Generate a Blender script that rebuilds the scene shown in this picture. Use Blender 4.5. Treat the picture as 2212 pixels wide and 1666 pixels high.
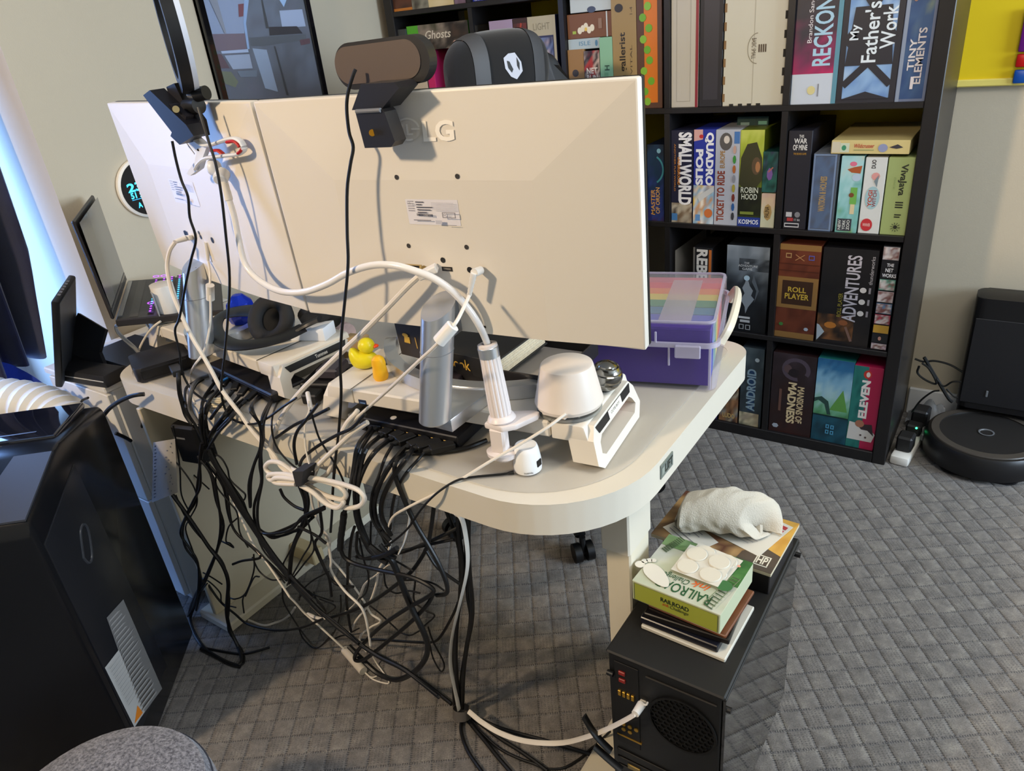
import bpy, bmesh, math, random
from mathutils import Vector as Ve, Matrix as Mx, noise as mnoise
R_ = random.Random(7)
scene = bpy.context.scene
for o in list(bpy.data.objects): bpy.data.objects.remove(o)
COL = scene.collection

# ------------------------------------------------------------------ camera
FPX, PPX, PPY, CAMH = 1574.0, 1106.0, 833.0, 1.388
def _n(v): return v.normalized()
_V = _n(Ve((344, 3112, FPX))); _A = Ve((-2456, -525, FPX)); _A = _n(_A - _A.dot(_V) * _V)
_X = -_A; _Z = -_V; _Y = _Z.cross(_X)
WR = Mx((_X, _Y, _Z))                       # world = WR @ (image right, image down, forward)
CAMP = Ve((0, 0, CAMH))
cam = bpy.data.objects.new('camera', bpy.data.cameras.new('camera'))
cam.data.sensor_fit = 'HORIZONTAL'; cam.data.sensor_width = 36.0
cam.data.lens = FPX / 2212 * 36; cam.data.clip_start = 0.02
_r = WR @ Ve((1, 0, 0)); _u = -(WR @ Ve((0, 1, 0))); _b = -(WR @ Ve((0, 0, 1)))
cam.matrix_world = Mx(((_r.x, _u.x, _b.x, 0), (_r.y, _u.y, _b.y, 0), (_r.z, _u.z, _b.z, CAMH), (0, 0, 0, 1)))
COL.objects.link(cam); scene.camera = cam

# ------------------------------------------------------------------ light
scene.view_settings.view_transform = 'Standard'; scene.view_settings.look = 'None'
scene.view_settings.exposure = 0.45; scene.view_settings.gamma = 1.0
scene.view_settings.use_curve_mapping = False
W = bpy.data.worlds.new('world'); scene.world = W; W.use_nodes = True
W.node_tree.nodes['Background'].inputs[0].default_value = (0.75, 0.85, 1.0, 1)
W.node_tree.nodes['Background'].inputs[1].default_value = 0.6
def area(name, loc, target, sx, sy, power, col, spread=180):
    l = bpy.data.lights.new(name, 'AREA'); l.shape = 'RECTANGLE'; l.size = sx; l.size_y = sy
    l.energy = power; l.color = col; l.spread = math.radians(spread)
    o = bpy.data.objects.new(name, l); o.location = loc
    o.rotation_euler = (Ve(target) - Ve(loc)).to_track_quat('-Z', 'Y').to_euler(); COL.objects.link(o); return o
# warm ceiling lamp behind and to the left of the desk, daylight through the bay window and through the window on the right
def spot(name, loc, target, power, col, size, blend, radius):
    l = bpy.data.lights.new(name, 'SPOT'); l.energy = power; l.color = col; l.spot_size = math.radians(size); l.spot_blend = blend; l.shadow_soft_size = radius
    o = bpy.data.objects.new(name, l); o.location = loc; o.rotation_euler = (Ve(target) - Ve(loc)).to_track_quat('-Z', 'Y').to_euler(); COL.objects.link(o); return o
spot('ceiling_spot_light', (-1.60, -1.15, 2.30), (-0.95, 0.95, 1.15), 150, (1.0, 0.77, 0.51), 100, 1.0, 0.10)
area('added_fill_light', (0.5, 0.9, 2.42), (0.5, 0.9, 0.0), 0.8, 0.8, 14, (1.0, 0.94, 0.87))  # added soft fill from overhead, lifts the carpet, bookcase and desk
area('bay_window_light', (-2.70, 0.05, 1.2), (-1.5, 0.05, 1.2), 1.4, 1.5, 85, (0.22, 0.44, 1.0))
area('right_window_light', (3.2, 1.6, 1.5), (0.0, 1.6, 0.9), 1.4, 1.3, 112, (0.66, 0.82, 1.0))

# ------------------------------------------------------------------ pixel -> place
def ray(u, v): return WR @ Ve((u - PPX, v - PPY, FPX))
def onz(u, v, z): d = ray(u, v); return CAMP + d * ((z - CAMH) / d.z)
def ony(u, v, y): d = ray(u, v); return CAMP + d * (y / d.y)
def onx(u, v, x): d = ray(u, v); return CAMP + d * (x / d.x)
def onp(u, v, p, n): d = ray(u, v); return CAMP + d * ((Ve(p) - CAMP).dot(n) / d.dot(n))

# ------------------------------------------------------------------ materials
def lin(c):
    if isinstance(c, str):
        c = c.lstrip('#'); c = tuple(int(c[i:i + 2], 16) / 255 for i in (0, 2, 4))
    return tuple((x / 12.92 if x <= .04045 else ((x + .055) / 1.055) ** 2.4) for x in c)
MATS = {}
def mat(name, col, rough=.5, metal=0., coat=0., spec=.5, emit=None, estr=1., trans=0., ior=1.45, alpha=1., bump=0., bscale=200., vary=0., vscale=8., sheen=0., aniso=0.):
    if name in MATS: return MATS[name]
    m = bpy.data.materials.new(name); m.use_nodes = True; nt = m.node_tree; b = nt.nodes['Principled BSDF']
    c = lin(col); b.inputs['Base Color'].default_value = (*c, 1)
    b.inputs['Roughness'].default_value = rough; b.inputs['Metallic'].default_value = metal
    b.inputs['Coat Weight'].default_value = coat; b.inputs['Specular IOR Level'].default_value = spec
    b.inputs['Transmission Weight'].default_value = trans; b.inputs['IOR'].default_value = ior
    b.inputs['Alpha'].default_value = alpha; b.inputs['Sheen Weight'].default_value = sheen
    b.inputs['Anisotropic'].default_value = aniso
    if emit:
        b.inputs['Emission Color'].default_value = (*lin(emit), 1); b.inputs['Emission Strength'].default_value = estr
    if bump or vary:
        tc = nt.nodes.new('ShaderNodeTexCoord')
    if bump:
        n = nt.nodes.new('ShaderNodeTexNoise'); n.inputs['Scale'].default_value = bscale; n.inputs['Detail'].default_value = 3
        bp = nt.nodes.new('ShaderNodeBump'); bp.inputs['Strength'].default_value = bump; bp.inputs['Distance'].default_value = .002
        nt.links.new(tc.outputs['Object'], n.inputs['Vector']); nt.links.new(n.outputs['Fac'], bp.inputs['Height'])
        nt.links.new(bp.outputs['Normal'], b.inputs['Normal'])
    if vary:
        n = nt.nodes.new('ShaderNodeTexNoise'); n.inputs['Scale'].default_value = vscale; n.inputs['Detail'].default_value = 4
        mp = nt.nodes.new('ShaderNodeMapRange'); mp.inputs[1].default_value = .3; mp.inputs[2].default_value = .7
        mp.inputs[3].default_value = 1 - vary; mp.inputs[4].default_value = 1 + vary
        hs = nt.nodes.new('ShaderNodeHueSaturation'); hs.inputs['Color'].default_value = (*c, 1)
        nt.links.new(tc.outputs['Object'], n.inputs['Vector']); nt.links.new(n.outputs['Fac'], mp.inputs[0])
        nt.links.new(mp.outputs[0], hs.inputs['Value']); nt.links.new(hs.outputs[0], b.inputs['Base Color'])
    MATS[name] = m; return m
def print_mat(name='printed ink', rough=.4, coat=0., emit=0.):
    if name in MATS: return MATS[name]
    m = bpy.data.materials.new(name); m.use_nodes = True; nt = m.node_tree; b = nt.nodes['Principled BSDF']
    a = nt.nodes.new('ShaderNodeAttribute'); a.attribute_name = 'Col'
    nt.links.new(a.outputs['Color'], b.inputs['Base Color']); b.inputs['Roughness'].default_value = rough
    b.inputs['Coat Weight'].default_value = coat
    if emit:
        nt.links.new(a.outputs['Color'], b.inputs['Emission Color']); b.inputs['Emission Strength'].default_value = emit
    MATS[name] = m; return m
def clear_mat(name, col, rough=.08, fac=.12, mul=.5):
    """thin clear plastic or glass: mostly see-through with a reflective and slightly milky skin"""
    if name in MATS: return MATS[name]
    m = bpy.data.materials.new(name); m.use_nodes = True; nt = m.node_tree; nt.nodes.clear()
    o = nt.nodes.new('ShaderNodeOutputMaterial'); t = nt.nodes.new('ShaderNodeBsdfTransparent'); t.inputs[0].default_value = (*lin(col), 1)
    p = nt.nodes.new('ShaderNodeBsdfPrincipled'); p.inputs['Base Color'].default_value = (*lin(col), 1); p.inputs['Roughness'].default_value = rough
    mx = nt.nodes.new('ShaderNodeMixShader'); fr = nt.nodes.new('ShaderNodeLayerWeight'); fr.inputs['Blend'].default_value = .25
    ma = nt.nodes.new('ShaderNodeMath'); ma.operation = 'MULTIPLY_ADD'; ma.inputs[1].default_value = mul; ma.inputs[2].default_value = fac
    nt.links.new(fr.outputs['Fresnel'], ma.inputs[0]); nt.links.new(ma.outputs[0], mx.inputs[0])
    nt.links.new(t.outputs[0], mx.inputs[1]); nt.links.new(p.outputs[0], mx.inputs[2]); nt.links.new(mx.outputs[0], o.inputs[0])
    MATS[name] = m; return m

# ------------------------------------------------------------------ mesh builder
def wmat(o):
    m = o.matrix_basis.copy()
    while o.parent: o = o.parent; m = o.matrix_basis @ m
    return m
def frame(org, yaw=0., tilt=0., roll=0.):
    return Mx.Translation(Ve(org)) @ Mx.Rotation(math.radians(yaw), 4, 'Z') @ Mx.Rotation(math.radians(tilt), 4, 'X') @ Mx.Rotation(math.radians(roll), 4, 'Y')
def spline(pts, n=6):
    """Catmull-Rom through points"""
    P = [Ve(p) for p in pts]
    if len(P) < 3: return P
    out = []
    for i in range(len(P) - 1):
        p0 = P[i - 1] if i else P[0] * 2 - P[1]; p1 = P[i]; p2 = P[i + 1]; p3 = P[i + 2] if i + 2 < len(P) else P[-1] * 2 - P[-2]
        for k in range(n):
            t = k / n
            out.append(.5 * ((2 * p1) + (p2 - p0) * t + (2 * p0 - 5 * p1 + 4 * p2 - p3) * t * t + (3 * p1 - p0 - 3 * p2 + p3) * t ** 3))
    out.append(P[-1]); return out
class B:
    def __init__(s, M=None): s.v = []; s.f = []; s.M = M or Mx.Identity(4)
    def add(s, vs, fs):
        b = len(s.v); s.v += [s.M @ Ve(v) for v in vs]; s.f += [[i + b for i in f] for f in fs]; return s
    def box(s, lo, hi, bev=0., seg=1, M=None):
        bm = bmesh.new(); bmesh.ops.create_cube(bm, size=1)
        sz = [hi[i] - lo[i] for i in range(3)]; c = [(hi[i] + lo[i]) / 2 for i in range(3)]
        for v in bm.verts: v.co = Ve((v.co.x * sz[0] + c[0], v.co.y * sz[1] + c[1], v.co.z * sz[2] + c[2]))
        bev = min(bev, .49 * min(abs(x) for x in sz))
        if bev > 0: bmesh.ops.bevel(bm, geom=list(bm.edges), offset=bev, segments=seg, affect='EDGES', profile=.5)
        bm.verts.index_update()
        vs = [(M @ v.co) if M else v.co.copy() for v in bm.verts]; fs = [[v.index for v in f.verts] for f in bm.faces]
        bm.free(); return s.add(vs, fs)
    def prism(s, poly, z0, z1, M=None, bev=0.):
        """extrude polygon (x,y) from z0 to z1 (optionally via M to another orientation)"""
        n = len(poly); vs = [Ve((p[0], p[1], z)) for z in (z0, z1) for p in poly]
        if M: vs = [M @ v for v in vs]
        fs = [list(range(n))[::-1], list(range(n, 2 * n))] + [[i, (i + 1) % n, n + (i + 1) % n, n + i] for i in range(n)]
        if bev > 0:
            bm = bmesh.new(); bv = [bm.verts.new(v) for v in vs]
            for f in fs: bm.faces.new([bv[i] for i in f])
            bmesh.ops.bevel(bm, geom=list(bm.edges), offset=bev, segments=2, affect='EDGES', profile=.5, clamp_overlap=True)
            bm.verts.index_update(); vs = [v.co.copy() for v in bm.verts]; fs = [[v.index for v in f.verts] for f in bm.faces]; bm.free()
        return s.add(vs, fs)
    def ring(s, outer, inner, z0, z1, M=None):
        n = len(outer); vs = [Ve((p[0], p[1], z)) for z in (z0, z1) for p in (list(outer) + list(inner))]
        if M: vs = [M @ v for v in vs]
        fs = []
        for i in range(n):
            j = (i + 1) % n
            fs += [[i, n + i, n + j, j], [2 * n + i, 2 * n + j, 3 * n + j, 3 * n + i], [i, j, 2 * n + j, 2 * n + i], [n + i, 3 * n + i, 3 * n + j, n + j]]
        return s.add(vs, fs)
    def lathe(s, prof, seg=32, M=None, sx=1., sy=1., cap=True):
        """prof: (r,z) list"""
        vs = []; fs = []; n = len(prof)
        for k in range(seg):
            a = 2 * math.pi * k / seg
            for r, z in prof: vs.append(Ve((r * math.cos(a) * sx, r * math.sin(a) * sy, z)))
        for k in range(seg):
            k2 = (k + 1) % seg
            for i in range(n - 1): fs.append([k * n + i, k2 * n + i, k2 * n + i + 1, k * n + i + 1])
        if cap:
            if prof[0][0] > 1e-6: fs.append([k * n for k in range(seg)][::-1])
            if prof[-1][0] > 1e-6: fs.append([k * n + n - 1 for k in range(seg)])
        if M: vs = [M @ v for v in vs]
        return s.add(vs, fs)
    def cyl(s, a, b, r, r2=None, seg=16):
        a = Ve(a); b = Ve(b); d = b - a
        M = Mx.Translation(a) @ d.to_track_quat('Z', 'Y').to_matrix().to_4x4()
        return s.lathe([(r, 0), (r if r2 is None else r2, d.length)], seg, M)
    def tube(s, pts, r, seg=8, closed=False, flat=1., up=None, cap=True):
        """sweep a circle (or flattened circle) along pts; r number or list"""
        P = [Ve(p) for p in pts]; n = len(P); vs = []; fs = []
        T = [((P[(i + 1) % n] if closed or i < n - 1 else P[i]) - (P[i - 1] if closed or i else P[i])).normalized() for i in range(n)]
        N = Ve(up) if up else (Ve((0, 0, 1)) if abs(T[0].z) < .9 else Ve((1, 0, 0)))
        for i in range(n):
            N = (N - N.dot(T[i]) * T[i])
            if N.length < 1e-5: N = T[i].orthogonal()
            N.normalize(); Bn = T[i].cross(N); rr = r[i] if isinstance(r, (list, tuple)) else r
            for k in range(seg):
                a = 2 * math.pi * k / seg; vs.append(P[i] + N * (math.cos(a) * rr * flat) + Bn * (math.sin(a) * rr))
        for i in range(n if closed else n - 1):
            j = (i + 1) % n
            for k in range(seg): k2 = (k + 1) % seg; fs.append([i * seg + k, i * seg + k2, j * seg + k2, j * seg + k])
        if not closed and cap: fs += [list(range(seg))[::-1], [(n - 1) * seg + k for k in range(seg)]]
        return s.add(vs, fs)
    def grid(s, fn, nu, nv, cu=False, cv=False):
        vs = [fn(i / (nu if cu else nu - 1), j / (nv if cv else nv - 1)) for i in range(nu) for j in range(nv)]; fs = []
        for i in range(nu if cu else nu - 1):
            for j in range(nv if cv else nv - 1):
                a, b = (i + 1) % nu, (j + 1) % nv; fs.append([i * nv + j, a * nv + j, a * nv + b, i * nv + b])
        return s.add(vs, fs)
    def build(s, name, m, parent=None, smooth=True, org=None, fix=True):
        me = bpy.data.meshes.new(name); o = bpy.data.objects.new(name, me); COL.objects.link(o)
        if parent: o.parent = parent; I = wmat(parent).inverted()
        else:
            if org is None:
                zs = min(v.z for v in s.v); org = (sum(v.x for v in s.v) / len(s.v), sum(v.y for v in s.v) / len(s.v), zs)
            o.location = org; I = Mx.Translation(Ve(org)).inverted()
        me.from_pydata([tuple(I @ v) for v in s.v], [], s.f); me.update()
        if fix:
            bm = bmesh.new(); bm.from_mesh(me); bmesh.ops.recalc_face_normals(bm, faces=bm.faces); bm.to_mesh(me); bm.free()
        if m: me.materials.append(m)
        if smooth and len(me.polygons):
            me.polygons.foreach_set('use_smooth', [True] * len(me.polygons))
            try: me.set_sharp_from_angle(angle=math.radians(32))
            except Exception: pass
        return o
def tag(o, label, cat, group=None):
    o['label'] = label; o['category'] = cat
    if group: o['group'] = group
    return o
def struct(o): o['kind'] = 'structure'; return o
def thing(name, label, cat, loc, group=None, yaw=0.):
    o = bpy.data.objects.new(name, None); COL.objects.link(o); o.location = loc; o.rotation_euler = (0, 0, math.radians(yaw)); o.empty_display_size = .02
    return tag(o, label, cat, group)

# ------------------------------------------------------------------ printing on flat faces
_tc = {}
def text_geo(t, bold=0.):
    k = (t, bold)
    if k in _tc: return _tc[k]
    c = bpy.data.curves.new('tmp', 'FONT'); c.body = t; c.offset = bold; c.resolution_u = 3
    o = bpy.data.objects.new('tmp', c); me = o.to_mesh()
    vs = [(v.co.x, v.co.y) for v in me.vertices]; fs = [list(p.vertices) for p in me.polygons]
    o.to_mesh_clear(); bpy.data.objects.remove(o); bpy.data.curves.remove(c); _tc[k] = (vs, fs); return vs, fs
class Print:
    """flat print on the face  org + s*U + t*V  (unit face 0..1 x 0..1)"""
    def __init__(s, org, U, V):
        s.o = Ve(org); s.U = Ve(U); s.V = Ve(V); s.N = s.U.cross(s.V).normalized(); s.k = 0; s.vs = []; s.fs = []; s.cs = []; s.st = .00018
    def px(s, u, v):
        p = onp(u, v, s.o, s.N) - s.o; return p.dot(s.U) / s.U.length_squared, p.dot(s.V) / s.V.length_squared
    def _add(s, pts, fs, cols):
        s.k += 1; b = len(s.vs); h = s.N * (s.st * s.k + .0002)
        s.vs += [s.o + s.U * p[0] + s.V * p[1] + h for p in pts]; s.fs += [[i + b for i in f] for f in fs]; s.cs += cols; return s
    def poly(s, pts, col): c = lin(col); return s._add(pts, [list(range(len(pts)))], [c] * len(pts))
    def rect(s, a, b, c, d, col): return s.poly([(a, b), (c, b), (c, d), (a, d)], col)
    def disc(s, x, y, rx, ry, col, n=18): return s.poly([(x + rx * math.cos(2 * math.pi * i / n), y + ry * math.sin(2 * math.pi * i / n)) for i in range(n)], col)
    def annulus(s, x, y, rx, ry, w, col, n=24, a0=0., a1=360.):
        c = lin(col); pts = []; m = n + 1
        for k in (1, 1 - w):
            for i in range(m):
                a = math.radians(a0 + (a1 - a0) * i / n); pts.append((x + k * rx * math.cos(a), y + k * ry * math.sin(a)))
        return s._add(pts, [[i, i + 1, m + i + 1, m + i] for i in range(n)], [c] * len(pts))
    def frame(s, a, b, c, d, w, h, col):
        s.rect(a, b, c, b + h, col); s.rect(a, d - h, c, d, col); s.rect(a, b + h, a + w, d - h, col); return s.rect(c - w, b + h, c, d - h, col)
    def line(s, x0, y0, x1, y1, w, col):
        asp = s.V.length / s.U.length; dx, dy = x1 - x0, (y1 - y0) * asp; L = math.hypot(dx, dy) or 1; nx, ny = -dy / L * w / 2, dx / L * w / 2 / asp
        return s.poly([(x0 - nx, y0 - ny), (x1 - nx, y1 - ny), (x1 + nx, y1 + ny), (x0 + nx, y0 + ny)], col)
    def text(s, t, a, b, c, d, col, rot=0, bold=0., shear=0.):
        vs, fs = text_geo(t, bold)
        if not vs: return s
        vs = [(x + shear * y, y) for x, y in vs]
        x0 = min(v[0] for v in vs); x1 = max(v[0] for v in vs); y0 = min(v[1] for v in vs); y1 = max(v[1] for v in vs)
        q = []
        for x, y in vs:
            x = (x - x0) / max(x1 - x0, 1e-6); y = (y - y0) / max(y1 - y0, 1e-6)
            if rot == 90: x, y = 1 - y, x
            elif rot == -90: x, y = y, 1 - x
            elif rot == 180: x, y = 1 - x, 1 - y
            q.append((a + x * (c - a), b + y * (d - b)))
        cc = lin(col); return s._add(q, fs, [cc] * len(q))
    def art(s, a, b, c, d, pal, seed=1, nx=8, ny=14, grad=.0, sc=2.2):
        """painted picture: smooth blobs of the palette; grad 0..1 orders the palette bottom to top"""
        P = [lin(p) for p in pal]; asp = s.V.length * (d - b) / max(s.U.length * (c - a), 1e-6); pts = []; cols = []
        for j in range(ny + 1):
            for i in range(nx + 1):
                x, y = i / nx, j / ny; pts.append((a + x * (c - a), b + y * (d - b)))
                q = mnoise.noise(Ve((x * sc + seed * 7.3, y * sc * asp + seed * 3.1, seed))) * .9 + .5
                q2 = mnoise.noise(Ve((x * sc * 3 + seed, y * sc * asp * 3, seed + 9))) * .35
                k = min(max((1 - grad) * q + grad * y + q2 * (1 - .5 * grad), 0), .999) * (len(P) - 1); i0 = int(k); f = k - i0; f = f * f * (3 - 2 * f)
                cols.append(tuple(P[i0][z] * (1 - f) + P[min(i0 + 1, len(P) - 1)][z] * f for z in range(3)))
        m = nx + 1
        return s._add(pts, [[j * m + i, j * m + i + 1, (j + 1) * m + i + 1, (j + 1) * m + i] for j in range(ny) for i in range(nx)], cols)
    def build(s, name, parent, m=None):
        if not s.vs: return None
        me = bpy.data.meshes.new(name); o = bpy.data.objects.new(name, me); COL.objects.link(o); o.parent = parent; I = wmat(parent).inverted()
        me.from_pydata([tuple(I @ v) for v in s.vs], [], s.fs)
        at = me.color_attributes.new('Col', 'FLOAT_COLOR', 'POINT')
        at.data.foreach_set('color', [x for c in s.cs for x in (*c, 1.)])
        me.materials.append(m or print_mat()); me.update(); return o
# ================================================================== the room
ZD = .725                                   # desk top height
WX, WY, BAYX, BAYY = -2.06, 2.607, -2.75, .912
def carpet():
    m = bpy.data.materials.new('woven basket carpet'); m.use_nodes = True; nt = m.node_tree; N = nt.nodes; L = nt.links; b = N['Principled BSDF']
    b.inputs['Roughness'].default_value = .95; b.inputs['Specular IOR Level'].default_value = .15; b.inputs['Sheen Weight'].default_value = .25
    tc = N.new('ShaderNodeTexCoord'); mp = N.new('ShaderNodeMapping'); mp.inputs['Rotation'].default_value = (0, 0, math.radians(-35)); mp.inputs['Scale'].default_value = (23, 23, 23)
    L.new(tc.outputs['Object'], mp.inputs[0])
    nz = N.new('ShaderNodeTexNoise'); nz.inputs['Scale'].default_value = 1.6; nz.inputs['Detail'].default_value = 2
    L.new(mp.outputs[0], nz.inputs['Vector'])
    mixv = N.new('ShaderNodeMix'); mixv.data_type = 'VECTOR'; mixv.inputs['Factor'].default_value = .07
    L.new(mp.outputs[0], mixv.inputs[4]); L.new(nz.outputs['Color'], mixv.inputs[5])
    sp = N.new('ShaderNodeSeparateXYZ'); L.new(mixv.outputs[1], sp.inputs[0])
    def ma(op, a, bb=None, cc=None):
        n = N.new('ShaderNodeMath'); n.operation = op
        for i, x in enumerate((a, bb, cc)):
            if x is None: continue
            if isinstance(x, (int, float)): n.inputs[i].default_value = x
            else: L.new(x, n.inputs[i])
        return n.outputs[0]
    u, v = sp.outputs[0], sp.outputs[1]
    fu, fv = ma('FRACT', u), ma('FRACT', v)
    chk = ma('MODULO', ma('ADD', ma('FLOOR', u), ma('FLOOR', v)), 2.0); chk = ma('ABSOLUTE', chk)
    du, dv = ma('ABSOLUTE', ma('SUBTRACT', fu, .5)), ma('ABSOLUTE', ma('SUBTRACT', fv, .5))
    lu, lv = ma('GREATER_THAN', du, .44), ma('GREATER_THAN', dv, .44)
    du8 = ma('GREATER_THAN', ma('FRACT', ma('MULTIPLY', u, 9)), .45); dv8 = ma('GREATER_THAN', ma('FRACT', ma('MULTIPLY', v, 9)), .45)
    lines = ma('MAXIMUM', ma('MULTIPLY', lu, dv8), ma('MULTIPLY', lv, du8))
    hat = ma('MULTIPLY', ma('MULTIPLY', ma('GREATER_THAN', ma('FRACT', ma('MULTIPLY', u, 6)), .55), dv8), chk)
    n2 = N.new('ShaderNodeTexNoise'); n2.inputs['Scale'].default_value = 5; n2.inputs['Detail'].default_value = 3; L.new(mp.outputs[0], n2.inputs['Vector'])
    dash = ma('MULTIPLY', ma('MAXIMUM', lines, ma('MULTIPLY', hat, .55)), ma('GREATER_THAN', n2.outputs['Fac'], .42))
    cr = N.new('ShaderNodeValToRGB'); cr.color_ramp.elements[0].position = .32; cr.color_ramp.elements[1].position = .68
    cr.color_ramp.elements[0].color = (*lin('#645f5b'), 1); cr.color_ramp.elements[1].color = (*lin('#8e8880'), 1)
    e = cr.color_ramp.elements.new(.5); e.color = (*lin('#78726d'), 1)
    n3 = N.new('ShaderNodeTexNoise'); n3.inputs['Scale'].default_value = 1.1; n3.inputs['Detail'].default_value = 5; n3.inputs['Roughness'].default_value = .7; L.new(mp.outputs[0], n3.inputs['Vector'])
    L.new(n3.outputs['Fac'], cr.inputs[0])
    n4 = N.new('ShaderNodeTexNoise'); n4.inputs['Scale'].default_value = 16; n4.inputs['Detail'].default_value = 4; n4.inputs['Roughness'].default_value = .75; L.new(mp.outputs[0], n4.inputs['Vector'])
    hs = N.new('ShaderNodeHueSaturation'); L.new(cr.outputs[0], hs.inputs['Color']); L.new(ma('MULTIPLY_ADD', n4.outputs['Fac'], 2.0, 0.0), hs.inputs['Value'])
    mc = N.new('ShaderNodeMix'); mc.data_type = 'RGBA'; L.new(ma('MULTIPLY', dash, .72), mc.inputs['Factor']); L.new(hs.outputs[0], mc.inputs[6]); mc.inputs[7].default_value = (*lin('#2b2b31'), 1)
    L.new(mc.outputs[2], b.inputs['Base Color'])
    hgt = ma('SUBTRACT', ma('MULTIPLY', n4.outputs['Fac'], .5), ma('MULTIPLY', dash, .8))
    # pillow shape of each weave cell
    pil = ma('SUBTRACT', 1.0, ma('MAXIMUM', ma('POWER', ma('MULTIPLY', du, 2), 4), ma('POWER', ma('MULTIPLY', dv, 2), 4)))
    bp = N.new('ShaderNodeBump'); bp.inputs['Strength'].default_value = .85; bp.inputs['Distance'].default_value = .006
    L.new(ma('ADD', hgt, pil), bp.inputs['Height']); L.new(bp.outputs[0], b.inputs['Normal']); return m
def wall_mat(name, col):
    return mat(name, col, rough=.75, spec=.3, bump=.12, bscale=260, vary=.03, vscale=1.3)
M_WALL = wall_mat('warm grey wall paint', '#c3b8a3'); M_CEIL = mat('white ceiling paint', '#e4e0d8', .8); M_TRIM = mat('white gloss trim', '#e6e6e6', .4)
o = struct(B().box((-2.9, -2.0, -.06), (3.4, 2.76, 0)).build('floor', carpet(), org=(0, 0, 0)))
struct(B().box((-2.9, -2.0, 2.45), (3.4, 2.76, 2.5)).build('ceiling', M_CEIL))
struct(B().box((BAYX, BAYY, 0), (WX, WY + .15, 2.45)).build('wall_left', M_WALL))
struct(B().box((WX, WY, 0), (3.3, WY + .15, 2.45)).build('wall_back', M_WALL))
b = B().box((-2.9, -2.0, 0), (BAYX, -.75, 2.45)).box((-2.9, .80, 0), (BAYX, BAYY + .1, 2.45)).box((-2.9, -.75, 0), (BAYX, .80, .42)).box((-2.9, -.75, 2.1), (BAYX, .80, 2.45))
struct(b.build('wall_window', M_WALL))
struct(B().box((-2.9, -2.06, 0), (3.4, -1.9, 2.45)).build('wall_front', M_WALL))
b = B().box((3.3, -2.0, 0), (3.42, .8, 2.45)).box((3.3, 2.4, 0), (3.42, 2.76, 2.45)).box((3.3, .8, 0), (3.42, 2.4, .8)).box((3.3, .8, 2.2), (3.42, 2.4, 2.45))
struct(b.build('wall_right', M_WALL))
M_GLASS = clear_mat('window glass', '#eef4ff', .03, .04)
def window(name, x, y0, y1, z0, z1):
    b = B(); w = .05
    for lo, hi in (((x - .03, y0, z0), (x + .03, y1, z0 + w)), ((x - .03, y0, z1 - w), (x + .03, y1, z1)), ((x - .03, y0, z0), (x + .03, y0 + w, z1)), ((x - .03, y1 - w, z0), (x + .03, y1, z1)), ((x - .025, (y0 + y1) / 2 - .02, z0), (x + .025, (y0 + y1) / 2 + .02, z1))): b.box(lo, hi, .004)
    o = struct(b.build(name, M_TRIM))
    for a, c in ((y0 + w, (y0 + y1) / 2 - .02), ((y0 + y1) / 2 + .02, y1 - w)):
        B().box((x - .003, a, z0 + w), (x + .003, c, z1 - w)).build('pane', M_GLASS, o)
    return o
window('window_1', -2.80, -.75, .80, .42, 2.1)
window('window_2', 3.36, .8, 2.4, .8, 2.2)
bb = B().box((WX, BAYY, 0), (WX + .014, WY, .10), .003); struct(bb.build('baseboard_left', M_TRIM))
bb = B().box((-.2, WY - .014, 0), (3.3, WY, .10), .003); struct(bb.build('baseboard_back', M_TRIM))
bb = B().box((BAYX, BAYY - .014, 0), (WX, BAYY, .10), .003); struct(bb.build('baseboard_bay', M_TRIM))

# yellow panel with coloured blocks on the back wall, partly behind the shelf
t = thing('wall_panel', 'large plain yellow panel with coloured blocks on the wall behind the bookcase', 'wall art', (.6, WY - .02, .99))
zb = ony(2075, 188, WY - .01).z
b = B().box((-1.95, WY - .014, zb), (1.4, WY - .001, 2.1), .002); b.build('board', mat('bright yellow board', '#f4d417', .55), t)
B().box((-1.95, WY - .022, zb), (1.4, WY - .001, zb + .02), .003).build('rim_highlight', mat('painted rim highlight', '#f5e27a', .4), t)  # paler strip, the glow along the lower edge put in as colour
B().box((-1.9, WY - .006, .90), (-.25, WY - .001, zb), .001).build('backing_sheet', MATS['bright yellow board'], t)
pr = Print((-1.95, WY - .0145, zb), (3.35, 0, 0), (0, 0, 2.1 - zb))
def pq(u, v): return pr.px(u, v)
def blk(u, v0, v1, col, nm):
    a = ony(u, v1, WY - .03); c = ony(u, v0, WY - .03)
    B().box((a.x, WY - .03, a.z), (a.x + .16, WY - .013, c.z), .004, 2).build(nm, mat('painted block ' + col, col, .35), t)
blk(2186, 152, 181, '#1256b8', 'block'); blk(2192, 118, 146, '#d5131b', 'block'); blk(2198, 20, 113, '#7a1f93', 'block')

# ================================================================== the bookcase
YF = 2.2169; BX1, BX0 = -.2055, -2.0255; BZ = [.038 + .352 * k for k in range(6)]
CX = []
x = BX1 - .038
for k in range(5): CX.append((x - .335, x)); x -= .335 + .0175
CX = CX[::-1]                                # cell x ranges, from the wall side to the free side
M_SHELF = mat('black-brown shelf laminate', '#1d1b1c', .38, spec=.5, vary=.08, vscale=30)
bk = thing('bookcase', 'tall black cube bookcase filled with board games against the wall', 'bookcase', ((BX0 + BX1) / 2, YF + .19, 0))
YB = WY - .003
B().box((BX1 - .038, YF, 0), (BX1, YB, 1.836), .002).build('side_panel', M_SHELF, bk)
B().box((BX0, YF, 0), (BX0 + .038, YB, 1.836), .002).build('side_panel', M_SHELF, bk)
B().box((BX0 + .038, YF, 0), (BX1 - .038, YB, .038), .002).build('bottom_panel', M_SHELF, bk)
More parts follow.
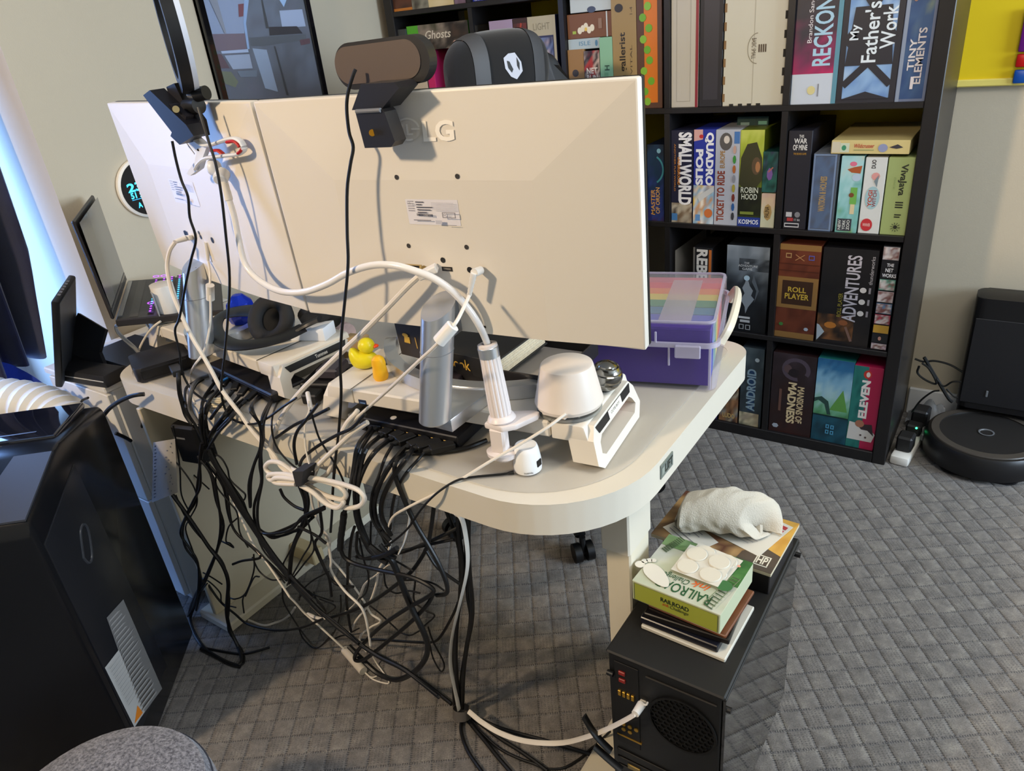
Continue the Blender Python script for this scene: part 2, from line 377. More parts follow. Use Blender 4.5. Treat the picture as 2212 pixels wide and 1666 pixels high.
B().box((BX0 + .038, YF, 1.798), (BX1 - .038, YB, 1.836), .002).build('top_panel', M_SHELF, bk)
for k in range(1, 5): B().box((BX0 + .038, YF + .001, BZ[k] - .0165), (BX1 - .038, YB, BZ[k]), .0015).build('shelf', M_SHELF, bk)
for k in range(4):
    for r in range(5): B().box((CX[k][1], YF + .002, BZ[r]), (CX[k + 1][0], YB, BZ[r + 1] - .0165)).build('divider', M_SHELF, bk)

# ---- games: front corners by pixel on the plane of the shelf front
def game(label, row, uL, uR, vb, vt, body, dy=.012, depth=.285, ut=None, zlift=0., art=None, nm='board_game', lid=None, h=None, cat='board game', grp='board games on the bookcase'):
    y = YF + dy; a = ony(uL, vb, y); c = ony(uR, vb, y); z0 = BZ[row] + zlift
    top = ony(ut if ut else (uL + uR) / 2, vt, y).z; z1 = z0 + h if h else top
    z1 = min(z1, BZ[row + 1] - .019); depth = min(depth, YB - y - .004)
    x0, x1 = a.x, c.x
    for lo, hi in CX:                         # keep the box inside its cell
        if lo - .03 < (x0 + x1) / 2 < hi + .03: x0 = max(x0, lo + .001); x1 = min(x1, hi - .001)
    t = thing(nm, label, cat, ((x0 + x1) / 2, y + depth / 2, z0), grp)
    hexb = body if isinstance(body, str) else None
    bm = mat('box card ' + body, body, .45)
    if lid:                                   # tray with a lifted lid seam
        zl = z0 + (z1 - z0) * lid
        B().box((x0 + .001, y + .001, z0), (x1 - .001, y + depth, zl), .001).build('tray', bm, t); B().box((x0, y, zl), (x1, y + depth, z1), .001).build('lid', bm, t)
    else: B().box((x0, y, z0), (x1, y + depth, z1), .0012).build('box', bm, t)
    p = Print((x0, y, z0), (x1 - x0, 0, 0), (0, 0, z1 - z0))
    if art: art(p)
    o_ = p.build('cover_print', t)
    if nm == 'wooden_crate': o_['kind'] = 'stuff'
    return t, (x0, x1, y, y + depth, z0, z1)
C4 = lambda x: 1380 + x / 3.253
C3 = lambda x: 820 + x / 3.568
def c5(y): return 230 + y / 3.253
def c6(y): return 480 + y / 3.253
def c7(y): return 720 + y / 3.253
def c3(y): return y / 3.568
# row 3, right cell
def a(p):
    p.rect(0, 0, 1, .24, '#c9d2dd'); p.art(0, .24, 1, 1, ['#d01f63', '#7d2b55', '#33303a', '#2f2c34', '#39303c'], 3, 6, 14, .8); p.rect(.9, 0, 1, 1, '#5d93a6')
    p.text('RECKONERS', .42, .30, .82, 1.02, '#a9cfe4', 90, .02); p.text("Brandon Sanderson's", .28, .48, .38, 1.0, '#e9e4e6', 90); p.disc(.45, .11, .09, .035, '#d9cf94'); p.line(.6, .06, .6, .16, .03, '#8d8f96')
game('black and pink game box with a white base band and pale blue spine lettering', 3, C4(1045), C4(1375), 232, -60, '#33303a', art=a)
def a(p):
    p.art(.07, .03, .93, 1, ['#5b7fb8', '#8fb4dc', '#6f95c9', '#a9c6e4'], 5, 8, 14); p.frame(0, 0, 1, 1, .1, .035, '#2a2a32')
    for (x0, y0, x1, y1) in ((.1, .06, .9, .42), (.9, .06, .1, .42), (.1, .42, .9, .92), (.9, .42, .1, .92)): p.line(x0, y0 + .08, x1, y1 + .08, .12, '#2b2b33')
    p.poly([(.1, .3), (.9, .3), (.8, .75), (.2, .75)], '#2b2b33'); p.poly([(.08, .03), (.5, .09), (.92, .03)], '#2a2a32')
    p.text('My', .14, .50, .34, .62, '#dfeaf0', 90, .015); p.text("Father's", .36, .32, .62, .78, '#dfeaf0', 90, .015); p.text('Work', .66, .42, .90, .74, '#dfeaf0', 90, .015)
game('charcoal game box with pale blue lattice windows and white gothic lettering', 3, C4(1378), C4(1785), 232, -60, '#2a2a32', art=a)
def a(p):
    p.art(0, 0, 1, 1, ['#34507f', '#2b4877', '#3f5c84', '#6f7f78'], 9, 5, 12, .4); p.frame(0, 0, 1, 1, .09, .02, '#6b7690'); p.rect(.02, 0, .14, 1, '#8b97ab')
    p.text('TINY', .28, .25, .50, .50, '#d9d4d4', 90, .02); p.text('ELEMENTS', .52, .14, .78, .58, '#cfc8c8', 90, .02); p.line(.5, .10, .5, .2, .1, '#dcd6d8'); p.disc(.3, .83, .1, .05, '#9b7868')
game('slate blue game box with ragged silver lettering beside the bookcase side panel', 3, C4(1790), C4(2000), 230, -60, '#34507f', art=a)
# row 3, middle cell
def a(p): p.rect(.9, 0, 1, 1, '#8d2834'); p.frame(.2, .05, .72, .95, .012, .004, '#a8a294')
game('tall off-white game box with a thin dark red edge', 3, C4(208), C4(412), 240, -60, '#c2bcae', art=a)
def a(p): p.rect(.18, .06, .82, .98, '#33323a')
game('tall plain charcoal game box with a lighter centre panel', 3, C4(420), C4(578), 238, -60, '#24242a', art=a)
t, q = game('pale plywood crate with finger joints and a small burnt-in emblem', 3, C4(586), C4(1005), 236, -60, '#cfcbb9', cat='crate', nm='wooden_crate', art=lambda p: (p.line(.5, 0.01, .49, 1, .008, '#a7a290'), p.annulus(.55, .45, .16, .12, .06, '#8d8672', 20, 90, 270),
    p.text('BASIC SMALL', .46, .37, .53, .53, '#4a3a2c', -90), [p.line(.58 + .035 * i, .42, .58 + .035 * i, .48, .02, '#4a3a2c') for i in range(4)]))
x0, x1, y0, y1, z0, z1 = q
for k in range(7):
    zc = z0 + .012 + k * .047
    B().box((x0 - .0005, y0 - .0008, zc), (x0 + .006, y0 + .004, zc + .022)).build('finger_joint', mat('burnt plywood edge', '#8a6a45', .7), t)
    if k < 6: B().box((x1 - .006, y0 - .0008, z0 + .03 + k * .047), (x1 + .0008, y0 + .004, z0 + .05 + k * .047)).build('finger_joint', mat('dark joint gap', '#2c2924', .8), t)
for k in range(4): B().box((x0 + .02 + k * .026, y0 - .0008, z0 + .0005), (x0 + .032 + k * .026, y0 + .004, z0 + .006)).build('finger_joint', MATS['dark joint gap'], t)
# row 3, cell with the kraft and orange boxes
def a(p): p.text('the gallerist', .30, .16, .62, .66, '#2c2620', 90, .02); p.disc(.32, .86, .17, .035, '#2c2620'); p.text('VITAL', .74, .3, .82, .55, '#5a4a38', 90); p.text('1-4', .76, .8, .86, .86, '#5a4a38', 90)
game('tan kraft game box with rounded black lettering on its spine', 3, C3(1808), C3(1990), 240, -60, '#a48a5d', art=a, ut=C3(1890))
def a(p):
    p.rect(.30, .05, .82, .95, '#dd7a22')
    for i in range(11): p.disc(.24 + .5 * R_.random(), .06 + .088 * i, .14, .035, '#6fae2e' if i % 3 else '#86bb3c', 9)
game('brown and orange game box with green leaves along its spine', 3, C3(1992), C3(2180), 240, -60, '#5d4034', art=a, ut=C3(2090))
def a(p): p.text('THE', .3, .78, .7, .83, '#d7d3c8'); p.rect(.1, .1, .9, .6, '#a07a50')
Z3 = BZ[3]
def flat(label, u0, u1, v0, v1, body, row, art=None, dy=.02, depth=.26, nm='board_game', cat='board game'):
    """a box lying or standing above the shelf floor: both heights from the photo"""
    y = YF + dy; um = (u0 + u1) / 2; vm = (v0 + v1) / 2
    za = ony(um, v1, y).z; zc = ony(um, v0, y).z; a_ = ony(u0, vm, y).x; c_ = ony(u1, vm, y).x
    return game(label, row, u0, u1, vm, v0, body, dy=dy, depth=depth, zlift=za - BZ[row], h=zc - za, art=art, nm=nm, cat=cat)
game('brown card box with a dark picture panel standing beneath the pale blue box', 3, C3(1432), C3(1582), 178, c3(383), '#a07a4c', art=lambda p: p.disc(.45, .62, .2, .06, '#3b3430'))
def a(p): p.art(0, 0, 1, 1, ['#241f2b', '#b93a3a', '#33303d', '#c7b0a6', '#1d1b24'], 12, 6, 16); p.text('NET', .15, .62, .85, .72, '#e8e4e0', 0, .02); p.text('RUN', .15, .50, .85, .60, '#e8e4e0', 0, .02)
game('narrow dark game box with red figures and white lettering', 3, C3(1584), C3(1702), 178, c3(390), '#241f2b', art=a)
zp = ony(C3(1560), c3(385), YF + .012).z
flat('pale blue flat game box lying across two upright boxes', C3(1432), C3(1702), c3(298), c3(380), '#b7cbd6', 3, art=lambda p: (p.text('ISLE', .35, .35, .7, .75, '#5b8fb4'), p.disc(.88, .5, .04, .3, '#5b8fb4')))
game('mint green game box standing beside the kraft box', 3, C3(1704), C3(1808), 178, c3(285), '#8fc3a4', art=lambda p: (p.text('H', .35, .55, .7, .62, '#3a5a4c', 90, .02), p.rect(.35, .35, .6, .52, '#7ab090')))
flat('reddish brown flat game box with cream flowers on its side', C3(1446), C3(1795), c3(98), c3(292), '#7d5238', 3, art=lambda p: ([p.disc(.28 + .07 * i, .4 + .08 * ((i * 7) % 3 - 1), .05, .14, '#efe8d2') for i in range(5)], p.disc(.42, .36, .03, .08, '#e8c455'), p.rect(.87, 0, .9, 1, '#cfd9dd'), p.rect(.12, .2, .2, .32, '#a9c24a'), p.rect(.7, .35, .78, .75, '#94745c')))
flat('white and pale blue flat game box on top of a stack', C3(1465), C3(1800), c3(-40), c3(88), '#c9d6dc', 3, art=lambda p: p.disc(.5, .12, .1, .2, '#46506a'))
# row 3, cell above the chair
game('dark game box with a cream sign shaped panel', 3, C3(722), C3(868), 178, c3(190), '#37332f', art=lambda p: (p.rect(.06, .45, .86, .86, '#cfcdb0'), p.text('DRAGON', .14, .7, .78, .82, '#4a463c'), p.text('INN', .3, .52, .62, .66, '#4a463c'), p.poly([(.1, .46), (.3, .34), (.45, .45), (.62, .33), (.85, .46)], '#2a2824')))
game('plain lilac purple game box', 3, C3(886), C3(1062), 178, c3(152), '#a798bd', art=lambda p: p.line(.3, .12, .55, .08, .06, '#2a2530'), ut=C3(970))
game('dark red game box with a black figure', 3, C3(1064), C3(1172), 178, c3(138), '#3a2522', art=lambda p: (p.art(.05, .1, .95, .95, ['#2a1c1c', '#6b2a22', '#3a2622'], 4, 5, 8), p.line(.3, .75, .6, .95, .12, '#a8402c')), ut=C3(1110))
def a(p):
    p.frame(0, 0, 1, 1, .09, .03, '#b9b39c'); p.rect(.09, .8, .91, .97, '#b9b39c'); p.art(.12, .05, .88, .78, ['#272b4e', '#3b4377', '#6d7fae', '#2b2f55', '#c7b8c8'], 6, 8, 14, .25); p.text('LIGHT', .2, .86, .8, .93, '#8b866f'); p.text('SIMMERING', .3, .62, .7, .65, '#d8d4c0')
game('tall blue game box with a stone arch frame in a clear sleeve', 3, C3(1176), C3(1384), 178, c3(118), '#343a63', art=a)
# row 3, cell beside the wall
game('dark grey game box standing beside the left bookcase side', 3, C3(118), C3(222), 110, c3(225), '#3a3f42', art=lambda p: p.rect(.2, .75, .8, .82, '#8b8f90'))
def a(p):
    p.rect(0, 0, .19, 1, '#4fa62a'); p.art(.19, 0, 1, 1, ['#2a2420', '#4b3a30', '#241f1c', '#8a8078', '#3f4030'], 8, 14, 8); p.text('Ghosts', .3, .42, .72, .75, '#d4cfc4', 0, .01, .25); p.text('E3', .06, .3, .14, .5, '#d9e6cf', -90)
    for i in range(3): p.disc(.78 + .075 * i, .22, .035, .07, '#d0a8a0')
flat('wide dark game box with a bright green end', C3(216), C3(690), c3(178), c3(378), '#3f9422', 3, art=a)
game('small pink book standing beneath the green ended box', 3, C3(376), C3(432), 178, c3(388), '#c2246a')
game('small off-white box beside the pink book', 3, C3(225), C3(372), 190, c3(560), '#c4b8a8')
# row 4
for i, (u0, u1, v1, col, lab, pal) in enumerate(((108, 258, 100, '#3b2218', 'dark brown game box with an orange base band on the upper shelf', ['#3b2218', '#5a3424', '#2c1a14']), (258, 385, 92, '#5b5f4c', 'mossy green and grey illustrated game box on the upper shelf', ['#45503a', '#8a8a80', '#3a3530']), (385, 580, 84, '#cfc096', 'cream game box on the upper shelf', ['#cfc096', '#d9cca8']), (582, 668, 50, '#6f5a70', 'mauve game box on the upper shelf', ['#6f5a70', '#84708a']))):
    game(lab, 4, C3(u0), C3(u1), c3(v1), -80, col, art=lambda p: (p.art(0, 0, 1, 1, pal, i + 2, 5, 10), p.rect(0, 0, 1, .06, '#b7742e') if i == 0 else None))
game('royal blue game box on the upper shelf beside the divider', 4, C3(698), C3(1000), 6, -80, '#2333a0', art=lambda p: p.text('GAME', .05, .02, .3, .08, '#cfd6ee'))
# row 2, narrow cell behind the monitor
def a(p): p.art(0, 0, 1, 1, ['#3c2352', '#2a3f86', '#1a2f58', '#12324f', '#0d1a2c'], 14, 6, 16, .7); p.annulus(.2, .68, .8, .2, .12, '#3f8fa0', 18, -60, 60); p.disc(.7, .92, .12, .03, '#7fb4d0'); p.text('MASTER', .2, .08, .45, .42, '#d29a52', 90, .02, .1); p.text('OF ORION', .5, .1, .75, .45, '#e2b06a', 90, .02)
game('dark blue space game box with a glowing arc and orange lettering', 2, C4(66), C4(178), c5(825), c5(268), '#101b30', art=a)
# row 2, middle cell
def a(p):
    p.rect(0, 0, 1, 1, '#1e2038'); p.art(.02, .0, .98, .22, ['#2c2220', '#7a6650', '#c7bda8', '#3a2c26'], 21, 6, 6); p.text('SMALLWORLD', .34, .2, .95, .98, '#f0f0f2', -90, .045); p.text('UNDERGROUND', .3, .42, .42, .72, '#d98a2c', -90, .02); p.text('ANOTHER FUN WORLD', .14, .35, .22, .86, '#c9862f', -90); p.rect(.03, .02, .3, .10, '#4a80b8')
game('navy game box with big white cartoon lettering and orange subtitle', 2, C4(222), C4(374), c5(835), c5(168), '#1e2038', art=a)
def a(p):
    p.rect(0, .38, 1, 1, '#27359c'); p.art(0, 0, 1, .42, ['#e2b92c', '#d7dde2', '#8ab4cc', '#c98f4e', '#f2eee0'], 22, 7, 8); p.poly([(0, .88), (.42, .9), (.42, 1), (0, 1)], '#d9a8a0'); p.disc(.35, .93, .1, .02, '#c03030'); p.text('QUADRO', .52, .42, .94, .97, '#f3f3f5', -90, .05); p.text('POLIS', .1, .42, .46, .80, '#f3f3f5', -90, .05); p.poly([(.2, .3), (1, .42), (1, .36), (.3, .24)], '#cfd0cc'); p.rect(.12, .03, .35, .1, '#5f8fc4'); p.disc(.75, .12, .2, .05, '#c9703a')
game('royal blue and yellow game box with bold white block lettering', 2, C4(380), C4(522), c5(850), c5(162), '#27359c', art=a)
def a(p):
    p.rect(0, 0, 1, 1, '#b6bac4'); p.disc(.42, .88, .26, .09, '#5a5654'); p.disc(.45, .9, .12, .04, '#d8cfc4'); p.rect(.76, .86, .98, .98, '#4a78b4'); p.text('TICKET TO RIDE', .10, .04, .42, .58, '#8a3a26', 90, .03); p.text('EUROPE', .2, .61, .4, .79, '#a3793a', 90, .02)
    for i, c in enumerate(('#3c3c40', '#2f5f9a', '#7a3328', '#a89a3c', '#8d8f96', '#b4672c', '#3f8f3a', '#c3a090')): p.disc(.8, .1 + .1 * i, .07, .045, c, 7)
game('light grey game box with rust brown spine lettering and small coloured train cars', 2, C4(526), C4(688), c5(856), c5(163), '#b6bac4', art=a)
def a(p):
    p.art(0, 0, 1, 1, ['#1f2410', '#3a4418', '#6f7d1e', '#a8b63a', '#c7cf62'], 23, 8, 14, .85); p.poly([(.0, .45), (.05, .72), (.3, .86), (.7, .88), (.95, .72), (1, .5), (.7, .40), (.3, .38)], '#3b3a22'); p.disc(.72, .64, .2, .09, '#5c4a34'); p.disc(.78, .63, .1, .055, '#a8764c'); p.art(.0, .12, 1, .42, ['#14160e', '#262a18', '#1a1d12'], 3, 5, 6); p.rect(0, 0, 1, .10, '#2a3f8f'); p.text('KOSMOS', .06, .025, .92, .075, '#eef0f6', 0, .02); p.text('ROBIN', .1, .36, .85, .42, '#d8dcc8', 0, .01); p.text('HOOD', .14, .29, .82, .35, '#d8dcc8', 0, .01); p.rect(.1, .13, .7, .16, '#7f8c3a')
game('olive green game box with a hooded archer and a blue base label', 2, C4(690), C4(848), c5(868), c5(165), '#6f7d1e', art=a, ut=C4(790))
def a(p): p.art(0, 0, 1, 1, ['#d9d6b6', '#cfd3b8', '#d8c2a4', '#c9a8a0'], 24, 5, 6, .8); p.disc(.5, .45, .3, .25, '#b69a63', 8); p.text('FAUNA', .28, .3, .62, .62, '#3d3226', 90, .02)
game('small cream game box beneath the teal box', 2, C4(850), C4(945), c5(873), c5(612), '#d9d6b6', art=a)
flat('small teal and purple game box stacked above the small cream one', C4(868), C4(974), c5(318), c5(603), '#16403f', 2, dy=.012, art=lambda p: (p.art(0, 0, 1, 1, ['#1c5a54', '#12302f', '#2c6a60', '#33284f'], 25, 5, 7), p.disc(.5, .45, .2, .16, '#7a5aa0', 7), p.line(.4, .5, .7, .62, .08, '#b06a5a')))
flat('two dark green flat boxes lying on top of the spines', C4(690), C4(912), c5(70), c5(152), '#123a34', 2, dy=.09, depth=.2, art=lambda p: (p.rect(.6, 0, .62, 1, '#0a211d'), p.rect(.12, .25, .4, .5, '#7f9a90'), p.rect(.68, .3, .95, .6, '#6fa894')))
# row 2, right cell
def a(p):
    p.text('THIS', .45, .93, .65, .96, '#d7d5d2', 0, .02); p.text('WAR', .25, .875, .8, .925, '#d7d5d2', 0, .03); p.text('OF MINE', .22, .81, .82, .865, '#d7d5d2', 0, .03); p.text('THE BOARD GAME', .26, .765, .8, .785, '#c9962f'); p.rect(.12, .13, .38, .18, '#b9b9bc'); p.disc(.62, .155, .12, .03, '#7d7d82'); p.rect(.18, .085, .45, .12, '#a8383a'); p.frame(.08, .02, .72, .065, .03, .01, '#c9c9cc'); p.text('11 bit', .5, .09, .75, .115, '#d0d0d4')
game('tall near-black game box with ragged white lettering at its top', 2, C4(1006), C4(1165), c5(885), c5(170), '#22222b', art=a, ut=C4(1130))
def a(p):
    p.art(.04, .03, .96, .97, ['#1d3a5c', '#2a5484', '#3f6a94', '#1a3454'], 31, 6, 12); p.frame(.0, .0, 1, 1, .07, .02, '#8fa6c4'); p.text('WATSON & HOLMES', .36, .26, .66, .72, '#e0a83a', 90, .04)
t, q = game('blue game box with yellow spine lettering inside a clear plastic case', 2, C4(1186), C4(1340), c5(905), c5(335), '#1d3a5c', art=a, ut=C4(1290))
x0, x1, y0, y1, z0, z1 = q
B().box((x0 - .001, y0 - .003, z0), (x1 + .006, y1, z1 + .003), .002).build('clear_case', clear_mat('clear case plastic', '#dfe8f4', .1, .1), t)
def a(p):
    p.art(0, 0, 1, 1, ['#7fa653', '#6fb0a8', '#8fc6c8', '#a8d4d8', '#c9c0a0'], 32, 7, 14, .6); p.disc(.55, .9, .16, .03, '#d8708c'); p.poly([(.3, .83), (.6, .86), (.95, .88), (.9, .78), (.5, .79)], '#a8572e'); p.disc(.75, .73, .2, .05, '#b4c9dc'); p.rect(.55, .38, .85, .6, '#6fae52'); p.rect(.6, .25, .8, .38, '#d8c9a0'); p.disc(.6, .5, .12, .03, '#7a4a2c'); p.rect(.08, .02, .74, .185, '#3a3c44')
    for i, w in enumerate(('NEW', 'YORK', 'ZOO')): p.text(w, .12 + .2 * i, .035, .26 + .2 * i, .17, '#cfd4d0', 90, .02)
game('turquoise zoo themed game box with a flamingo and a dark label', 2, C4(1372), C4(1522), c5(914), c5(348), '#8fc6c8', art=a, ut=C4(1500))
def a(p): p.text('DUO', .3, .86, .5, .97, '#2d3032', 90, .03); p.disc(.55, .76, .2, .05, '#d89a96', 9); p.disc(.5, .48, .34, .15, '#9fc2c9'); p.text('YOGI', .3, .36, .5, .58, '#b4483c', 90, .03); p.text('WITCH', .52, .36, .7, .58, '#8a3f4a', 90, .02); p.poly([(.5, .7), (.7, .78), (.65, .62)], '#7a8a92'); p.disc(.38, .12, .28, .085, '#c0343a'); p.text('WINNER', .2, .1, .56, .14, '#f0d8d0')
game('white game box with a pale blue badge and a red seal', 2, C4(1532), C4(1678), c5(925), c5(358), '#d4d8d6', art=a, ut=C4(1660))
def a(p): p.text('VivaJava', .44, .52, .78, .92, '#2e3326', -90, .03); [p.rect(.46, .36 + .032 * i, .76, .377 + .032 * i, '#2e3326') for i in range(3)]; [p.rect(.48, .235 + .03 * i, .7 + .04 * i, .25 + .03 * i, '#2e3326') for i in range(2)]; p.disc(.58, .11, .08, .025, '#2e3326'); [p.line(.58 + .1 * math.cos(k * .6), .11 + .035 * math.sin(k * .6), .58 + .2 * math.cos(k * .6), .11 + .06 * math.sin(k * .6), .02, '#2e3326') for k in range(11)]; p.text('DICE', .3, .6, .36, .75, '#7f8f54', -90)
game('sage green game box with dark green lettering', 2, C4(1684), C4(1880), c5(942), c5(358), '#9dad70', art=a, ut=C4(1845))
def a(p):
    p.rect(.01, .1, .12, .9, '#cfc8b0'); p.rect(.12, .12, .24, .8, '#c9d4bc'); p.disc(.17, .45, .03, .2, '#3f8f6a'); p.text('Wildcrusser', .3, .45, .56, .75, '#b83a34', 0, .01, .1); p.disc(.67, .45, .06, .3, '#8e96b8'); p.poly([(.75, .5), (.85, .72), (.92, .5), (.84, .4)], '#3a3840'); p.rect(.3, .28, .56, .33, '#8a9a6a')
flat('cream game box with a red title lying across the upright boxes', C4(1352), C4(1905), c5(238), c5(335), '#d2c184', 2, dy=.006, depth=.30, art=a)
# row 1
def a(p): p.rect(0, 0, 1, 1, '#c4c2bd'); [p.disc(.35, .65 - .17 * i, .16, .055, '#8a2a2c') for i in range(4)]; p.poly([(0, 1), (.5, .93), (1, 1)], '#22242c'); [p.disc(.68, .72 - .2 * i, .1, .03, '#5a5048') for i in range(3)]
game('narrow white game box with dark red dots behind the storage case', 1, C4(212), C4(300), c6(760), c6(200), '#c4c2bd', art=a, ut=C4(260), dy=.05)
def a(p): p.rect(0, 0, .1, 1, '#6a6660'); p.text('REBELLION', .18, .1, .78, .98, '#dcd8cf', -90, .04); p.rect(.84, .05, .98, .98, '#c06a2c')
game('black game box with tall white serif lettering and an orange stripe', 1, C4(375), C4(500), c6(770), c6(182), '#17171a', art=a, ut=C4(465))
def a(p):
    p.art(0, 0, 1, 1, ['#121417', '#181b20', '#2c3238', '#6b757e', '#8e99a4'], 41, 8, 14, .8); p.art(.3, .72, 1, .86, ['#4a525a', '#2c3238', '#6f7983'], 4, 6, 4)
    p.text('THE', .42, .80, .54, .82, '#cfd6da'); p.text('ADVENTURE', .28, .765, .74, .79, '#cfd6da'); p.text('GAME', .38, .73, .62, .755, '#cfd6da')
    p.poly([(.5, .66), (.58, .55), (.66, .5), (.62, .44), (.7, .4), (.56, .3), (.5, .22), (.48, .3), (.38, .38), (.46, .46), (.4, .52), (.46, .58)], '#8d969e'); p.poly([(.66, .68), (.8, .5), (.7, .36), (.74, .5), (.62, .6)], '#5c656d'); p.disc(.5, .64, .07, .03, '#b4d0e0')
    p.rect(.34, .16, .62, .185, '#c9cdd0'); p.rect(.38, .115, .62, .145, '#b9bdc0'); p.frame(.36, .03, .48, .09, .02, .008, '#a4a8ab'); p.frame(.52, .03, .64, .09, .02, .008, '#a4a8ab')
game('large black game box fading to grey with a silver angular emblem', 1, C4(600), C4(885), c6(800), c6(168), '#1a1d20', art=a, ut=C4(765), depth=.3)
def a(p):
    p.art(0, 0, 1, 1, ['#4f2417', '#5f2d1c', '#6b3522', '#4a2116'], 42, 8, 12)
    for y0, y1 in ((0, .065), (.94, 1)): p.rect(0, y0, 1, y1, '#8a6638')
    p.rect(0, .33, 1, .665, '#8c6839'); p.rect(.12, .37, .88, .625, '#3a2418'); p.text('ROLL', .27, .505, .72, .56, '#c9a83f', 0, .02); p.text('PLAYER', .2, .43, .8, .49, '#c9a83f', 0, .02); p.frame(.16, .86, .3, .91, .02, .01, '#a8865a'); p.frame(.72, .85, .86, .9, .02, .01, '#5a58a0'); p.line(.4, .9, .62, .84, .02, '#a87a52'); p.line(.4, .84, .62, .9, .02, '#a87a52'); p.disc(.16, .15, .06, .02, '#3f7a3a', 6); p.disc(.8, .12, .06, .02, '#a8b4c0', 6); p.rect(0, .73, 1, .735, '#3a1a10'); p.rect(0, .8, 1, .805, '#3a1a10')
game('reddish brown game box like a wooden chest with tan bands and gold lettering', 1, C4(942), C4(1222), c6(855), c6(158), '#5f2d1c', art=a, ut=C4(1130), depth=.3)
def a(p):
    p.art(0, 0, 1, 1, ['#2a2320', '#1c1a1c', '#141316', '#161518', '#121115'], 43, 8, 12, .6); p.art(.0, .04, .7, .32, ['#1c1714', '#3c2a1e', '#7a4f2c', '#241c18', '#5a3a2a'], 44, 8, 6); p.poly([(.02, .02), (.16, .12), (.05, .19), (.0, .2)], '#a8b4bc'); p.disc(.26, .2, .12, .035, '#b4702c', 9); p.disc(.5, .24, .09, .03, '#8a5230', 9); p.line(.55, .2, .68, .05, .05, '#7a5c50'); p.text('ADVENTURES', .46, .26, .72, .94, '#b9b4bc', 90, .02); p.text('ROLL PLAYER', .36, .30, .44, .55, '#8f8432', 90, .01); p.text('thunderworks', .88, .66, .95, .94, '#b4aeb0', 90)
    for y in (.60, .48, .36): p.disc(.80, y, .06, .028, '#cfc9c4'); p.rect(.9, y - .03, .94, y + .03, '#8f898c')
game('large black game box with silver fantasy lettering and a bearded hero', 1, C4(1232), C4(1600), c6(905), c6(188), '#141316', art=a, ut=C4(1490), depth=.3)
def a(p):
    ys = [0, .07, .165, .255, .36, .47, .585, .70, .775, .87, 1]; cs = ['#c9b4c0', '#22242a', '#c79a3c', '#b4374f', '#5f86a8', '#c9b4b4', '#5a9a86', '#1c1d22', '#1c1d22', '#b4b0b4']
    for i in range(10): p.rect(.04, ys[i] + .006, .96, ys[i + 1] - .006, cs[i])
    for i in (0, 3, 4, 5, 6, 9): p.art(.06, ys[i] + .01, .94, ys[i + 1] - .01, [cs[i], '#d8d0cc', '#7a4a44', cs[i]], 50 + i, 6, 5, 0, 2.6)
    p.text('THE', .35, .815, .75, .845, '#e6e6ea', 0, .02); p.text('NET', .3, .765, .75, .80, '#e6e6ea', 0, .02); p.text('WORKS', .15, .715, .95, .75, '#e6e6ea', 0, .02); p.disc(.5, .12, .1, .02, '#b98a7a')
game('narrow game box with a column of small colourful pictures', 1, C4(1618), C4(1735), c6(928), c6(170), '#1c1d22', art=a, ut=C4(1790), depth=.3)
# row 0
def a(p): p.art(0, 0, 1, 1, ['#3c2f68', '#4a3a78', '#a8242a', '#c02a2a'], 61, 6, 8, .8); p.text('Fury', .25, .42, .7, .75, '#e0c0a0', 90, .02); p.rect(.7, .05, .85, .1, '#c9c4d8')
game('purple and red game box on the lowest shelf below the storage case', 0, C4(400), C4(548), c7(600), c7(120), '#3c2f68', art=a)
def a(p): p.art(0, 0, 1, 1, ['#2a1d18', '#6a4630', '#a87a54', '#3a2a24', '#b8a890', '#4a6a80'], 62, 7, 14); p.disc(.5, .55, .35, .16, '#5c3a26'); p.disc(.55, .6, .16, .06, '#c99a70'); p.rect(.1, .66, .9, .7, '#9aa8b0'); p.disc(.7, .78, .2, .05, '#c9b8b4'); p.text('LUDO', .2, .06, .85, .14, '#c9a86a', 0, .03); p.rect(.2, .84, .9, .88, '#7a3a28')
game('brown illustrated game box with a character in a wide hat', 0, C4(560), C4(690), c7(650), c7(190), '#3a2a24', art=a, ut=C4(650))
def a(p): p.art(0, 0, 1, 1, ['#3a4650', '#2a333a', '#3f4d55', '#56646a'], 63, 6, 12, .5); p.art(0, .0, .9, .17, ['#c9b878', '#a89a86', '#d8ccaa', '#6a6a5a'], 64, 6, 4); p.rect(.36, .2, .66, .72, '#1f3f66'); p.text('ANDROID', .28, .2, .7, .74, '#8fa9b8', 90, .03); p.disc(.7, .86, .1, .025, '#b4c4cc')
game('slate grey game box with blue grey science fiction lettering', 0, C4(700), C4(850), c7(680), c7(105), '#333d44', art=a, ut=C4(800))
def a(p): p.art(0, 0, 1, 1, ['#3a1f1c', '#2c1a1a', '#2a2024', '#3c2f36'], 65, 8, 12, .6); p.annulus(.55, .82, .33, .14, .3, '#4f4450', 18, -30, 280); p.disc(.36, .82, .09, .05, '#5a4648'); p.disc(.5, .78, .12, .05, '#221b20'); p.text('MANSIONS OF', .62, .16, .78, .62, '#d4bd94', -90, .03); p.text('MADNESS', .4, .14, .6, .66, '#dcc69c', -90, .04); p.rect(.2, .28, .26, .56, '#6a4a40'); p.disc(.16, .08, .08, .03, '#a8b0bc', 6)
game('dark maroon game box with cream antique lettering and tentacles', 0, C4(906), C4(1200), c7(735), c7(150), '#2c1a1a', art=a, ut=C4(1090), depth=.3)
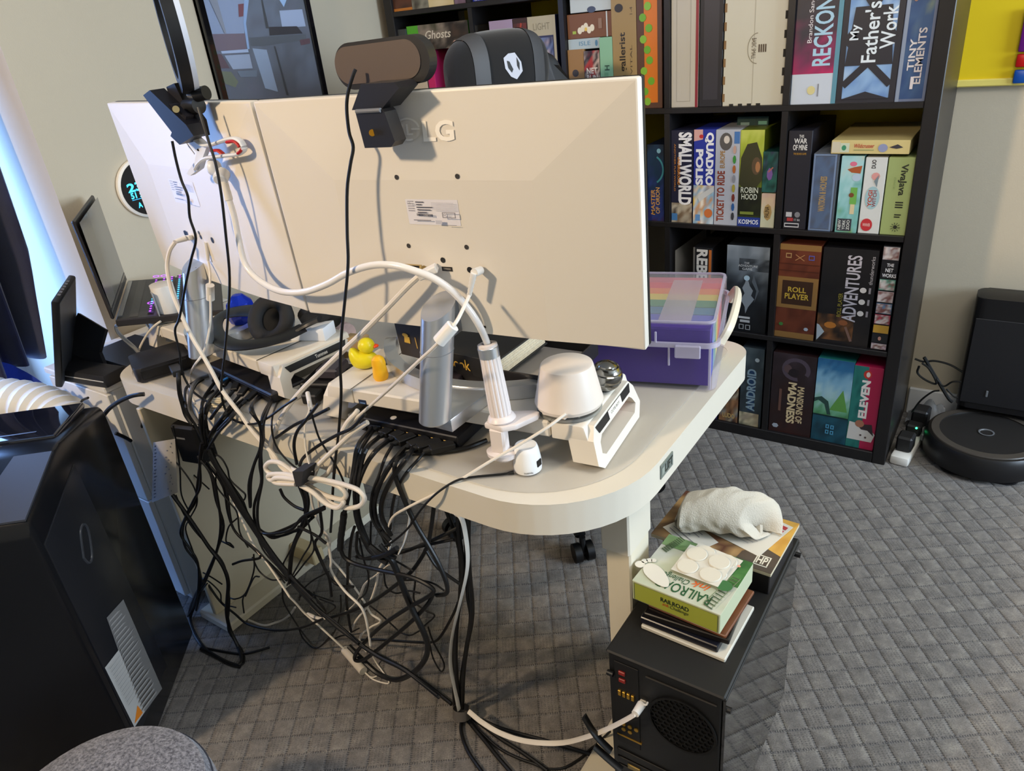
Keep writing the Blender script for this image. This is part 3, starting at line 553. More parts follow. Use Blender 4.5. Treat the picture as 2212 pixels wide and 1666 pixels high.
def a(p):
    p.rect(0, 0, 1, .32, '#143a48'); p.art(0, 0, 1, .32, ['#123442', '#1f5568', '#143c4a'], 66, 7, 5); p.art(0, .33, 1, 1, ['#3f7a4a', '#6fae8a', '#a8ccd4', '#7fb0cc', '#2f6f9c', '#235a86'], 67, 9, 12, .85); p.poly([(.45, .4), (.78, .66), (.95, .4)], '#5f9a4a'); p.poly([(0, .52), (.2, .55), (.4, .5), (.5, .34), (.4, .34), (.3, .46), (.12, .5), (0, .47)], '#2a4a44'); p.rect(0, .315, 1, .33, '#0c2a30')
    for i in range(2):
        for j in range(2): p.frame(.40 + .14 * i, .10 + .07 * j, .50 + .14 * i, .15 + .07 * j, .03, .012, '#4f9ac0')
game('teal game box with a misty green mountain landscape', 0, C4(1200), C4(1445), c7(800), c7(185), '#1f6a62', art=a, ut=C4(1370), depth=.3)
def a(p):
    p.rect(0, 0, 1, 1, '#b3204e'); p.art(0, 0, .5, 1, ['#1f6a66', '#2a7a72', '#175a58'], 68, 4, 10); p.text('ELEVEN', .32, .38, .62, .84, '#efe9e4', 90, .05); p.disc(.48, .91, .14, .05, '#c43a30'); p.disc(.5, .91, .07, .03, '#e8d8d0'); p.poly([(.02, .1), (.9, .1), (1, .2), (.7, .3), (.05, .32)], '#d8d4d0'); p.poly([(.3, .3), (.85, .32), (.95, .18), (.72, .24), (.5, .24)], '#3a2f33'); p.disc(.42, .31, .16, .045, '#a87058'); p.disc(.5, .17, .04, .012, '#5a4a48'); p.disc(.68, .15, .04, .012, '#5a4a48')
game('crimson and teal game box with white lettering and a person in a white shirt', 0, C4(1442), C4(1640), c7(840), c7(235), '#b3204e', art=a, ut=C4(1600), depth=.3)
# ================================================================== desk
def rrect(x0, y0, x1, y1, r, n=8):
    out = []
    for cx, cy, a0 in ((x1 - r, y1 - r, 0), (x0 + r, y1 - r, 90), (x0 + r, y0 + r, 180), (x1 - r, y0 + r, 270)):
        for k in range(n + 1): a = math.radians(a0 + 90 * k / n); out.append((cx + r * math.cos(a), cy + r * math.sin(a)))
    return out
def rrects(x0, y0, x1, y1, rs, n=8):
    out = []
    for cx, cy, a0, r in ((x1 - rs[0], y1 - rs[0], 0, rs[0]), (x0 + rs[1], y1 - rs[1], 90, rs[1]), (x0 + rs[2], y0 + rs[2], 180, rs[2]), (x1 - rs[3], y0 + rs[3], 270, rs[3])):
        for k in range(n + 1): a = math.radians(a0 + 90 * k / n); out.append((cx + r * math.cos(a), cy + r * math.sin(a)))
    return out
M_DESK = mat('cream white desk paint', '#d3ccbd', .42, spec=.45); M_LEG = mat('beige powder coat', '#d6cdb8', .5)
DX0, DX1, DY0, DY1 = -1.735, -.408, .722, 1.42
desk = thing('standing_desk', 'white standing desk with rounded corners under two monitors', 'desk', (-1.07, 1.05, 0))
top = B().prism(rrects(DX0, DY0, DX1, DY1, (.06, .06, .10, .20), 12), ZD - .058, ZD, bev=.004).build('desk_top', M_DESK, desk)
B().box((-.484, .872, .025), (-.437, .948, ZD - .058), .003).build('leg', M_LEG, desk)
B().box((-.489, .866, .56), (-.4355, .954, ZD - .058), .003).build('leg_sleeve', M_DESK, desk)
B().box((-.53, .78, 0), (-.437, 1.36, .026), .006).build('foot', M_LEG, desk)
B().box((-1.66, .872, .025), (-1.61, .948, ZD - .058), .003).build('leg', M_LEG, desk)
B().box((-1.615, .712, .028), (-1.60, 1.30, ZD - .058), .002).build('side_panel', mat('beige side panel', '#c9bda3', .6, vary=.05, vscale=6), desk)
B().box((-1.665, .700, 0), (-1.535, 1.30, .028), .005).build('foot', M_LEG, desk)
B().box((-1.56, 1.02, .55), (-.48, 1.06, ZD - .058), .003).build('cross_beam', M_LEG, desk)
B().box((-1.60, .98, .03), (-1.50, 1.02, .075), .003).build('foot_bracket', mat('pale wood block', '#d8c49a', .6), desk)
pb = Print((DX1, .0, .0), (0, 1, 0), (0, 0, 1)); q = [pb.px(*c) for c in ((1425, 938), (1452, 913), (1452, 941), (1425, 966))]
y0, y1, z0, z1 = min(a[0] for a in q), max(a[0] for a in q), .687, .714
bd = B().box((DX1 - .001, y0, z0), (DX1 + .002, y1, z1), .0008).build('control_badge', mat('grey lcd badge', '#6d756e', .3), desk)
p = Print((DX1 + .002, y0, z0), (0, y1 - y0, 0), (0, 0, z1 - z0)); p.text('LIFT', .34, .2, .95, .8, '#20261f', 0, .02); p.rect(.06, .25, .26, .75, '#8d958c'); p.build('badge_lettering', bd)
mt = thing('desk_mat', 'clear glass mat with rounded corners covering the white desk top', 'desk mat', (-1.07, 1.05, ZD))
MATZ = ZD + .003
B().prism(rrects(DX0 + .03, DY0 + .022, DX1 - .035, DY1 - .03, (.04, .04, .08, .185), 12), ZD + .0006, MATZ, bev=.0006).build('glass_sheet', clear_mat('grey glass sheet', '#f4f2ee', .22, .08), mt)

# ================================================================== monitors
M_MON = mat('warm white monitor plastic', '#dfd8cc', .38, spec=.4); M_BLK = mat('black plastic', '#101012', .45); M_BLKG = mat('glossy black', '#08080a', .12)
M_SILV = mat('brushed silver metal', '#cfd1d4', .28, metal=.85, aniso=.2); M_WHT = mat('white plastic', '#e3dfd8', .35); M_HOLE = mat('dark hole', '#1a1614', .8); M_GREYP = mat('grey plastic', '#6d6f72', .4)
def monitor(label, org, yaw, tilt, logo=None, sticker=None, holes=(), ports=()):
    w, h = .613, .352; M = frame(org, yaw, tilt); t = thing('monitor', label, 'monitor', org, 'pair of white monitors seen from behind', 0)
    B(M).box((0, 0, 0), (w, .017, h), .003, 2).build('rear_housing', M_MON, t)
    a, c, d, e, pz = .135, .47, .004, .236, -.010
    vs = [(0.003, 0, .003), (w - .003, 0, .003), (w - .003, 0, h - .003), (.003, 0, h - .003), (a, pz, d), (c, pz, d), (c, pz, e), (a, pz, e)]
    sh = B(M).add(vs, [[4, 5, 6, 7], [0, 1, 5, 4], [1, 2, 6, 5], [2, 3, 7, 6], [3, 0, 4, 7]]).build('back_bulge', M_MON, t, smooth=False)
    bz = B(M).box((0, .017, 0), (w, .0255, h), .0015).build('bezel', M_BLK, t)
    B(M).box((.005, .0255, .012), (w - .005, .0262, h - .005)).build('screen', M_BLKG, bz)
    lo = M @ Ve((a, pz, e)); U = M.to_3x3() @ Ve((c - a, 0, 0)); V = M.to_3x3() @ Ve((0, -pz, h - e))
    pl = Print(lo, U, V); pc = Print(M @ Ve((a, pz, d)), U, M.to_3x3() @ Ve((0, 0, e - d)))
    return t, M, pl, pc, sh
t, MR, pl, pc, sh = monitor('white monitor back with a raised round logo, webcam clipped on top', (-.999, .7785, .9605), 6.22, 2.05)
lg = '#fbf4e6'
x0, y0 = pl.px(858, 305); x1, y1 = pl.px(905, 253)
cx, cy, rx, ry = (x0 + x1) / 2, (y0 + y1) / 2, (x1 - x0) / 2, (y1 - y0) / 2
pl.st = .0002
pl.disc(cx, cy, rx, ry, '#e8dfd0', 28); pl.annulus(cx, cy, rx, ry, .16, lg, 30, 10, 290); pl.rect(cx - rx * .12, cy - ry * .5, cx + rx * .05, cy + ry * .45, lg); pl.rect(cx - rx * .12, cy - ry * .5, cx + rx * .4, cy - ry * .34, lg); pl.rect(cx + rx * .3, cy - ry * .06, cx + rx * .98, cy + ry * .1, lg); pl.disc(cx - rx * .45, cy + ry * .35, rx * .14, ry * .14, lg, 10)
x2, y2 = pl.px(917, 306); x3, y3 = pl.px(979, 258); pl.text('LG', x2, y2, x3, y3, lg, 0, .03)
pl.build('raised_logo', t, print_mat('glossy raised lettering', .15, .6))
def sticker(pc, t, c, small=False):
    (xa, ya), (xb, yb) = pc.px(*c[0]), pc.px(*c[1]); W_, H_ = xb - xa, yb - ya; F = lambda x, y: (xa + x * W_, ya + y * H_)
    R4 = lambda a, b_, c_, d_, col: pc.rect(*F(a, b_), *F(c_, d_), col)
    R4(0, 0, 1, 1, '#e2dfe4')
    for i in range(5): R4(.04, .9 - .09 * i, .16, .93 - .09 * i, '#9a98a0')
    for i, (a, b_) in enumerate(((.2, .36), (.21, .32), (.21, .52), (.22, .48), (.22, .4))): R4(a, .88 - .1 * i, b_, .92 - .1 * i, '#5a5860')
    for i in range(14): R4(.2 + .024 * i, .36, .2 + .024 * i + .014, .46, '#3a383e')
    R4(.14, .2, .48, .23, '#6a6870')
    for i in range(6): R4(.53, .9 - .05 * i, .95, .915 - .05 * i, '#b4b2ba')
    if not small: pc.frame(*F(.72, .34), *F(.97, .56), .004, .004, '#77757d'); pc.text('FC', *F(.75, .39), *F(.82, .51), '#55535a'); pc.text('LG', *F(.09, .86), *F(.15, .93), '#55535a')
    R4(.58, .1, .7, .25, '#c4c2ca'); R4(.76, .06, .97, .08, '#8f8d95')
sticker(pc, t, ((885, 484), (988, 432)))
def flush(nm, pc, t):
    pc.build(nm, t); pc.vs, pc.fs, pc.cs, pc.k = [], [], [], 1
flush('rating_sticker', pc, t)
for u, v in ((857, 383), (988, 381), (883, 531), (1008, 534)): x, y = pc.px(u, v); pc.disc(x, y, .011, .016, '#3a3530', 12); flush('screw_hole', pc, t)
for u, v, r in ((957, 562, .013), (1015, 583, .014), (1037, 584, .018)): x, y = pc.px(u, v); pc.disc(x, y, r, r * 1.45, '#17130f', 14); flush('round_port', pc, t)
x, y = pc.px(955, 580); pc.rect(x, y - .016, x + .055, y + .014, '#2a2622'); pc.rect(x + .008, y - .006, x + .047, y + .006, '#77726a'); flush('display_port', pc, t)
x, y = pc.px(893, 577); pc.poly([(x - .045, y + .02), (x + .05, y + .02), (x + .04, y - .022), (x - .035, y - .022)], '#b9a06a'); pc.poly([(x - .03, y + .012), (x + .036, y + .012), (x + .03, y - .014), (x - .024, y - .014)], '#191512'); pc.disc(x - .055, y, .016, .022, '#8a7440', 8); pc.disc(x + .062, y - .004, .016, .022, '#8a7440', 8); flush('serial_port', pc, t)
x, y = pc.px(1046, 706); pc.rect(x - .01, y - .008, x + .01, y + .008, '#221d18')
flush('slot', pc, t)
t2, ML, pl2, pc2, sh2 = monitor('white monitor back with a small barcode label beside the ring light', (-1.613, .875 + .0145, .960), -9.94, 2.05)
sticker(pc2, t2, ((380, 436), (416, 394)), True); flush('rating_sticker', pc2, t2)
for u, v, r in ((402, 505, .022), (430, 503, .012), (434, 512, .014), (459, 519, .018)): x, y = pc2.px(u, v); pc2.disc(x, y, r, r * 1.5, '#1d1815', 10); flush('round_port', pc2, t2)
x, y = pc2.px(402, 504); pc2.rect(x - .03, y - .02, x + .03, y + .02, '#3a3020'); flush('display_port', pc2, t2)

# ---- silver stands
RZ = .806                                    # top of the risers
def stand(label, c, r, topz, mon_M, mx, arc_px, cut=.55, zb=RZ, sh=(0, 0)):
    t = thing('monitor_stand', label, 'monitor stand', (c[0], c[1], RZ), 'silver monitor stands')
    b = B(); seg = 36; vs = []; n = seg
    for k in range(seg):
        a = 2 * math.pi * k / seg; x, y = c[0] + r * math.cos(a), c[1] + r * math.sin(a)
        for z in (zb + .001, zb + .004, topz - .055, topz - .054, topz + (y - c[1] + r) * cut): vs.append((x, y, z))
    # small chamfer at the foot
    for k in range(seg): vs[5 * k] = (c[0] + (r - .003) * math.cos(2 * math.pi * k / seg), c[1] + (r - .003) * math.sin(2 * math.pi * k / seg), zb + .001)
    fs = [[5 * k + i, 5 * ((k + 1) % n) + i, 5 * ((k + 1) % n) + i + 1, 5 * k + i + 1] for k in range(n) for i in range(4)] + [[5 * k for k in range(n)][::-1], [5 * k + 4 for k in range(n)]]
    vs = [(x + sh[0] * (z - zb), y + sh[1] * (z - zb), z) for x, y, z in vs]
    b.add(vs, fs); b.build('column', M_SILV, t)
    tx, ty = c[0] + sh[0] * (topz - .0545 - zb), c[1] + sh[1] * (topz - .0545 - zb)
    B().tube([(tx + (r + .0002) * math.cos(a), ty + (r + .0002) * math.sin(a), topz - .0545) for a in [2 * math.pi * k / 40 for k in range(40)]], .0006, 6, closed=True).build('seam', M_GREYP, t)
    pm = mon_M @ Ve((mx, -.008, .055)); d = (pm - Ve((tx, ty, pm.z))); d.z = 0; nrm_ = mon_M.to_3x3() @ Ve((0, 1, 0)); L = max(d.dot(nrm_), .012); yaw = math.degrees(math.atan2(nrm_.y, nrm_.x)) - 90
    nb = B(frame((tx, ty, topz), yaw)); nb.prism([(.004, -.040), (L + .004, -.040), (L + .004, .016), (.004, .008)], -r * .8, r * .8, M=Mx(((0, 0, 1, 0), (1, 0, 0, 0), (0, 1, 0, 0), (0, 0, 0, 1))), bev=.003); nb.build('neck', mat('grey metal neck', '#85878a', .4, metal=.7), t)
    P = [onz(*q, RZ + .012) for q in arc_px]     # crescent foot through three points of the photo
    ax, ay, bx, by, cx, cy = P[0].x, P[0].y, P[1].x, P[1].y, P[2].x, P[2].y
    D = 2 * (ax * (by - cy) + bx * (cy - ay) + cx * (ay - by)); ux = ((ax * ax + ay * ay) * (by - cy) + (bx * bx + by * by) * (cy - ay) + (cx * cx + cy * cy) * (ay - by)) / D
    uy = ((ax * ax + ay * ay) * (cx - bx) + (bx * bx + by * by) * (ax - cx) + (cx * cx + cy * cy) * (bx - ax)) / D; rr = math.hypot(ax - ux, ay - uy)
    a0 = math.atan2(ay - uy, ax - ux); a1 = math.atan2(cy - uy, cx - ux)
    while a1 < a0: a1 += 2 * math.pi
    m = 36; out = [(ux + (rr + .010) * math.cos(a0 + (a1 - a0) * k / m), uy + (rr + .010) * math.sin(a0 + (a1 - a0) * k / m)) for k in range(m + 1)]
    inn = [(ux + (rr - .014) * math.cos(a0 + (a1 - a0) * k / m), uy + (rr - .014) * math.sin(a0 + (a1 - a0) * k / m)) for k in range(m + 1)]
    B().prism(out + inn[::-1], RZ + .001, RZ + .026, bev=.0015).build('crescent_foot', M_SILV, t); am = math.atan2(c[1] - uy, c[0] - ux)
    q = Ve((ux + rr * math.cos(am), uy + rr * math.sin(am), 0)); B().prism([(c[0] - r * .75, c[1] + r * .6), (c[0] + r * .75, c[1] + r * .6), (q.x + .05, q.y + .003), (q.x - .05, q.y + .003)], RZ + .001, RZ + .024, bev=.001).build('foot_bridge', M_SILV, t)
    return t
stand('silver monitor stand with a round column and crescent foot near the rubber duck', (-.704, .738), .0258, 1.004, MR, .29, ((846, 742), (955, 838), (1172, 838)), zb=.832, sh=(.10, .15))
stand('silver monitor stand with a round column beside the white smart speaker and headphones', (-1.400, .788), .0275, .985, ML, .19, ((430, 706), (465, 738), (560, 690)), sh=(.02, .24))

# ================================================================== risers
M_RIS = mat('ivory riser plastic', '#ddd6ca', .4)
def riser(label, org, yaw, L, D, text, sc=0., strip=None, slots=()):
    H = RZ - MATZ; M = frame((org[0], org[1], MATZ), yaw); t = thing('monitor_riser', label, 'monitor riser', (org[0], org[1], MATZ), 'white monitor risers')
    B(M).box((.075, 0, H - .030), (L - .078, D, H), .003).build('shelf_plate', M_RIS, t)
    for s, (x0, x1) in ((-1, (0, .073)), (1, (L - .076, L))):
        # end piece: top cap with chamfer plus hollow end frame
        poly = [(x0, H - .030), (x1, H - .030), (x1, H), (x0, H)] if s > 0 else None
        top = [(.004, 0), (.004, H - .022), (.022, H - .001), (.073, H - .001), (.073, H - .028), (.03, H - .028), (.036, 0)]
        e = B(M); Mf = Mx(((1, 0, 0, 0), (0, 0, 1, 0), (0, 1, 0, 0), (0, 0, 0, 1)))
        xs = (lambda x: L - x) if s > 0 else (lambda x: x)
        e.prism([(xs(x), z) for x, z in ((.010, H - .030), (.018, H - .002), (.022, H), (.075, H), (.075, H - .030))], 0, D, M=Mf, bev=.002)
        cap = e.build('end_cap', M_RIS, t)
        # end frame in the (y,z) plane, leaning outward
        def pt(y, z, x): return (xs(x - .018 * (1 - z / H) + .012), y, z)
        out = [(.022, 0), (D - .022, 0), (D + .012, .03), (D + .010, .045), (D - .012, H - .012), (D - .02, H - .004), (.012, H - .004), (.0, H - .016), (-.004, .03), (.004, .0)]
        out = [(.012, 0), (D - .012, 0), (D + .008, .022), (D - .004, H - .02), (D - .02, H - .004), (.016, H - .004), (.0, H - .024), (-.006, .014)]
        inn = [(.030, .016), (D - .026, .016), (D - .012, .028), (D - .022, H - .036), (D - .032, H - .028), (.034, H - .028), (.022, H - .036), (.018, .024)]
        f = B(M); n = len(out); vs = []
        for x in (-.004, .040):
            for y, z in out + inn: vs.append(pt(y, z, x))
        fs = []
        for i in range(n):
            j = (i + 1) % n
            fs += [[i, j, n + j, n + i], [2 * n + i, 3 * n + i, 3 * n + j, 2 * n + j], [i, 2 * n + i, 2 * n + j, j], [n + i, n + j, 3 * n + j, 3 * n + i]]
        f.add(vs, fs); f.build('end_frame', M_RIS, t, smooth=False)
        if s > 0:
            sv = [pt(.018, H - .008, -.0052), (pt(.026, H - .022, -.0052)), pt(D - .026, H - .022, -.0052), pt(D - .020, H - .008, -.0052)]
            n3 = [Ve(v) + Ve((-.003, 0, 0)) for v in sv]
            st = B(M).add(sv + n3, [[0, 1, 2, 3], [7, 6, 5, 4], [0, 4, 5, 1], [1, 5, 6, 2], [2, 6, 7, 3], [3, 7, 4, 0]]).build('black_strip', M_BLK, t, smooth=False)
            if text:
                o = M @ Ve(pt(D * text[1], H - .0205, -.0056)); U = M.to_3x3() @ (Ve(pt(D * text[2], H - .0205, -.0056)) - Ve(pt(D * text[1], H - .0205, -.0056))); V = M.to_3x3() @ (Ve(pt(D * .3, H - .0085, -.0056)) - Ve(pt(D * .3, H - .0205, -.0056)))
                p = Print(o, U, V)
                if text[3]: p.rect(0, -.1, 1, 1.1, '#e4ded2'); p.text(text[0], .16, .3, .84, .7, '#2a2624')
                else: p.text(text[0], .05, .2, .95, .85, '#d6d2cc', 0, .02)
                p.build('strip_label', st)
    g = B(M).box((L - .0775, 0, H - .0005), (L - .0755, D, H + .0004)); g.build('seam', mat('seam line grey', '#4a463f', .7), t)  # thin dark line for the joint between plate and end piece
    B(M).box((.0735, 0, H - .0005), (.0745, D, H + .0004)).build('seam', MATS['seam line grey'], t)
    return t, M, H
rs, MRS, HR = riser('white monitor riser with a handwritten name label on its end strip', (-1.035, .792), 6.6, .555, .198, ('CUTIE BOY', .36, .66, True))
ls, MLS, HL = riser('white monitor riser with a printed black end strip under the headphones', (-1.748, .866), -5.6, .573, .196, ('Tommee', .46, .64, False))
p = Print(MRS @ Ve((0, 0, 0)), MRS.to_3x3() @ Ve((1, 0, 0)), Ve((0, 0, 1))); x, z = p.px(783, 868); p.rect(x - .009, z - .005, x + .009, z + .004, '#1c2a4a'); p.rect(x - .006, z - .004, x + .006, z - .001, '#5f7fb0'); p.build('usb_port', rs)
p = Print(MLS @ Ve((0, 0, 0)), MLS.to_3x3() @ Ve((1, 0, 0)), Ve((0, 0, 1))); x, z = p.px(347, 726); p.disc(x, z, .003, .003, '#3a342c', 10); p.build('screw_hole', ls)
# ================================================================== side cabinet, laptop, tablets
M_CAB = mat('white cabinet laminate', '#e2e2e0', .45)
cab = thing('side_cabinet', 'small white cabinet standing between the desk and the window bay', 'cabinet', (-1.90, .95, 0))
B().box((-2.05, .735, .0), (-1.752, 1.25, .672), .003).build('body', M_CAB, cab); B().box((-2.052, .718, .672), (-1.750, 1.25, .69), .003).build('top', M_CAB, cab)
B().box((-2.045, .7205, .35), (-1.757, .735, .665), .002).build('door', M_CAB, cab); B().box((-2.045, .7205, .02), (-1.757, .735, .345), .002).build('door', M_CAB, cab)
CT = .69
P1 = Ve((-1.717, .785, .845)); P2 = Ve((-2.0, .983, .845)); h_ = (P2 - P1).normalized(); d_ = Ve((-h_.y * -1, h_.x * -1, 0)); d_ = Ve((.583, .812, 0))
LM = Mx(((h_.x, d_.x, 0, P1.x), (h_.y, d_.y, 0, P1.y), (0, 0, 1, P1.z), (0, 0, 0, 1)))
lap = thing('laptop', 'open dark laptop with a blue and purple lit keyboard on a metal stand', 'laptop', (-1.82, .95, CT + .1))
TL = LM @ Mx.Rotation(math.radians(-7), 4, 'X')
base = B(TL).box((0, 0, -.018), (.348, .24, 0), .003).build('base', mat('dark laptop shell', '#2a2728', .4), lap)
lid = B(LM @ Mx.Rotation(math.radians(2), 4, 'X')).box((0, -.008, .002), (.348, 0, .238), .003).build('lid', MATS['dark laptop shell'], lap)
p = Print((LM @ Mx.Rotation(math.radians(2), 4, 'X')) @ Ve((.348, .0001, .004)), (LM.to_3x3() @ Ve((-.348, 0, 0))), LM.to_3x3() @ Ve((0, 0, .234)))
p.rect(.015, .1, .985, .97, '#807c74'); p.rect(0, 0, 1, .085, '#2b2627'); p.build('display', lid, print_mat('display with painted reflection', .18))  # grey on the switched-off screen paints in the reflected wall
B(TL).box((.02, .004, 0), (.33, .014, .003)).build('hinge', mat('hinge metal', '#9a9a9c', .3, metal=.8), lap)
pk = Print(TL @ Ve((.348, 0, .0002)), TL.to_3x3() @ Ve((-.348, 0, 0)), TL.to_3x3() @ Ve((0, .24, 0)))
pk.rect(.03, .12, .97, .2, '#3a3634')
for r in range(5):
    for c in range(15):
        x = .05 + .06 * c; y = .28 + .085 * r; pk.rect(x, y, x + .046, y + .06, '#1a181b')
pk.build('keyboard', lap)
kl = Print(TL @ Ve((.348, 0, .0022)), TL.to_3x3() @ Ve((-.348, 0, 0)), TL.to_3x3() @ Ve((0, .24, 0)))
for r in range(5):
    for c in range(15):
        x = .05 + .06 * c; y = .28 + .085 * r; kl.rect(x + .012, y + .02, x + .034, y + .04, '#3ea8e8' if 1 < c < 12 else '#9a3ae8')
for c, y in ((1, .32), (1, .4), (13, .32), (13, .4)): kl.annulus(.05 + .06 * c, y, .03, .035, .3, '#a040ff', 14)
kl.build('key_lights', lap, print_mat('lit key legends', .4, 0, 2.2))
st = thing('laptop_stand', 'bent silver metal stand carrying the open laptop', 'laptop stand', (-1.85, .9, CT))
M_ALU = mat('satin aluminium', '#b9bcc0', .35, metal=.6)
for k, hx in (('arm', .04), ('arm', .29)):
    q = [LM @ Ve((hx, .20, -.055)), LM @ Ve((hx, .02, -.027)), LM @ Ve((hx, -.012, -.035)), LM @ Ve((hx, .012, -.09)), LM @ Ve((hx, .05, CT + .006 - P1.z)), LM @ Ve((hx, .21, CT + .004 - P1.z))]
    B().tube(spline(q, 5), .011, 8, flat=.32, up=(0, 0, 1)).build(k, M_ALU, st)
B(LM).box((.04, .13, -.052), (.29, .17, -.046), .001).build('rest_plate', M_ALU, st)
# tablet and folios on the cabinet
M_DKG = mat('dark grey rubber', '#3a3c42', .5)
tb = thing('tablet', 'grey tablet in a thick black case standing upright beside the window bay', 'tablet', (-2.0, .76, CT))
T0, T1, B0 = onz(118, 652, .93), onz(156, 594, .93), onz(127, 838, CT + .001); ex_ = (T1 - T0); ez_ = T0 - B0; nx_ = ez_.cross(ex_).normalized()
TM = Mx(((ex_.normalized().x, nx_.x, ez_.normalized().x, B0.x), (ex_.normalized().y, nx_.y, ez_.normalized().y, B0.y), (ex_.normalized().z, nx_.z, ez_.normalized().z, B0.z), (0, 0, 0, 1))); tw, th_ = ex_.length, ez_.length
B(TM).box((0, -.008, 0), (tw, .008, th_), .005, 2).build('case', mat('black tablet case', '#17181b', .5), tb)
for sg in (-1, 1): B(TM).box((.008, sg * .0079 - .0006, .008), (tw - .008, sg * .0079 + .0006, th_ - .008), .0005).build('back', mat('tablet slate', '#4a4e56', .4), tb)
for i in range(6): B(TM).box((tw * (.2 + .1 * i), -.003, th_), (tw * (.26 + .1 * i), .003, th_ + .0015)).build('button', M_GREYP, tb)
fo = thing('folio_stand', 'black folding folio stand propped like a tent beside the tablet', 'folio stand', (-1.95, .78, CT))
FA = [onp(*q, (-1.92, .76, .72), Ve((.35, -.8, .45)).normalized()) for q in ((168, 676), (228, 712), (214, 762), (133, 752))]
nn = Ve((.02, -.012, .012))
B().add(FA + [v - Ve((.0, -.006, .004)) for v in FA], [[0, 1, 2, 3], [7, 6, 5, 4], [0, 4, 5, 1], [1, 5, 6, 2], [2, 6, 7, 3], [3, 7, 4, 0]]).build('upper_flap', mat('black folio leather', '#26282d', .45), fo)
FB = [FA[3], FA[2], Ve((FA[2].x + .03, FA[2].y - .012, CT + .004)), Ve((FA[3].x + .02, FA[3].y - .012, CT + .004))]
B().add(FB + [v + Ve((0, .008, 0)) for v in FB], [[0, 1, 2, 3], [7, 6, 5, 4], [0, 4, 5, 1], [1, 5, 6, 2], [2, 6, 7, 3], [3, 7, 4, 0]]).build('lower_flap', MATS['black folio leather'], fo)
pbk = thing('power_brick', 'long black power brick with a pale edge line lying across the cabinet and desk edge', 'power brick', (-1.80, .74, CT))
PM = frame((-1.912, .688, CT + .001), 9)
B(PM).box((0, 0, 0), (.185, .062, .034), .006, 2).build('housing', mat('charcoal brick', '#232428', .45), pbk); B(PM).box((.006, -.0006, .017), (.18, .0, .0195)).build('edge_line', mat('pale line', '#c9ccd0', .4), pbk)
blk_pad = tag(B().box((-1.99, .80, CT), (-1.78, .95, CT + .012), .004).build('notebook', mat('dark notebook', '#1f2024', .5)), 'thin dark notebook lying under the laptop stand', 'notebook')

# ================================================================== things on the left riser
sp = thing('smart_speaker', 'small white smart speaker with a silver screen face on the monitor riser', 'smart speaker', (-1.70, .92, RZ))
C = onz(363, 694, RZ); SM = frame((C.x, C.y + .012, RZ), -24)
B(SM).lathe([(.020, 0), (.026, .004)], 24, sx=1.15).build('foot', M_ALU, sp)
body = []
B(SM).prism(rrect(-.033, -.026, .033, .026, .022, 6), .004, .092, bev=.006).build('body', mat('pale grey fabric shell', '#d3cfc9', .6, bump=.1, bscale=900), sp)
B(SM).box((.008, -.0285, .012), (.034, -.0255, .082), .001).build('screen', mat('silver grey screen', '#b4b8bf', .25, metal=.4), sp)
hp = thing('headphones', 'black over-ear headphones lying on their side on the monitor riser', 'headphones', (-1.38, .93, RZ))
M_HB = mat('black headband', '#141416', .42); M_PAD = mat('black ear pad foam', '#1b1a1a', .8, bump=.3, bscale=700)
band = [onz(u, v, z) for u, v, z in ((560, 672, .862), (520, 672, .856), (480, 682, .846), (464, 705, .838), (474, 731, .834), (510, 746, .834), (565, 741, .834), (615, 727, .836), (655, 708, .842))]
B().tube(spline(band, 6), .019, 10, flat=.22, up=(0, -.35, .9)).build('headband', M_HB, hp)
yk = [onz(u, v, z) for u, v, z in ((640, 714, .84), (665, 700, .85), (690, 688, .862))]
B().tube(spline(yk, 5), .012, 8, flat=.5).build('yoke', M_HB, hp)
cc = onz(585, 690, .852); EM = Mx.Translation(cc) @ Ve((.32, -.62, .52)).to_track_quat('Z', 'Y').to_matrix().to_4x4()
tor = B(EM); tor.grid(lambda a, c: Ve(((.037 + .016 * math.cos(c * 6.2832)) * math.cos(a * 6.2832), (.042 + .016 * math.cos(c * 6.2832)) * math.sin(a * 6.2832), .014 * math.sin(c * 6.2832))), 40, 12, True, True); tor.build('ear_cushion', M_PAD, hp)
B(EM).lathe([(.044, -.004), (.05, -.012), (.044, -.026), (.0, -.03)], 32).build('ear_cup', M_HB, hp); B(EM).lathe([(.036, -.003), (0, -.002)], 24).build('speaker_mesh', mat('speaker cloth', '#0c0b0c', .9), hp)
c2 = onz(693, 672, .85); E2 = Mx.Translation(c2) @ Ve((-.5, .6, .6)).to_track_quat('Z', 'Y').to_matrix().to_4x4()
B(E2).lathe([(.0, -.03), (.044, -.024), (.05, -.012), (.044, .0), (.03, .012), (.0, .008)], 28).build('ear_cup', M_HB, hp)
wd = onz(612, 736, RZ); tag(B(frame((wd.x, wd.y, RZ), 18)).prism([(0, 0), (.105, 0), (.105, .030), (.045, .022)], 0, .05, M=Mx(((1, 0, 0, 0), (0, 0, 1, 0), (0, 1, 0, 0), (0, 0, 0, 1))), bev=.002).build('charging_wedge', mat('cool white plastic', '#dfe3ea', .35)), 'white wedge shaped dock lying on the riser beside the headphones', 'dock')
c = onz(500, 655, .86); bag = B().lathe([(.0, 0), (.03, .002), (.036, .02), (.03, .05), (.012, .068), (.0, .07)], 9, Mx.Translation((c.x, c.y + .02, RZ))); tag(bag.build('gift_bag', mat('shiny royal blue foil', '#1432b4', .25, metal=.3, bump=.6, bscale=60)), 'crumpled shiny royal blue foil bag behind the headphones', 'bag')
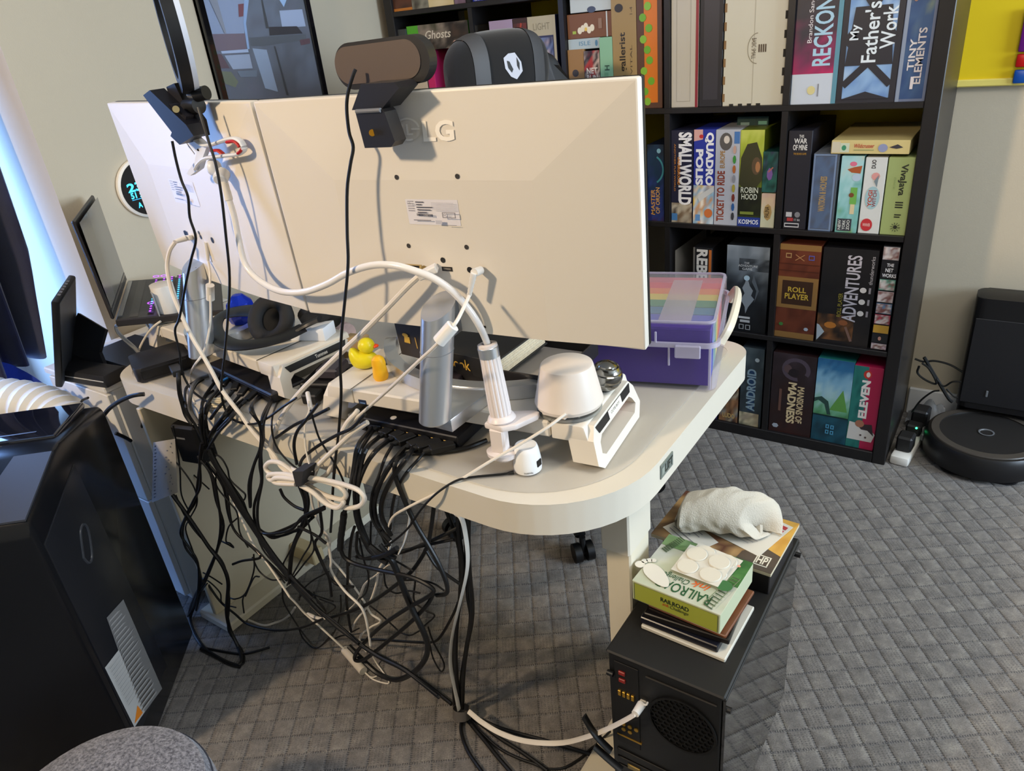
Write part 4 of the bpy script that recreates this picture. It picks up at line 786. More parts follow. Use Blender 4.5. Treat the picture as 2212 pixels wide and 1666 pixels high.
c = onz(740, 716, ZD + .03); tag(B().cyl((c.x - .09, c.y + .02, MATZ + .026), (c.x + .02, c.y - .005, MATZ + .026), .025, seg=20).build('paper_roll', mat('printed roll', '#c4aaa4', .55, vary=.25, vscale=30)), 'short pale printed roll lying between the two risers', 'roll')
bx = onz(765, 805, MATZ); tag(B(frame((bx.x - .04, bx.y + .015, MATZ), 12)).box((0, 0, 0), (.05, .04, .066), .002).build('wooden_block', mat('raw brown card', '#a58a62', .7)), 'small brown card box standing between the risers behind the duck', 'box')
c = onz(835, 722, MATZ + .06); t = thing('keypad', 'small dark device with a glowing blue light under the monitor edge', 'device', (c.x, c.y + .1, MATZ))
B(frame((c.x - .04, c.y + .1, MATZ), 10)).box((0, 0, 0), (.10, .05, .10), .004).build('housing', mat('midnight blue plastic', '#161c3c', .4), t); B(frame((c.x - .04, c.y + .1, MATZ), 10)).box((.052, -.001, .062), (.058, .001, .068)).build('light', mat('blue led', '#2050ff', .4, emit='#2a60ff', estr=8), t); B(frame((c.x - .04, c.y + .1, MATZ), 10)).box((.06, -.0012, .07), (.1, .0, .1)).build('glow_panel', mat('lit blue panel', '#3a50c8', .4, emit='#3450d8', estr=.6), t)

# ================================================================== things on the right riser
c = onz(790, 795, RZ); dk = thing('rubber_duck', 'yellow rubber duck with an orange beak on the monitor riser', 'duck', (c.x, c.y, RZ))
DM = frame((c.x, c.y, RZ), 32)
M_YEL = mat('soft yellow rubber', '#e6d61e', .35, spec=.5)
def duck_body(a, v):
    th = a * 2 * math.pi; ph = (v - .5) * math.pi; r = math.cos(ph)
    x = .028 * math.cos(th) * r; y = .02 * math.sin(th) * r; z = .018 + .018 * math.sin(ph)
    if x < -.006: z += (-.006 - x) * .75 * max(0, math.sin(ph) + .6)
    return Ve((x, y, max(z, 0)))
B(DM).grid(duck_body, 28, 14, True).build('body', M_YEL, dk)
B(DM).grid(lambda a, v: Ve((.010 + .0165 * math.cos(a * 6.2832) * math.sin(v * math.pi), .0158 * math.sin(a * 6.2832) * math.sin(v * math.pi), .047 - .0158 * math.cos(v * math.pi))), 24, 13, True).build('head', M_YEL, dk)
B(DM).lathe([(.0055, 0), (.0062, .003), (.004, .008), (.0, .010)], 12, Mx.Translation((.0245, 0, .045)) @ Mx.Rotation(math.radians(90), 4, 'Y'), sx=.6, sy=1.2).build('beak', mat('orange rubber', '#f0501e', .35), dk)
for s in (-1, 1): B(DM).lathe([(.0018, 0), (0, .001)], 8, Mx.Translation((.0215, .0085 * s, .052)) @ Ve((.75, .6 * s, .15)).to_track_quat('Z', 'Y').to_matrix().to_4x4()).build('eye', M_BLK, dk)
c = onz(818, 822, RZ)
tag(B().lathe([(.0, 0), (.0125, .0), (.0148, .006), (.0138, .018), (.0128, .026), (.0135, .033), (.0115, .042), (.006, .047), (0, .048)], 24, Mx.Translation((c.x, c.y + .008, RZ))).build('toy_figure', mat('warm yellow vinyl', '#f2b51c', .35)), 'small plain orange yellow vinyl toy in front of the rubber duck', 'toy')
# ambient speaker cone
t = thing('cone_speaker', 'large white tapered speaker on a clear ring base on the riser', 'speaker', (-.553, .897, RZ))
SC = Mx.Translation((-.553, .900, RZ))
B(SC).lathe([(.040, .011), (.0545, .012), (.0565, .018), (.0545, .026), (.0435, .077), (.042, .081), (.039, .0825)], 48).build('shell', mat('warm white satin plastic', '#e0d4c8', .4), t)
B(SC).lathe([(.0392, .0805), (.0, .0808)], 40, cap=False).build('fabric_top', mat('cream speaker cloth', '#d6ccba', .85, bump=.2, bscale=1200), t)
B(SC).lathe([(.042, .0), (.052, .0), (.054, .003), (.052, .006), (.042, .006)], 48).build('clear_base', clear_mat('clear acrylic', '#d6d6d0', .05, .25), t)
for k in range(3): a = math.radians(200 + 60 * k); B(SC).cyl((.044 * math.cos(a), .044 * math.sin(a), .004), (.044 * math.cos(a), .044 * math.sin(a), .013), .0022, seg=8).build('peg', mat('clear peg', '#e4e0d8', .1, trans=.6), t)
B(SC).box((-.022, -.051, .008), (.022, -.040, .015), .002).build('cable_socket', MATS['warm white satin plastic'], t)
# spinning chrome ball
t = thing('desk_ball', 'polished dark chrome ball with engraved rings beside the cone speaker', 'ball', (-.530, .982, RZ))
pf = []
for k in range(41):
    ph = -math.pi / 2 + math.pi * k / 40; r = .0275
    if k in (9, 17, 25, 31): r *= .955
    pf.append((r * math.cos(ph), .0275 + r * math.sin(ph)))
B(Mx.Translation((-.530, .982, RZ)) @ Mx.Rotation(math.radians(8), 4, 'Y')).lathe(pf, 48).build('ball', mat('dark chrome', '#8d8c88', .16, metal=1.), t); B(Mx.Translation((-.530, .982, RZ))).lathe([(.012, -.0002), (.012, .003)], 24).build('foot', M_BLK, t)
# tray, book, passport
def slab(p, yaw, w, d, h, bev=.002): return B(frame(p, yaw)).box((0, 0, 0), (w, d, h), bev)
# open black tray behind the book
ty = thing('open_tray', 'open black box tray with a grey lining behind the book', 'tray', (-.66, 1.0, RZ))
TM = frame((-.795, .915, RZ), 4)
B(TM).box((0, 0, 0), (.20, .17, .004), .001).build('lining', mat('grey felt lining', '#8c8680', .8), ty)
for lo, hi in (((-.003, -.003, 0), (.203, 0, .034)), ((-.003, .17, 0), (.203, .173, .034)), ((-.003, 0, 0), (0, .17, .034)), ((.2, 0, 0), (.203, .17, .034))): B(TM).box(lo, hi, .0008).build('side', mat('black card', '#1a1718', .5), ty)
bk2 = thing('hardback_book', 'thick black hardback book with gold lettering lying on the tray behind the stand', 'book', (-.76, .95, RZ + .034))
NRB = onz(1082, 822, RZ + .012); BMx = frame((NRB.x - .185, NRB.y, RZ + .0125), -2) @ Mx.Rotation(math.radians(2.5), 4, 'X')
M_CLO = mat('black book cloth', '#1c1a19', .6, bump=.1, bscale=900)
B(BMx).box((0, 0, 0), (.185, .16, .0035), .001).build('cover', M_CLO, bk2); B(BMx).box((0, 0, .036), (.185, .16, .0395), .001).build('cover', M_CLO, bk2)
B(BMx).box((-.002, 0, 0), (.0, .16, .0395), .001).build('spine', M_CLO, bk2); B(BMx).box((0, -.0015, .0), (.183, .002, .0395), .001).build('front_edge', M_CLO, bk2)
pg = B(BMx)
for k in range(10): pg.box((.002, .004, .0036 + .00324 * k), (.1815 - (k % 3) * .0006, .157, .0036 + .00324 * k + .0030))
pgo = pg.build('pages', mat('aged paper edge', '#cdbfa4', .8, vary=.12, vscale=200), bk2, smooth=False); pgo['kind'] = 'stuff'
p = Print(BMx @ Ve((0, -.0026, 0)), BMx.to_3x3() @ Ve((.185, 0, 0)), BMx.to_3x3() @ Ve((0, 0, .0395))); p.text('Crown Book', .0, .26, .68, .80, '#e0b048', 0, .012); p.build('gold_lettering', bk2)
pp_ = thing('passport', 'dark passport with a gold crest leaning behind the silver column', 'passport', (-.86, .90, RZ))
PA = [onp(*q, (-.86, .895, .84), Ve((-.1, -1, .25)).normalized()) for q in ((868, 765), (935, 782), (928, 706), (851, 696))]
B().add(PA + [v + Ve((0, .004, .001)) for v in PA], [[0, 1, 2, 3], [7, 6, 5, 4], [0, 4, 5, 1], [1, 5, 6, 2], [2, 6, 7, 3], [3, 7, 4, 0]]).build('cover', mat('dark brown leatherette', '#2a2320', .5), pp_)
p = Print(PA[0], PA[1] - PA[0], PA[3] - PA[0]); p.st = -.0002; p.N = -p.N if p.N.y > 0 else p.N; p.st = .0002
for i in range(6): p.line(.22 + .035 * i, .42, .26 + .03 * i, .62, .03, '#c9a23a')
p.disc(.3, .66, .1, .06, '#c9a23a', 9); p.line(.62, .32, .62, .66, .03, '#b8923c'); p.build('gold_crest', pp_)
fl = onz(870, 800, RZ); tag(slab((-.885, .862, RZ), 14, .11, .08, .012).build('card_deck', mat('dark printed card', '#2a2225', .5, vary=.3, vscale=60)), 'flat dark printed card pack under the passport', 'card pack')
# small white speaker with lettering
c = onz(1141, 1013, MATZ); t = thing('mini_speaker', 'small white rounded speaker standing on the desk mat beside the clamp', 'speaker', (c.x, c.y, MATZ))
SMi = Mx.Translation((c.x, c.y, MATZ))
B(SMi).lathe([(.021, .0005), (.0228, .002), (.0236, .010), (.0228, .022), (.0205, .038), (.0185, .0455), (.0172, .0468), (.0, .0462)], 40).build('shell', mat('pure white plastic', '#e9e9e8', .35), t); B(SMi).lathe([(.019, 0), (.021, .0006)], 30).build('foot_ring', M_GREYP, t)
B(SMi).box((.0215, -.006, .012), (.0242, .006, .024), .001).build('side_button', M_BLK, t)
vd = Ve((-c.x, -c.y, 0)).normalized(); rt = Ve((-vd.y, vd.x, 0)); rt = -rt if rt.x < 0 else rt
p = Print(Ve((c.x, c.y, MATZ + .004)) + vd * .0238 - rt * .007, rt * .0145, Ve((0, 0, .005))); p.text('huende', 0, .3, 1, 1, '#3a3a3c', 0, .01); p.build('lettering', t)

# ================================================================== clamp handle + gooseneck + phone holder
gn = thing('gooseneck_holder', 'white gooseneck phone holder clamped to the riser edge, arm bent across both monitors', 'phone holder', (-.62, .80, RZ))
HB = onz(1083, 900, RZ + .017); HB = Ve((HB.x, HB.y, RZ + .017)); HT = ony(1052, 742, HB.y + .004); ax = (HT - HB); L = ax.length
HM = Mx.Translation(HB) @ ax.to_track_quat('Z', 'Y').to_matrix().to_4x4()
M_PNK = mat('faintly pink white plastic', '#e2d8d4', .35)
seg = 48; vs = []; fs = []
for k in range(seg):
    a = 2 * math.pi * k / seg; rr = 1. if k % 3 else .93
    for r, z in ((.0175 * rr, .004), (.0178 * rr, .02), (.0158 * rr, L - .022)): vs.append((r * math.cos(a), r * math.sin(a), z))
for k in range(seg):
    j = (k + 1) % seg
    for i in range(2): fs.append([3 * k + i, 3 * j + i, 3 * j + i + 1, 3 * k + i + 1])
fs += [[3 * k for k in range(seg)], [3 * k + 2 for k in range(seg)]]
B(HM).add(vs, fs).build('grip', M_PNK, gn)
B(HM).lathe([(.0160, L - .022), (.0163, L - .006), (.0155, L - .005)], 32).build('metal_collar', M_SILV, gn); B(HM).lathe([(.0157, L - .006), (.0155, L - .001), (.0135, L), (.0085, L), (.0085, L - .006)], 32).build('top_ring', M_PNK, gn)
B(HM).lathe([(.021, -.006), (.0235, -.003), (.0205, .003), (.018, .005)], 32).build('grip_base', M_PNK, gn)
jw = HB + Ve((.012, .004, -.0085)); rd = MRS.to_3x3() @ Ve((1, 0, 0)); bd_ = MRS.to_3x3() @ Ve((0, 1, 0))
JM = frame((HB.x, HB.y, RZ + .002), 6.6)
B(JM).prism([(-.022, -.020), (.012, -.024), (.030, -.010), (.050, .030), (.048, .042), (.036, .044), (.0, .030), (-.022, .012)], 0, .010, bev=.003).build('upper_jaw', M_PNK, gn)
B(JM).box((-.013, -.024, -.044), (.013, -.004, .003), .003).build('jaw_post', M_PNK, gn)
B(JM).lathe([(.017, -.056), (.024, -.050), (.025, -.043), (.020, -.041), (.014, -.039)], 32, Mx.Translation((.0, -.012, 0)), sx=1.05, sy=.8).build('lower_pad', M_PNK, gn)
arm = [HM @ Ve((0, 0, L - .01)), HM @ Ve((0, 0, L + .002))] + [ony(u, v, y) for u, v, y in ((1036, 705, .795), (1012, 668, .785), (978, 630, .775), (938, 602, .765), (895, 585, .758), (848, 573, .752), (800, 574, .748), (750, 590, .745), (706, 614, .742), (655, 631, .742), (605, 629, .744), (560, 606, .748), (530, 572, .752), (516, 520, .758), (506, 470, .763), (494, 430, .766))]
B().tube(spline(arm, 5), .0056, 12).build('gooseneck', mat('glossy white tube', '#e8e6e4', .22, coat=.4), gn)
e0, e1 = ony(494, 432, .766), ony(484, 392, .768)
B().cyl(e0, e1, .0075, .0062, 16).build('neck_sleeve', M_WHT, gn)
kn = ony(478, 382, .768); B(Mx.Translation(kn) @ Ve((.4, -.8, -.5)).to_track_quat('Z', 'Y').to_matrix().to_4x4()).lathe([(.009, -.012), (.0125, -.01), (.0125, .008), (.010, .010), (0, .010)], 20).build('lock_knob', mat('cool white plastic', '#dfe3ea', .35), gn)
bl = ony(462, 362, .768); B(Mx.Translation(bl)).lathe([(.013 * math.cos(a), .014 * math.sin(a)) for a in [-1.57 + 3.14 * k / 14 for k in range(15)]], 24).build('ball_joint', MATS['cool white plastic'], gn)
# white sprung clip with red pads, opening towards the right
YC = .762
def jaw(name, pts, r, m, dy=0., flat=1.9, parent=gn): return B().tube(spline([ony(u, v, YC + dy) for u, v in pts], 5), r, 8, flat=flat, up=(0, 1, 0)).build(name, m, parent)
M_CW = MATS['cool white plastic']; M_RED = mat('red rubber pad', '#b51a1e', .45)
jaw('clip_arm', ((418, 296), (430, 308), (444, 314), (462, 311), (485, 303), (506, 299), (520, 305), (527, 316)), .0032, M_CW)
jaw('clip_arm', ((424, 365), (432, 352), (445, 342), (465, 339), (490, 336), (515, 333), (526, 326), (528, 319)), .0032, M_CW)
jaw('grip_pad', ((492, 307), (506, 305), (514, 310), (519, 317)), .0028, M_RED, -.003); jaw('grip_pad', ((516, 331), (522, 326), (524, 322)), .0028, M_RED, -.003); jaw('grip_pad', ((458, 326), (470, 325), (478, 330), (482, 334)), .0026, M_RED, .006)
pv = [ony(u, v, YC) for u, v in ((404, 308), (421, 296), (446, 318), (436, 345), (430, 366), (410, 380), (402, 376), (420, 350), (424, 330))]
B().add(pv + [q + Ve((0, .010, 0)) for q in pv], [list(range(9)), list(range(17, 8, -1))] + [[i, (i + 1) % 9, 9 + (i + 1) % 9, 9 + i] for i in range(9)]).build('clip_body', M_CW, gn)
B().cyl(ony(428, 324, YC - .001), ony(428, 324, YC + .012), .002, seg=10).build('rivet', M_HOLE, gn); B().cyl(ony(402, 308, YC), ony(420, 333, YC), .0012, seg=8).build('spring_pin', M_SILV, gn)

# ring light with its black clip
rl = thing('ring_light', 'black ring light with a white diffuser on a spring clip above the monitors', 'ring light', ony(400, 240, .77))
RC = ony(372, 62, .77); nrm = Ve((.50, .866, 0)); RM = Mx.Translation(RC) @ nrm.to_track_quat('Z', 'Y').to_matrix().to_4x4()
rr = (ony(412, 200, .77) - RC).length
def ringp(prof, nm, m):
    B(RM).lathe([(rr + r, z) for r, z in prof] + [(rr + prof[0][0], prof[0][1])], 64, cap=False).build(nm, m, rl)
ringp([(-.022, -.012), (0, -.012), (0, .006), (-.022, .006)], 'housing', M_BLK); ringp([(-.021, .006), (0, .006), (-.001, .014), (-.020, .014)], 'diffuser', mat('milky diffuser', '#c9ccd6', .4))
jn = ony(424, 205, .77); B().cyl(jn, ony(446, 200, .775), .011, seg=18).build('tilt_knob', M_BLK, rl); B().cyl(ony(408, 205, .77), ony(428, 208, .77), .005, seg=10).build('hinge', M_SILV, rl)
B().cyl(ony(405, 232, .768), ony(430, 228, .768), .013, seg=18).build('swivel', M_BLK, rl)
def plate(pts, y0, y1, nm, m):
    a = [ony(u, v, y0) for u, v in pts]; c = [q + Ve((0, y1 - y0, 0)) for q in a]; n = len(a)
    return B().add(a + c, [list(range(n)), list(range(2 * n - 1, n - 1, -1))] + [[i, (i + 1) % n, n + (i + 1) % n, n + i] for i in range(n)]).build(nm, m, rl, smooth=False)
M_CLB = mat('black satin clip', '#17171f', .4)
plate(((309, 206), (323, 195), (402, 270), (418, 294), (388, 313), (368, 294), (371, 286)), .738, .765, 'clip_handle', M_CLB)
plate(((323, 195), (345, 222), (372, 226), (402, 252), (398, 272), (384, 262)), .745, .760, 'clip_web', M_CLB)
plate(((359, 188), (376, 180), (402, 232), (424, 262), (432, 296), (420, 292), (396, 262), (372, 228)), .765, .785, 'clip_jaw', M_CLB)
B().cyl(ony(380, 236, .742), ony(380, 236, .738), .0055, seg=16).build('rivet', mat('pale brass', '#c9b88a', .35, metal=.7), rl)

# webcam
wc = thing('webcam', 'dark bar webcam with a brown grey back clipped on the monitor top edge', 'webcam', (-.74, .80, 1.313))
WM = frame((-.748, .806, 1.350), 5.5) @ Mx.Rotation(math.radians(-1.2), 4, 'Y')
WP = Mx(((1, 0, 0, 0), (0, 0, 1, 0), (0, 1, 0, 0), (0, 0, 0, 1)))
B(WM).prism(rrect(-.080, -.030, .080, .030, .0295, 10), -.012, .006, M=WP, bev=.005).build('body', mat('black satin webcam', '#1b191a', .4), wc)
B(WM).prism(rrect(-.079, -.0225, .066, .0255, .0235, 10), -.0132, -.011, M=WP, bev=.0006).build('back_panel', mat('brown grey panel', '#5a4c43', .45), wc)
def wplate(pts, nm, y0, y1):
    a = [ony(u, v, y0) for u, v in pts]; c = [q + Ve((0, y1 - y0, 0)) for q in a]; n = len(a)
    return B().add(a + c, [list(range(n)), list(range(2 * n - 1, n - 1, -1))] + [[i, (i + 1) % n, n + (i + 1) % n, n + i] for i in range(n)]).build(nm, MATS['black satin webcam'], wc, smooth=False)
wplate(((780, 182), (850, 178), (862, 190), (824, 236), (760, 238)), 'clip_top', .752, .79); wplate(((768, 244), (824, 236), (830, 242), (853, 306), (845, 318), (788, 320)), 'clip_foot', .745, .768)
B().cyl(ony(770, 241, .744), ony(822, 238, .744), .003, seg=10).build('clip_hinge', M_GREYP, wc)
B().cyl(ony(804, 287, .7455), ony(804, 287, .7435), .0045, seg=16).build('brass_screw', mat('brass', '#d69a2c', .3, metal=.8), wc)
# ================================================================== portable air conditioner and window bay
ac = thing('air_conditioner', 'glossy black portable air conditioner standing on the carpet before the window', 'air conditioner', (-1.62, .36, 0))
A0 = Ve((-1.345, .345, 0)); sd = Ve((-.647, .762, 0)); wd_ = Ve((-.762, -.647, 0))
AM = Mx(((sd.x, wd_.x, 0, A0.x), (sd.y, wd_.y, 0, A0.y), (0, 0, 1, 0), (0, 0, 0, 1)))   # local x: towards the back, y: to the left, z up
M_ACB = mat('glossy black appliance plastic', '#0f1013', .22, spec=.5, vary=.1, vscale=3); M_ACG = mat('charcoal appliance plastic', '#17181c', .32)
W_AC = .42
prof = [(0.008, .03), (0, .06), (0, .655), (.012, .682), (.165, .735), (.19, .738), (.375, .722), (.388, .70), (.39, .03)]
rs_ = B(AM); n = len(prof); vs = [(x, y, z) for y in (0.012, W_AC - .012) for x, z in prof]
YZ = Mx(((1, 0, 0, 0), (0, 0, 1, 0), (0, 1, 0, 0), (0, 0, 0, 1)))
B(AM).prism(prof, .0, W_AC, M=YZ, bev=.010).build('body', M_ACB, ac)
B(AM).prism([(.012, .10), (.018, .62), (.20, .68), (.215, .10)], -.003, .004, M=YZ, bev=.002).build('side_panel', M_ACG, ac)
# sloping grey top edge, glossy control deck and louvres
B(AM).add([(.01, .004, .684), (.16, .004, .7355), (.16, .075, .7355), (.01, .11, .684), (.01, .004, .680), (.16, .004, .7315), (.16, .075, .7315), (.01, .11, .680)], [[0, 1, 2, 3], [7, 6, 5, 4], [0, 4, 5, 1], [1, 5, 6, 2], [2, 6, 7, 3], [3, 7, 4, 0]]).build('shoulder', mat('slate shoulder', '#35373d', .4), ac)
B(AM).box((.215, .02, .728), (.36, W_AC - .02, .742), .006, 2).build('control_deck', mat('piano black', '#10121c', .05, coat=1.), ac)
p = Print(AM @ Ve((.22, .06, .7424)), AM.to_3x3() @ Ve((0, .3, 0)), AM.to_3x3() @ Ve((-.13, 0, 0))); p.k = 0
dk_ = Print(AM @ Ve((.225, W_AC - .06, .7424)), AM.to_3x3() @ Ve((0, -.3, 0)), AM.to_3x3() @ Ve((.12, 0, 0))); dk_.disc(.12, .5, .035, .07, '#3aff5a', 10); dk_.build('power_light', ac, print_mat('lit green dot', .3, 0, 1.5))
dk2 = Print(AM @ Ve((.225, W_AC - .06, .7424)), AM.to_3x3() @ Ve((0, -.3, 0)), AM.to_3x3() @ Ve((.12, 0, 0))); dk2.disc(.32, .5, .05, .1, '#8a92a4'); dk2.disc(.52, .52, .06, .09, '#a4acbc'); dk2.rect(-.3, .1, .98, .14, '#454c60'); dk2.build('touch_marks', ac)
for k in range(4):
    x = .03 + .036 * k; z = .688 + .0125 * k
    B(AM).add([(x, .13, z + .012), (x + .026, .13, z + .021), (x + .026, W_AC - .02, z + .021), (x, W_AC - .02, z + .012), (x, .13, z + .004), (x + .026, .13, z + .012), (x + .026, W_AC - .02, z + .012), (x, W_AC - .02, z + .004)], [[0, 1, 2, 3], [7, 6, 5, 4], [0, 4, 5, 1], [1, 5, 6, 2], [2, 6, 7, 3], [3, 7, 4, 0]]).build('louvre', mat('satin louvre', '#1d1e22', .3), ac)
hc = [(.10, .52), (.125, .565), (.145, .57), (.15, .55), (.128, .505), (.11, .50)]
B(AM).tube(spline([(x, -.002, z) for x, z in hc + hc[:1]], 4), .0035, 6).build('handle_recess', mat('handle rim', '#2f3136', .25), ac)
# side labels
sp_ = Print(AM @ Ve((0, -.0036, 0)), AM.to_3x3() @ Ve((1, 0, 0)), Ve((0, 0, 1)))
if sp_.N.dot(AM.to_3x3() @ Ve((0, -1, 0))) < 0: sp_.N = -sp_.N
def lq(pts, col): sp_.poly([sp_.px(*q) for q in pts], col)
lq(((230, 1335), (266, 1295), (350, 1488), (306, 1548)), '#6c6b6a'); lq(((226, 1443), (256, 1404), (312, 1538), (290, 1572)), '#a8a7a4'); lq(((296, 1524), (308, 1540), (290, 1564)), '#c9741c')
def mix(a, b, f): return (a[0] + (b[0] - a[0]) * f, a[1] + (b[1] - a[1]) * f)
for i in range(22):
    f = .04 + i * .043; a_, b_ = mix((230, 1335), (306, 1548), f), mix((266, 1295), (350, 1488), f); lq([mix(a_, b_, .08), mix(a_, b_, .5 + .4 * R_.random()), mix(mix((230, 1335), (306, 1548), f + .016), mix((266, 1295), (350, 1488), f + .016), .7), mix((230, 1335), (306, 1548), f + .016)], '#8d8c8a')
for i in range(12):
    f = .05 + i * .055; a_, b_ = mix((226, 1443), (290, 1572), f), mix((256, 1404), (312, 1538), f); lq([mix(a_, b_, .1), mix(a_, b_, .9), mix(mix(a_, b_, .9), mix((226, 1443), (290, 1572), f + .02), .12), mix(mix(a_, b_, .1), mix((226, 1443), (290, 1572), f + .02), .3)], '#5f5e5c')
sp_.build('rating_labels', ac)
# exhaust hose
hp_ = spline([(-1.74, .545, .40), (-1.765, .60, .52), (-1.82, .64, .585), (-1.93, .635, .625), (-2.08, .58, .645), (-2.3, .46, .67), (-2.5, .34, .72), (-2.72, .25, .8)], 22)
rad = [.066 + .0035 * math.sin(i * 2 * math.pi / 5) for i in range(len(hp_))]
hose = tag(B().tube(hp_, rad, 24).build('exhaust_hose', mat('white ribbed hose', '#dedbd0', .45)), 'white ribbed exhaust hose running from the air conditioner to the window', 'hose')
# curtain and blue cloth
M_NAVY = mat('navy curtain cloth', '#151a3c', .85, sheen=.4, bump=.25, bscale=500, vary=.25, vscale=14)
def cur(a, v):
    y = .83 - a * .27; z = .645 + v * 1.6; z += .06 * max(0, 1 - a * 5) ** 2 * (1 - v) + .02 * math.sin(a * 4) * (1 - v)
    x = -2.22 + .05 * math.sin(a * 22 + 1.2 * v) * (.5 + .5 * (1 - v)) + .03 * math.sin(a * 11 + 2) - .05 * v
    y += .02 * math.sin(v * 3) - .05 * max(0, 1 - v * 6) * max(0, 1 - a * 4)
    return Ve((x, y + .055 * v, z))
tag(B().grid(cur, 60, 30).grid(lambda a, v: cur(a, v) + Ve((-.012, 0, 0)), 60, 30).build('curtain', M_NAVY), 'heavy navy curtain panel hanging in the bay window beside the white wall', 'curtain')
def light_block(a, v): return Ve((-2.24 + .045 * math.sin(a * 46) * (1 - .4 * v), .40 - a * 1.2, .30 + v * 1.95))
tag(B().grid(light_block, 110, 20).grid(lambda a, v: light_block(a, v) + Ve((-.012, 0, 0)), 110, 20).build('curtain', M_NAVY), 'unseen wide navy curtain panel added to block the bay window light', 'curtain')  # unseen panel, added to keep the blue bay light off the monitors
M_BLUE = mat('bright blue cloth', '#1f3fae', .8, sheen=.3, bump=.3, bscale=300)
E_ = [onx(u, v, x) for u, v, x in ((-120, 775, -2.25), (0, 782, -2.22), (45, 798, -2.20), (85, 822, -2.16), (118, 850, -2.12), (140, 884, -2.09))]
E_ = spline(E_, 6)
def clo(a, v):
    k = a * (len(E_) - 1); i = min(int(k), len(E_) - 2); q = E_[i].lerp(E_[i + 1], k - i)
    return q + Ve((.03 * math.sin(a * 17 + v * 5) * v + .03 * v, -.03 * v + .02 * math.sin(a * 23 - v * 8) * v, -.45 * v))
b = B().grid(clo, 60, 20); b.grid(lambda a, v: clo(a, v) + Ve((-.006, 0, 0)), 60, 20)
tag(b.build('blue_cloth', M_BLUE), 'bright blue cloth bunched behind the ribbed hose below the curtain', 'cloth')
# small device mounted by the window bay is left as plain wall

# ================================================================== wall poster and round display
ps = thing('framed_poster', 'framed abstract collage poster in a black frame on the left wall', 'poster', (WX, 1.67, 1.13))
py0, py1, pz0, pz1 = 1.462, 1.885, 1.12, 1.72
B().box((WX, py0, pz0), (WX + .012, py1, pz1)).build('backing', M_BLK, ps)
for lo, hi in (((WX, py0, pz0), (WX + .022, py1, pz0 + .022)), ((WX, py0, pz1 - .022), (WX + .022, py1, pz1)), ((WX, py0, pz0), (WX + .022, py0 + .022, pz1)), ((WX, py1 - .022, pz0), (WX + .022, py1, pz1))): B().box(lo, hi, .002).build('frame_bar', mat('gloss black frame', '#0d0d10', .15, coat=.6), ps)
p = Print((WX + .0125, py0 + .02, pz0 + .02), (0, py1 - py0 - .04, 0), (0, 0, pz1 - pz0 - .04))
p.art(0, 0, 1, 1, ['#3a333b', '#4d4550', '#2e2c33', '#565a63', '#3d353d'], 71, 14, 18)
def PQ(pts, col): p.poly([p.px(400 + x / 6.506, y / 6.506) for x, y in pts], col)
PQ(((215, 0), (880, -100), (830, 470), (330, 480)), '#9aa0ae'); PQ(((330, 480), (840, 470), (860, 690), (400, 720)), '#6b3a42'); PQ(((500, 720), (880, 690), (890, 735), (515, 755)), '#c4c8d2'); PQ(((550, 780), (900, 760), (945, 960), (670, 975)), '#b0b2b8'); PQ(((1320, 150), (1640, 130), (1690, 370), (1360, 395)), '#b9bcc4')
PQ(((890, 530), (1690, 480), (1700, 560), (1100, 650), (920, 650)), '#171518'); PQ(((940, 680), (1140, 700), (1300, 1290), (1120, 1240)), '#a8b0b8'); PQ(((820, 0), (890, 0), (850, 330), (900, 690), (870, 690), (815, 330)), '#9db4cc'); PQ(((740, 60), (820, 50), (810, 230), (750, 240)), '#7d2a35'); PQ(((1280, -60), (1440, -60), (1380, 100)), '#a9c4de'); PQ(((480, 1000), (640, 1010), (740, 1150), (700, 1230), (560, 1180)), '#6b6c4a'); PQ(((410, 760), (500, 760), (620, 960), (460, 960)), '#5a3038'); PQ(((1080, 0), (1170, 400), (1130, 400), (1060, 0)), '#141318'); PQ(((1260, 650), (1450, 1340), (1420, 1340), (1240, 650)), '#1b1a20'); PQ(((1600, 560), (1740, 540), (1750, 610), (1620, 640)), '#5c2a33'); PQ(((720, 1000), (1000, 985), (1000, 1080), (770, 1085)), '#6b7480')
PQ(((330, 0), (440, 0), (570, 470), (545, 470)), '#868c9c'); PQ(((1170, 380), (1560, 370), (1640, 470), (1180, 500)), '#3f3d42')
p.build('collage', ps); B().box((WX + .0145, py0 + .021, pz0 + .021), (WX + .0158, py1 - .021, pz1 - .021)).build('glazing', clear_mat('picture glass', '#f4f8ff', .03, .06), ps)
ck = thing('round_display', 'round black digital display with glowing cyan figures on the left wall', 'display', (WX, 1.15, 1.06))
CKM = Mx.Translation((WX, 1.147, 1.062)) @ Mx.Rotation(math.radians(90), 4, 'Y')
B(CKM).lathe([(.074, 0), (.082, .004), (.082, .014), (.076, .018), (.0745, .016)], 48, cap=False).build('rim', M_WHT, ck); B(CKM).lathe([(.0745, .0), (.0745, .0155), (.0, .0158)], 48).build('face', mat('black glass face', '#080a14', .1), ck)
p = Print((WX + .016, 1.147 - .075, 1.062 - .075), (0, .15, 0), (0, 0, .15))
p.text('23 28', .12, .48, .80, .64, '#38c8ff', 0, .03); p.text('51 :', .14, .36, .34, .47, '#38c8ff', 0, .03); p.rect(.14, .335, .8, .345, '#2a90d8'); p.text('14:05', .4, .8, .7, .92, '#38c8ff', 0, .02); p.text('A', .22, .18, .30, .28, '#38c8ff', 0, .02); p.text('72', .45, .14, .62, .28, '#38c8ff', 0, .03)
p.build('figures', ck, print_mat('lit cyan figures', .4, 0, 1.6))

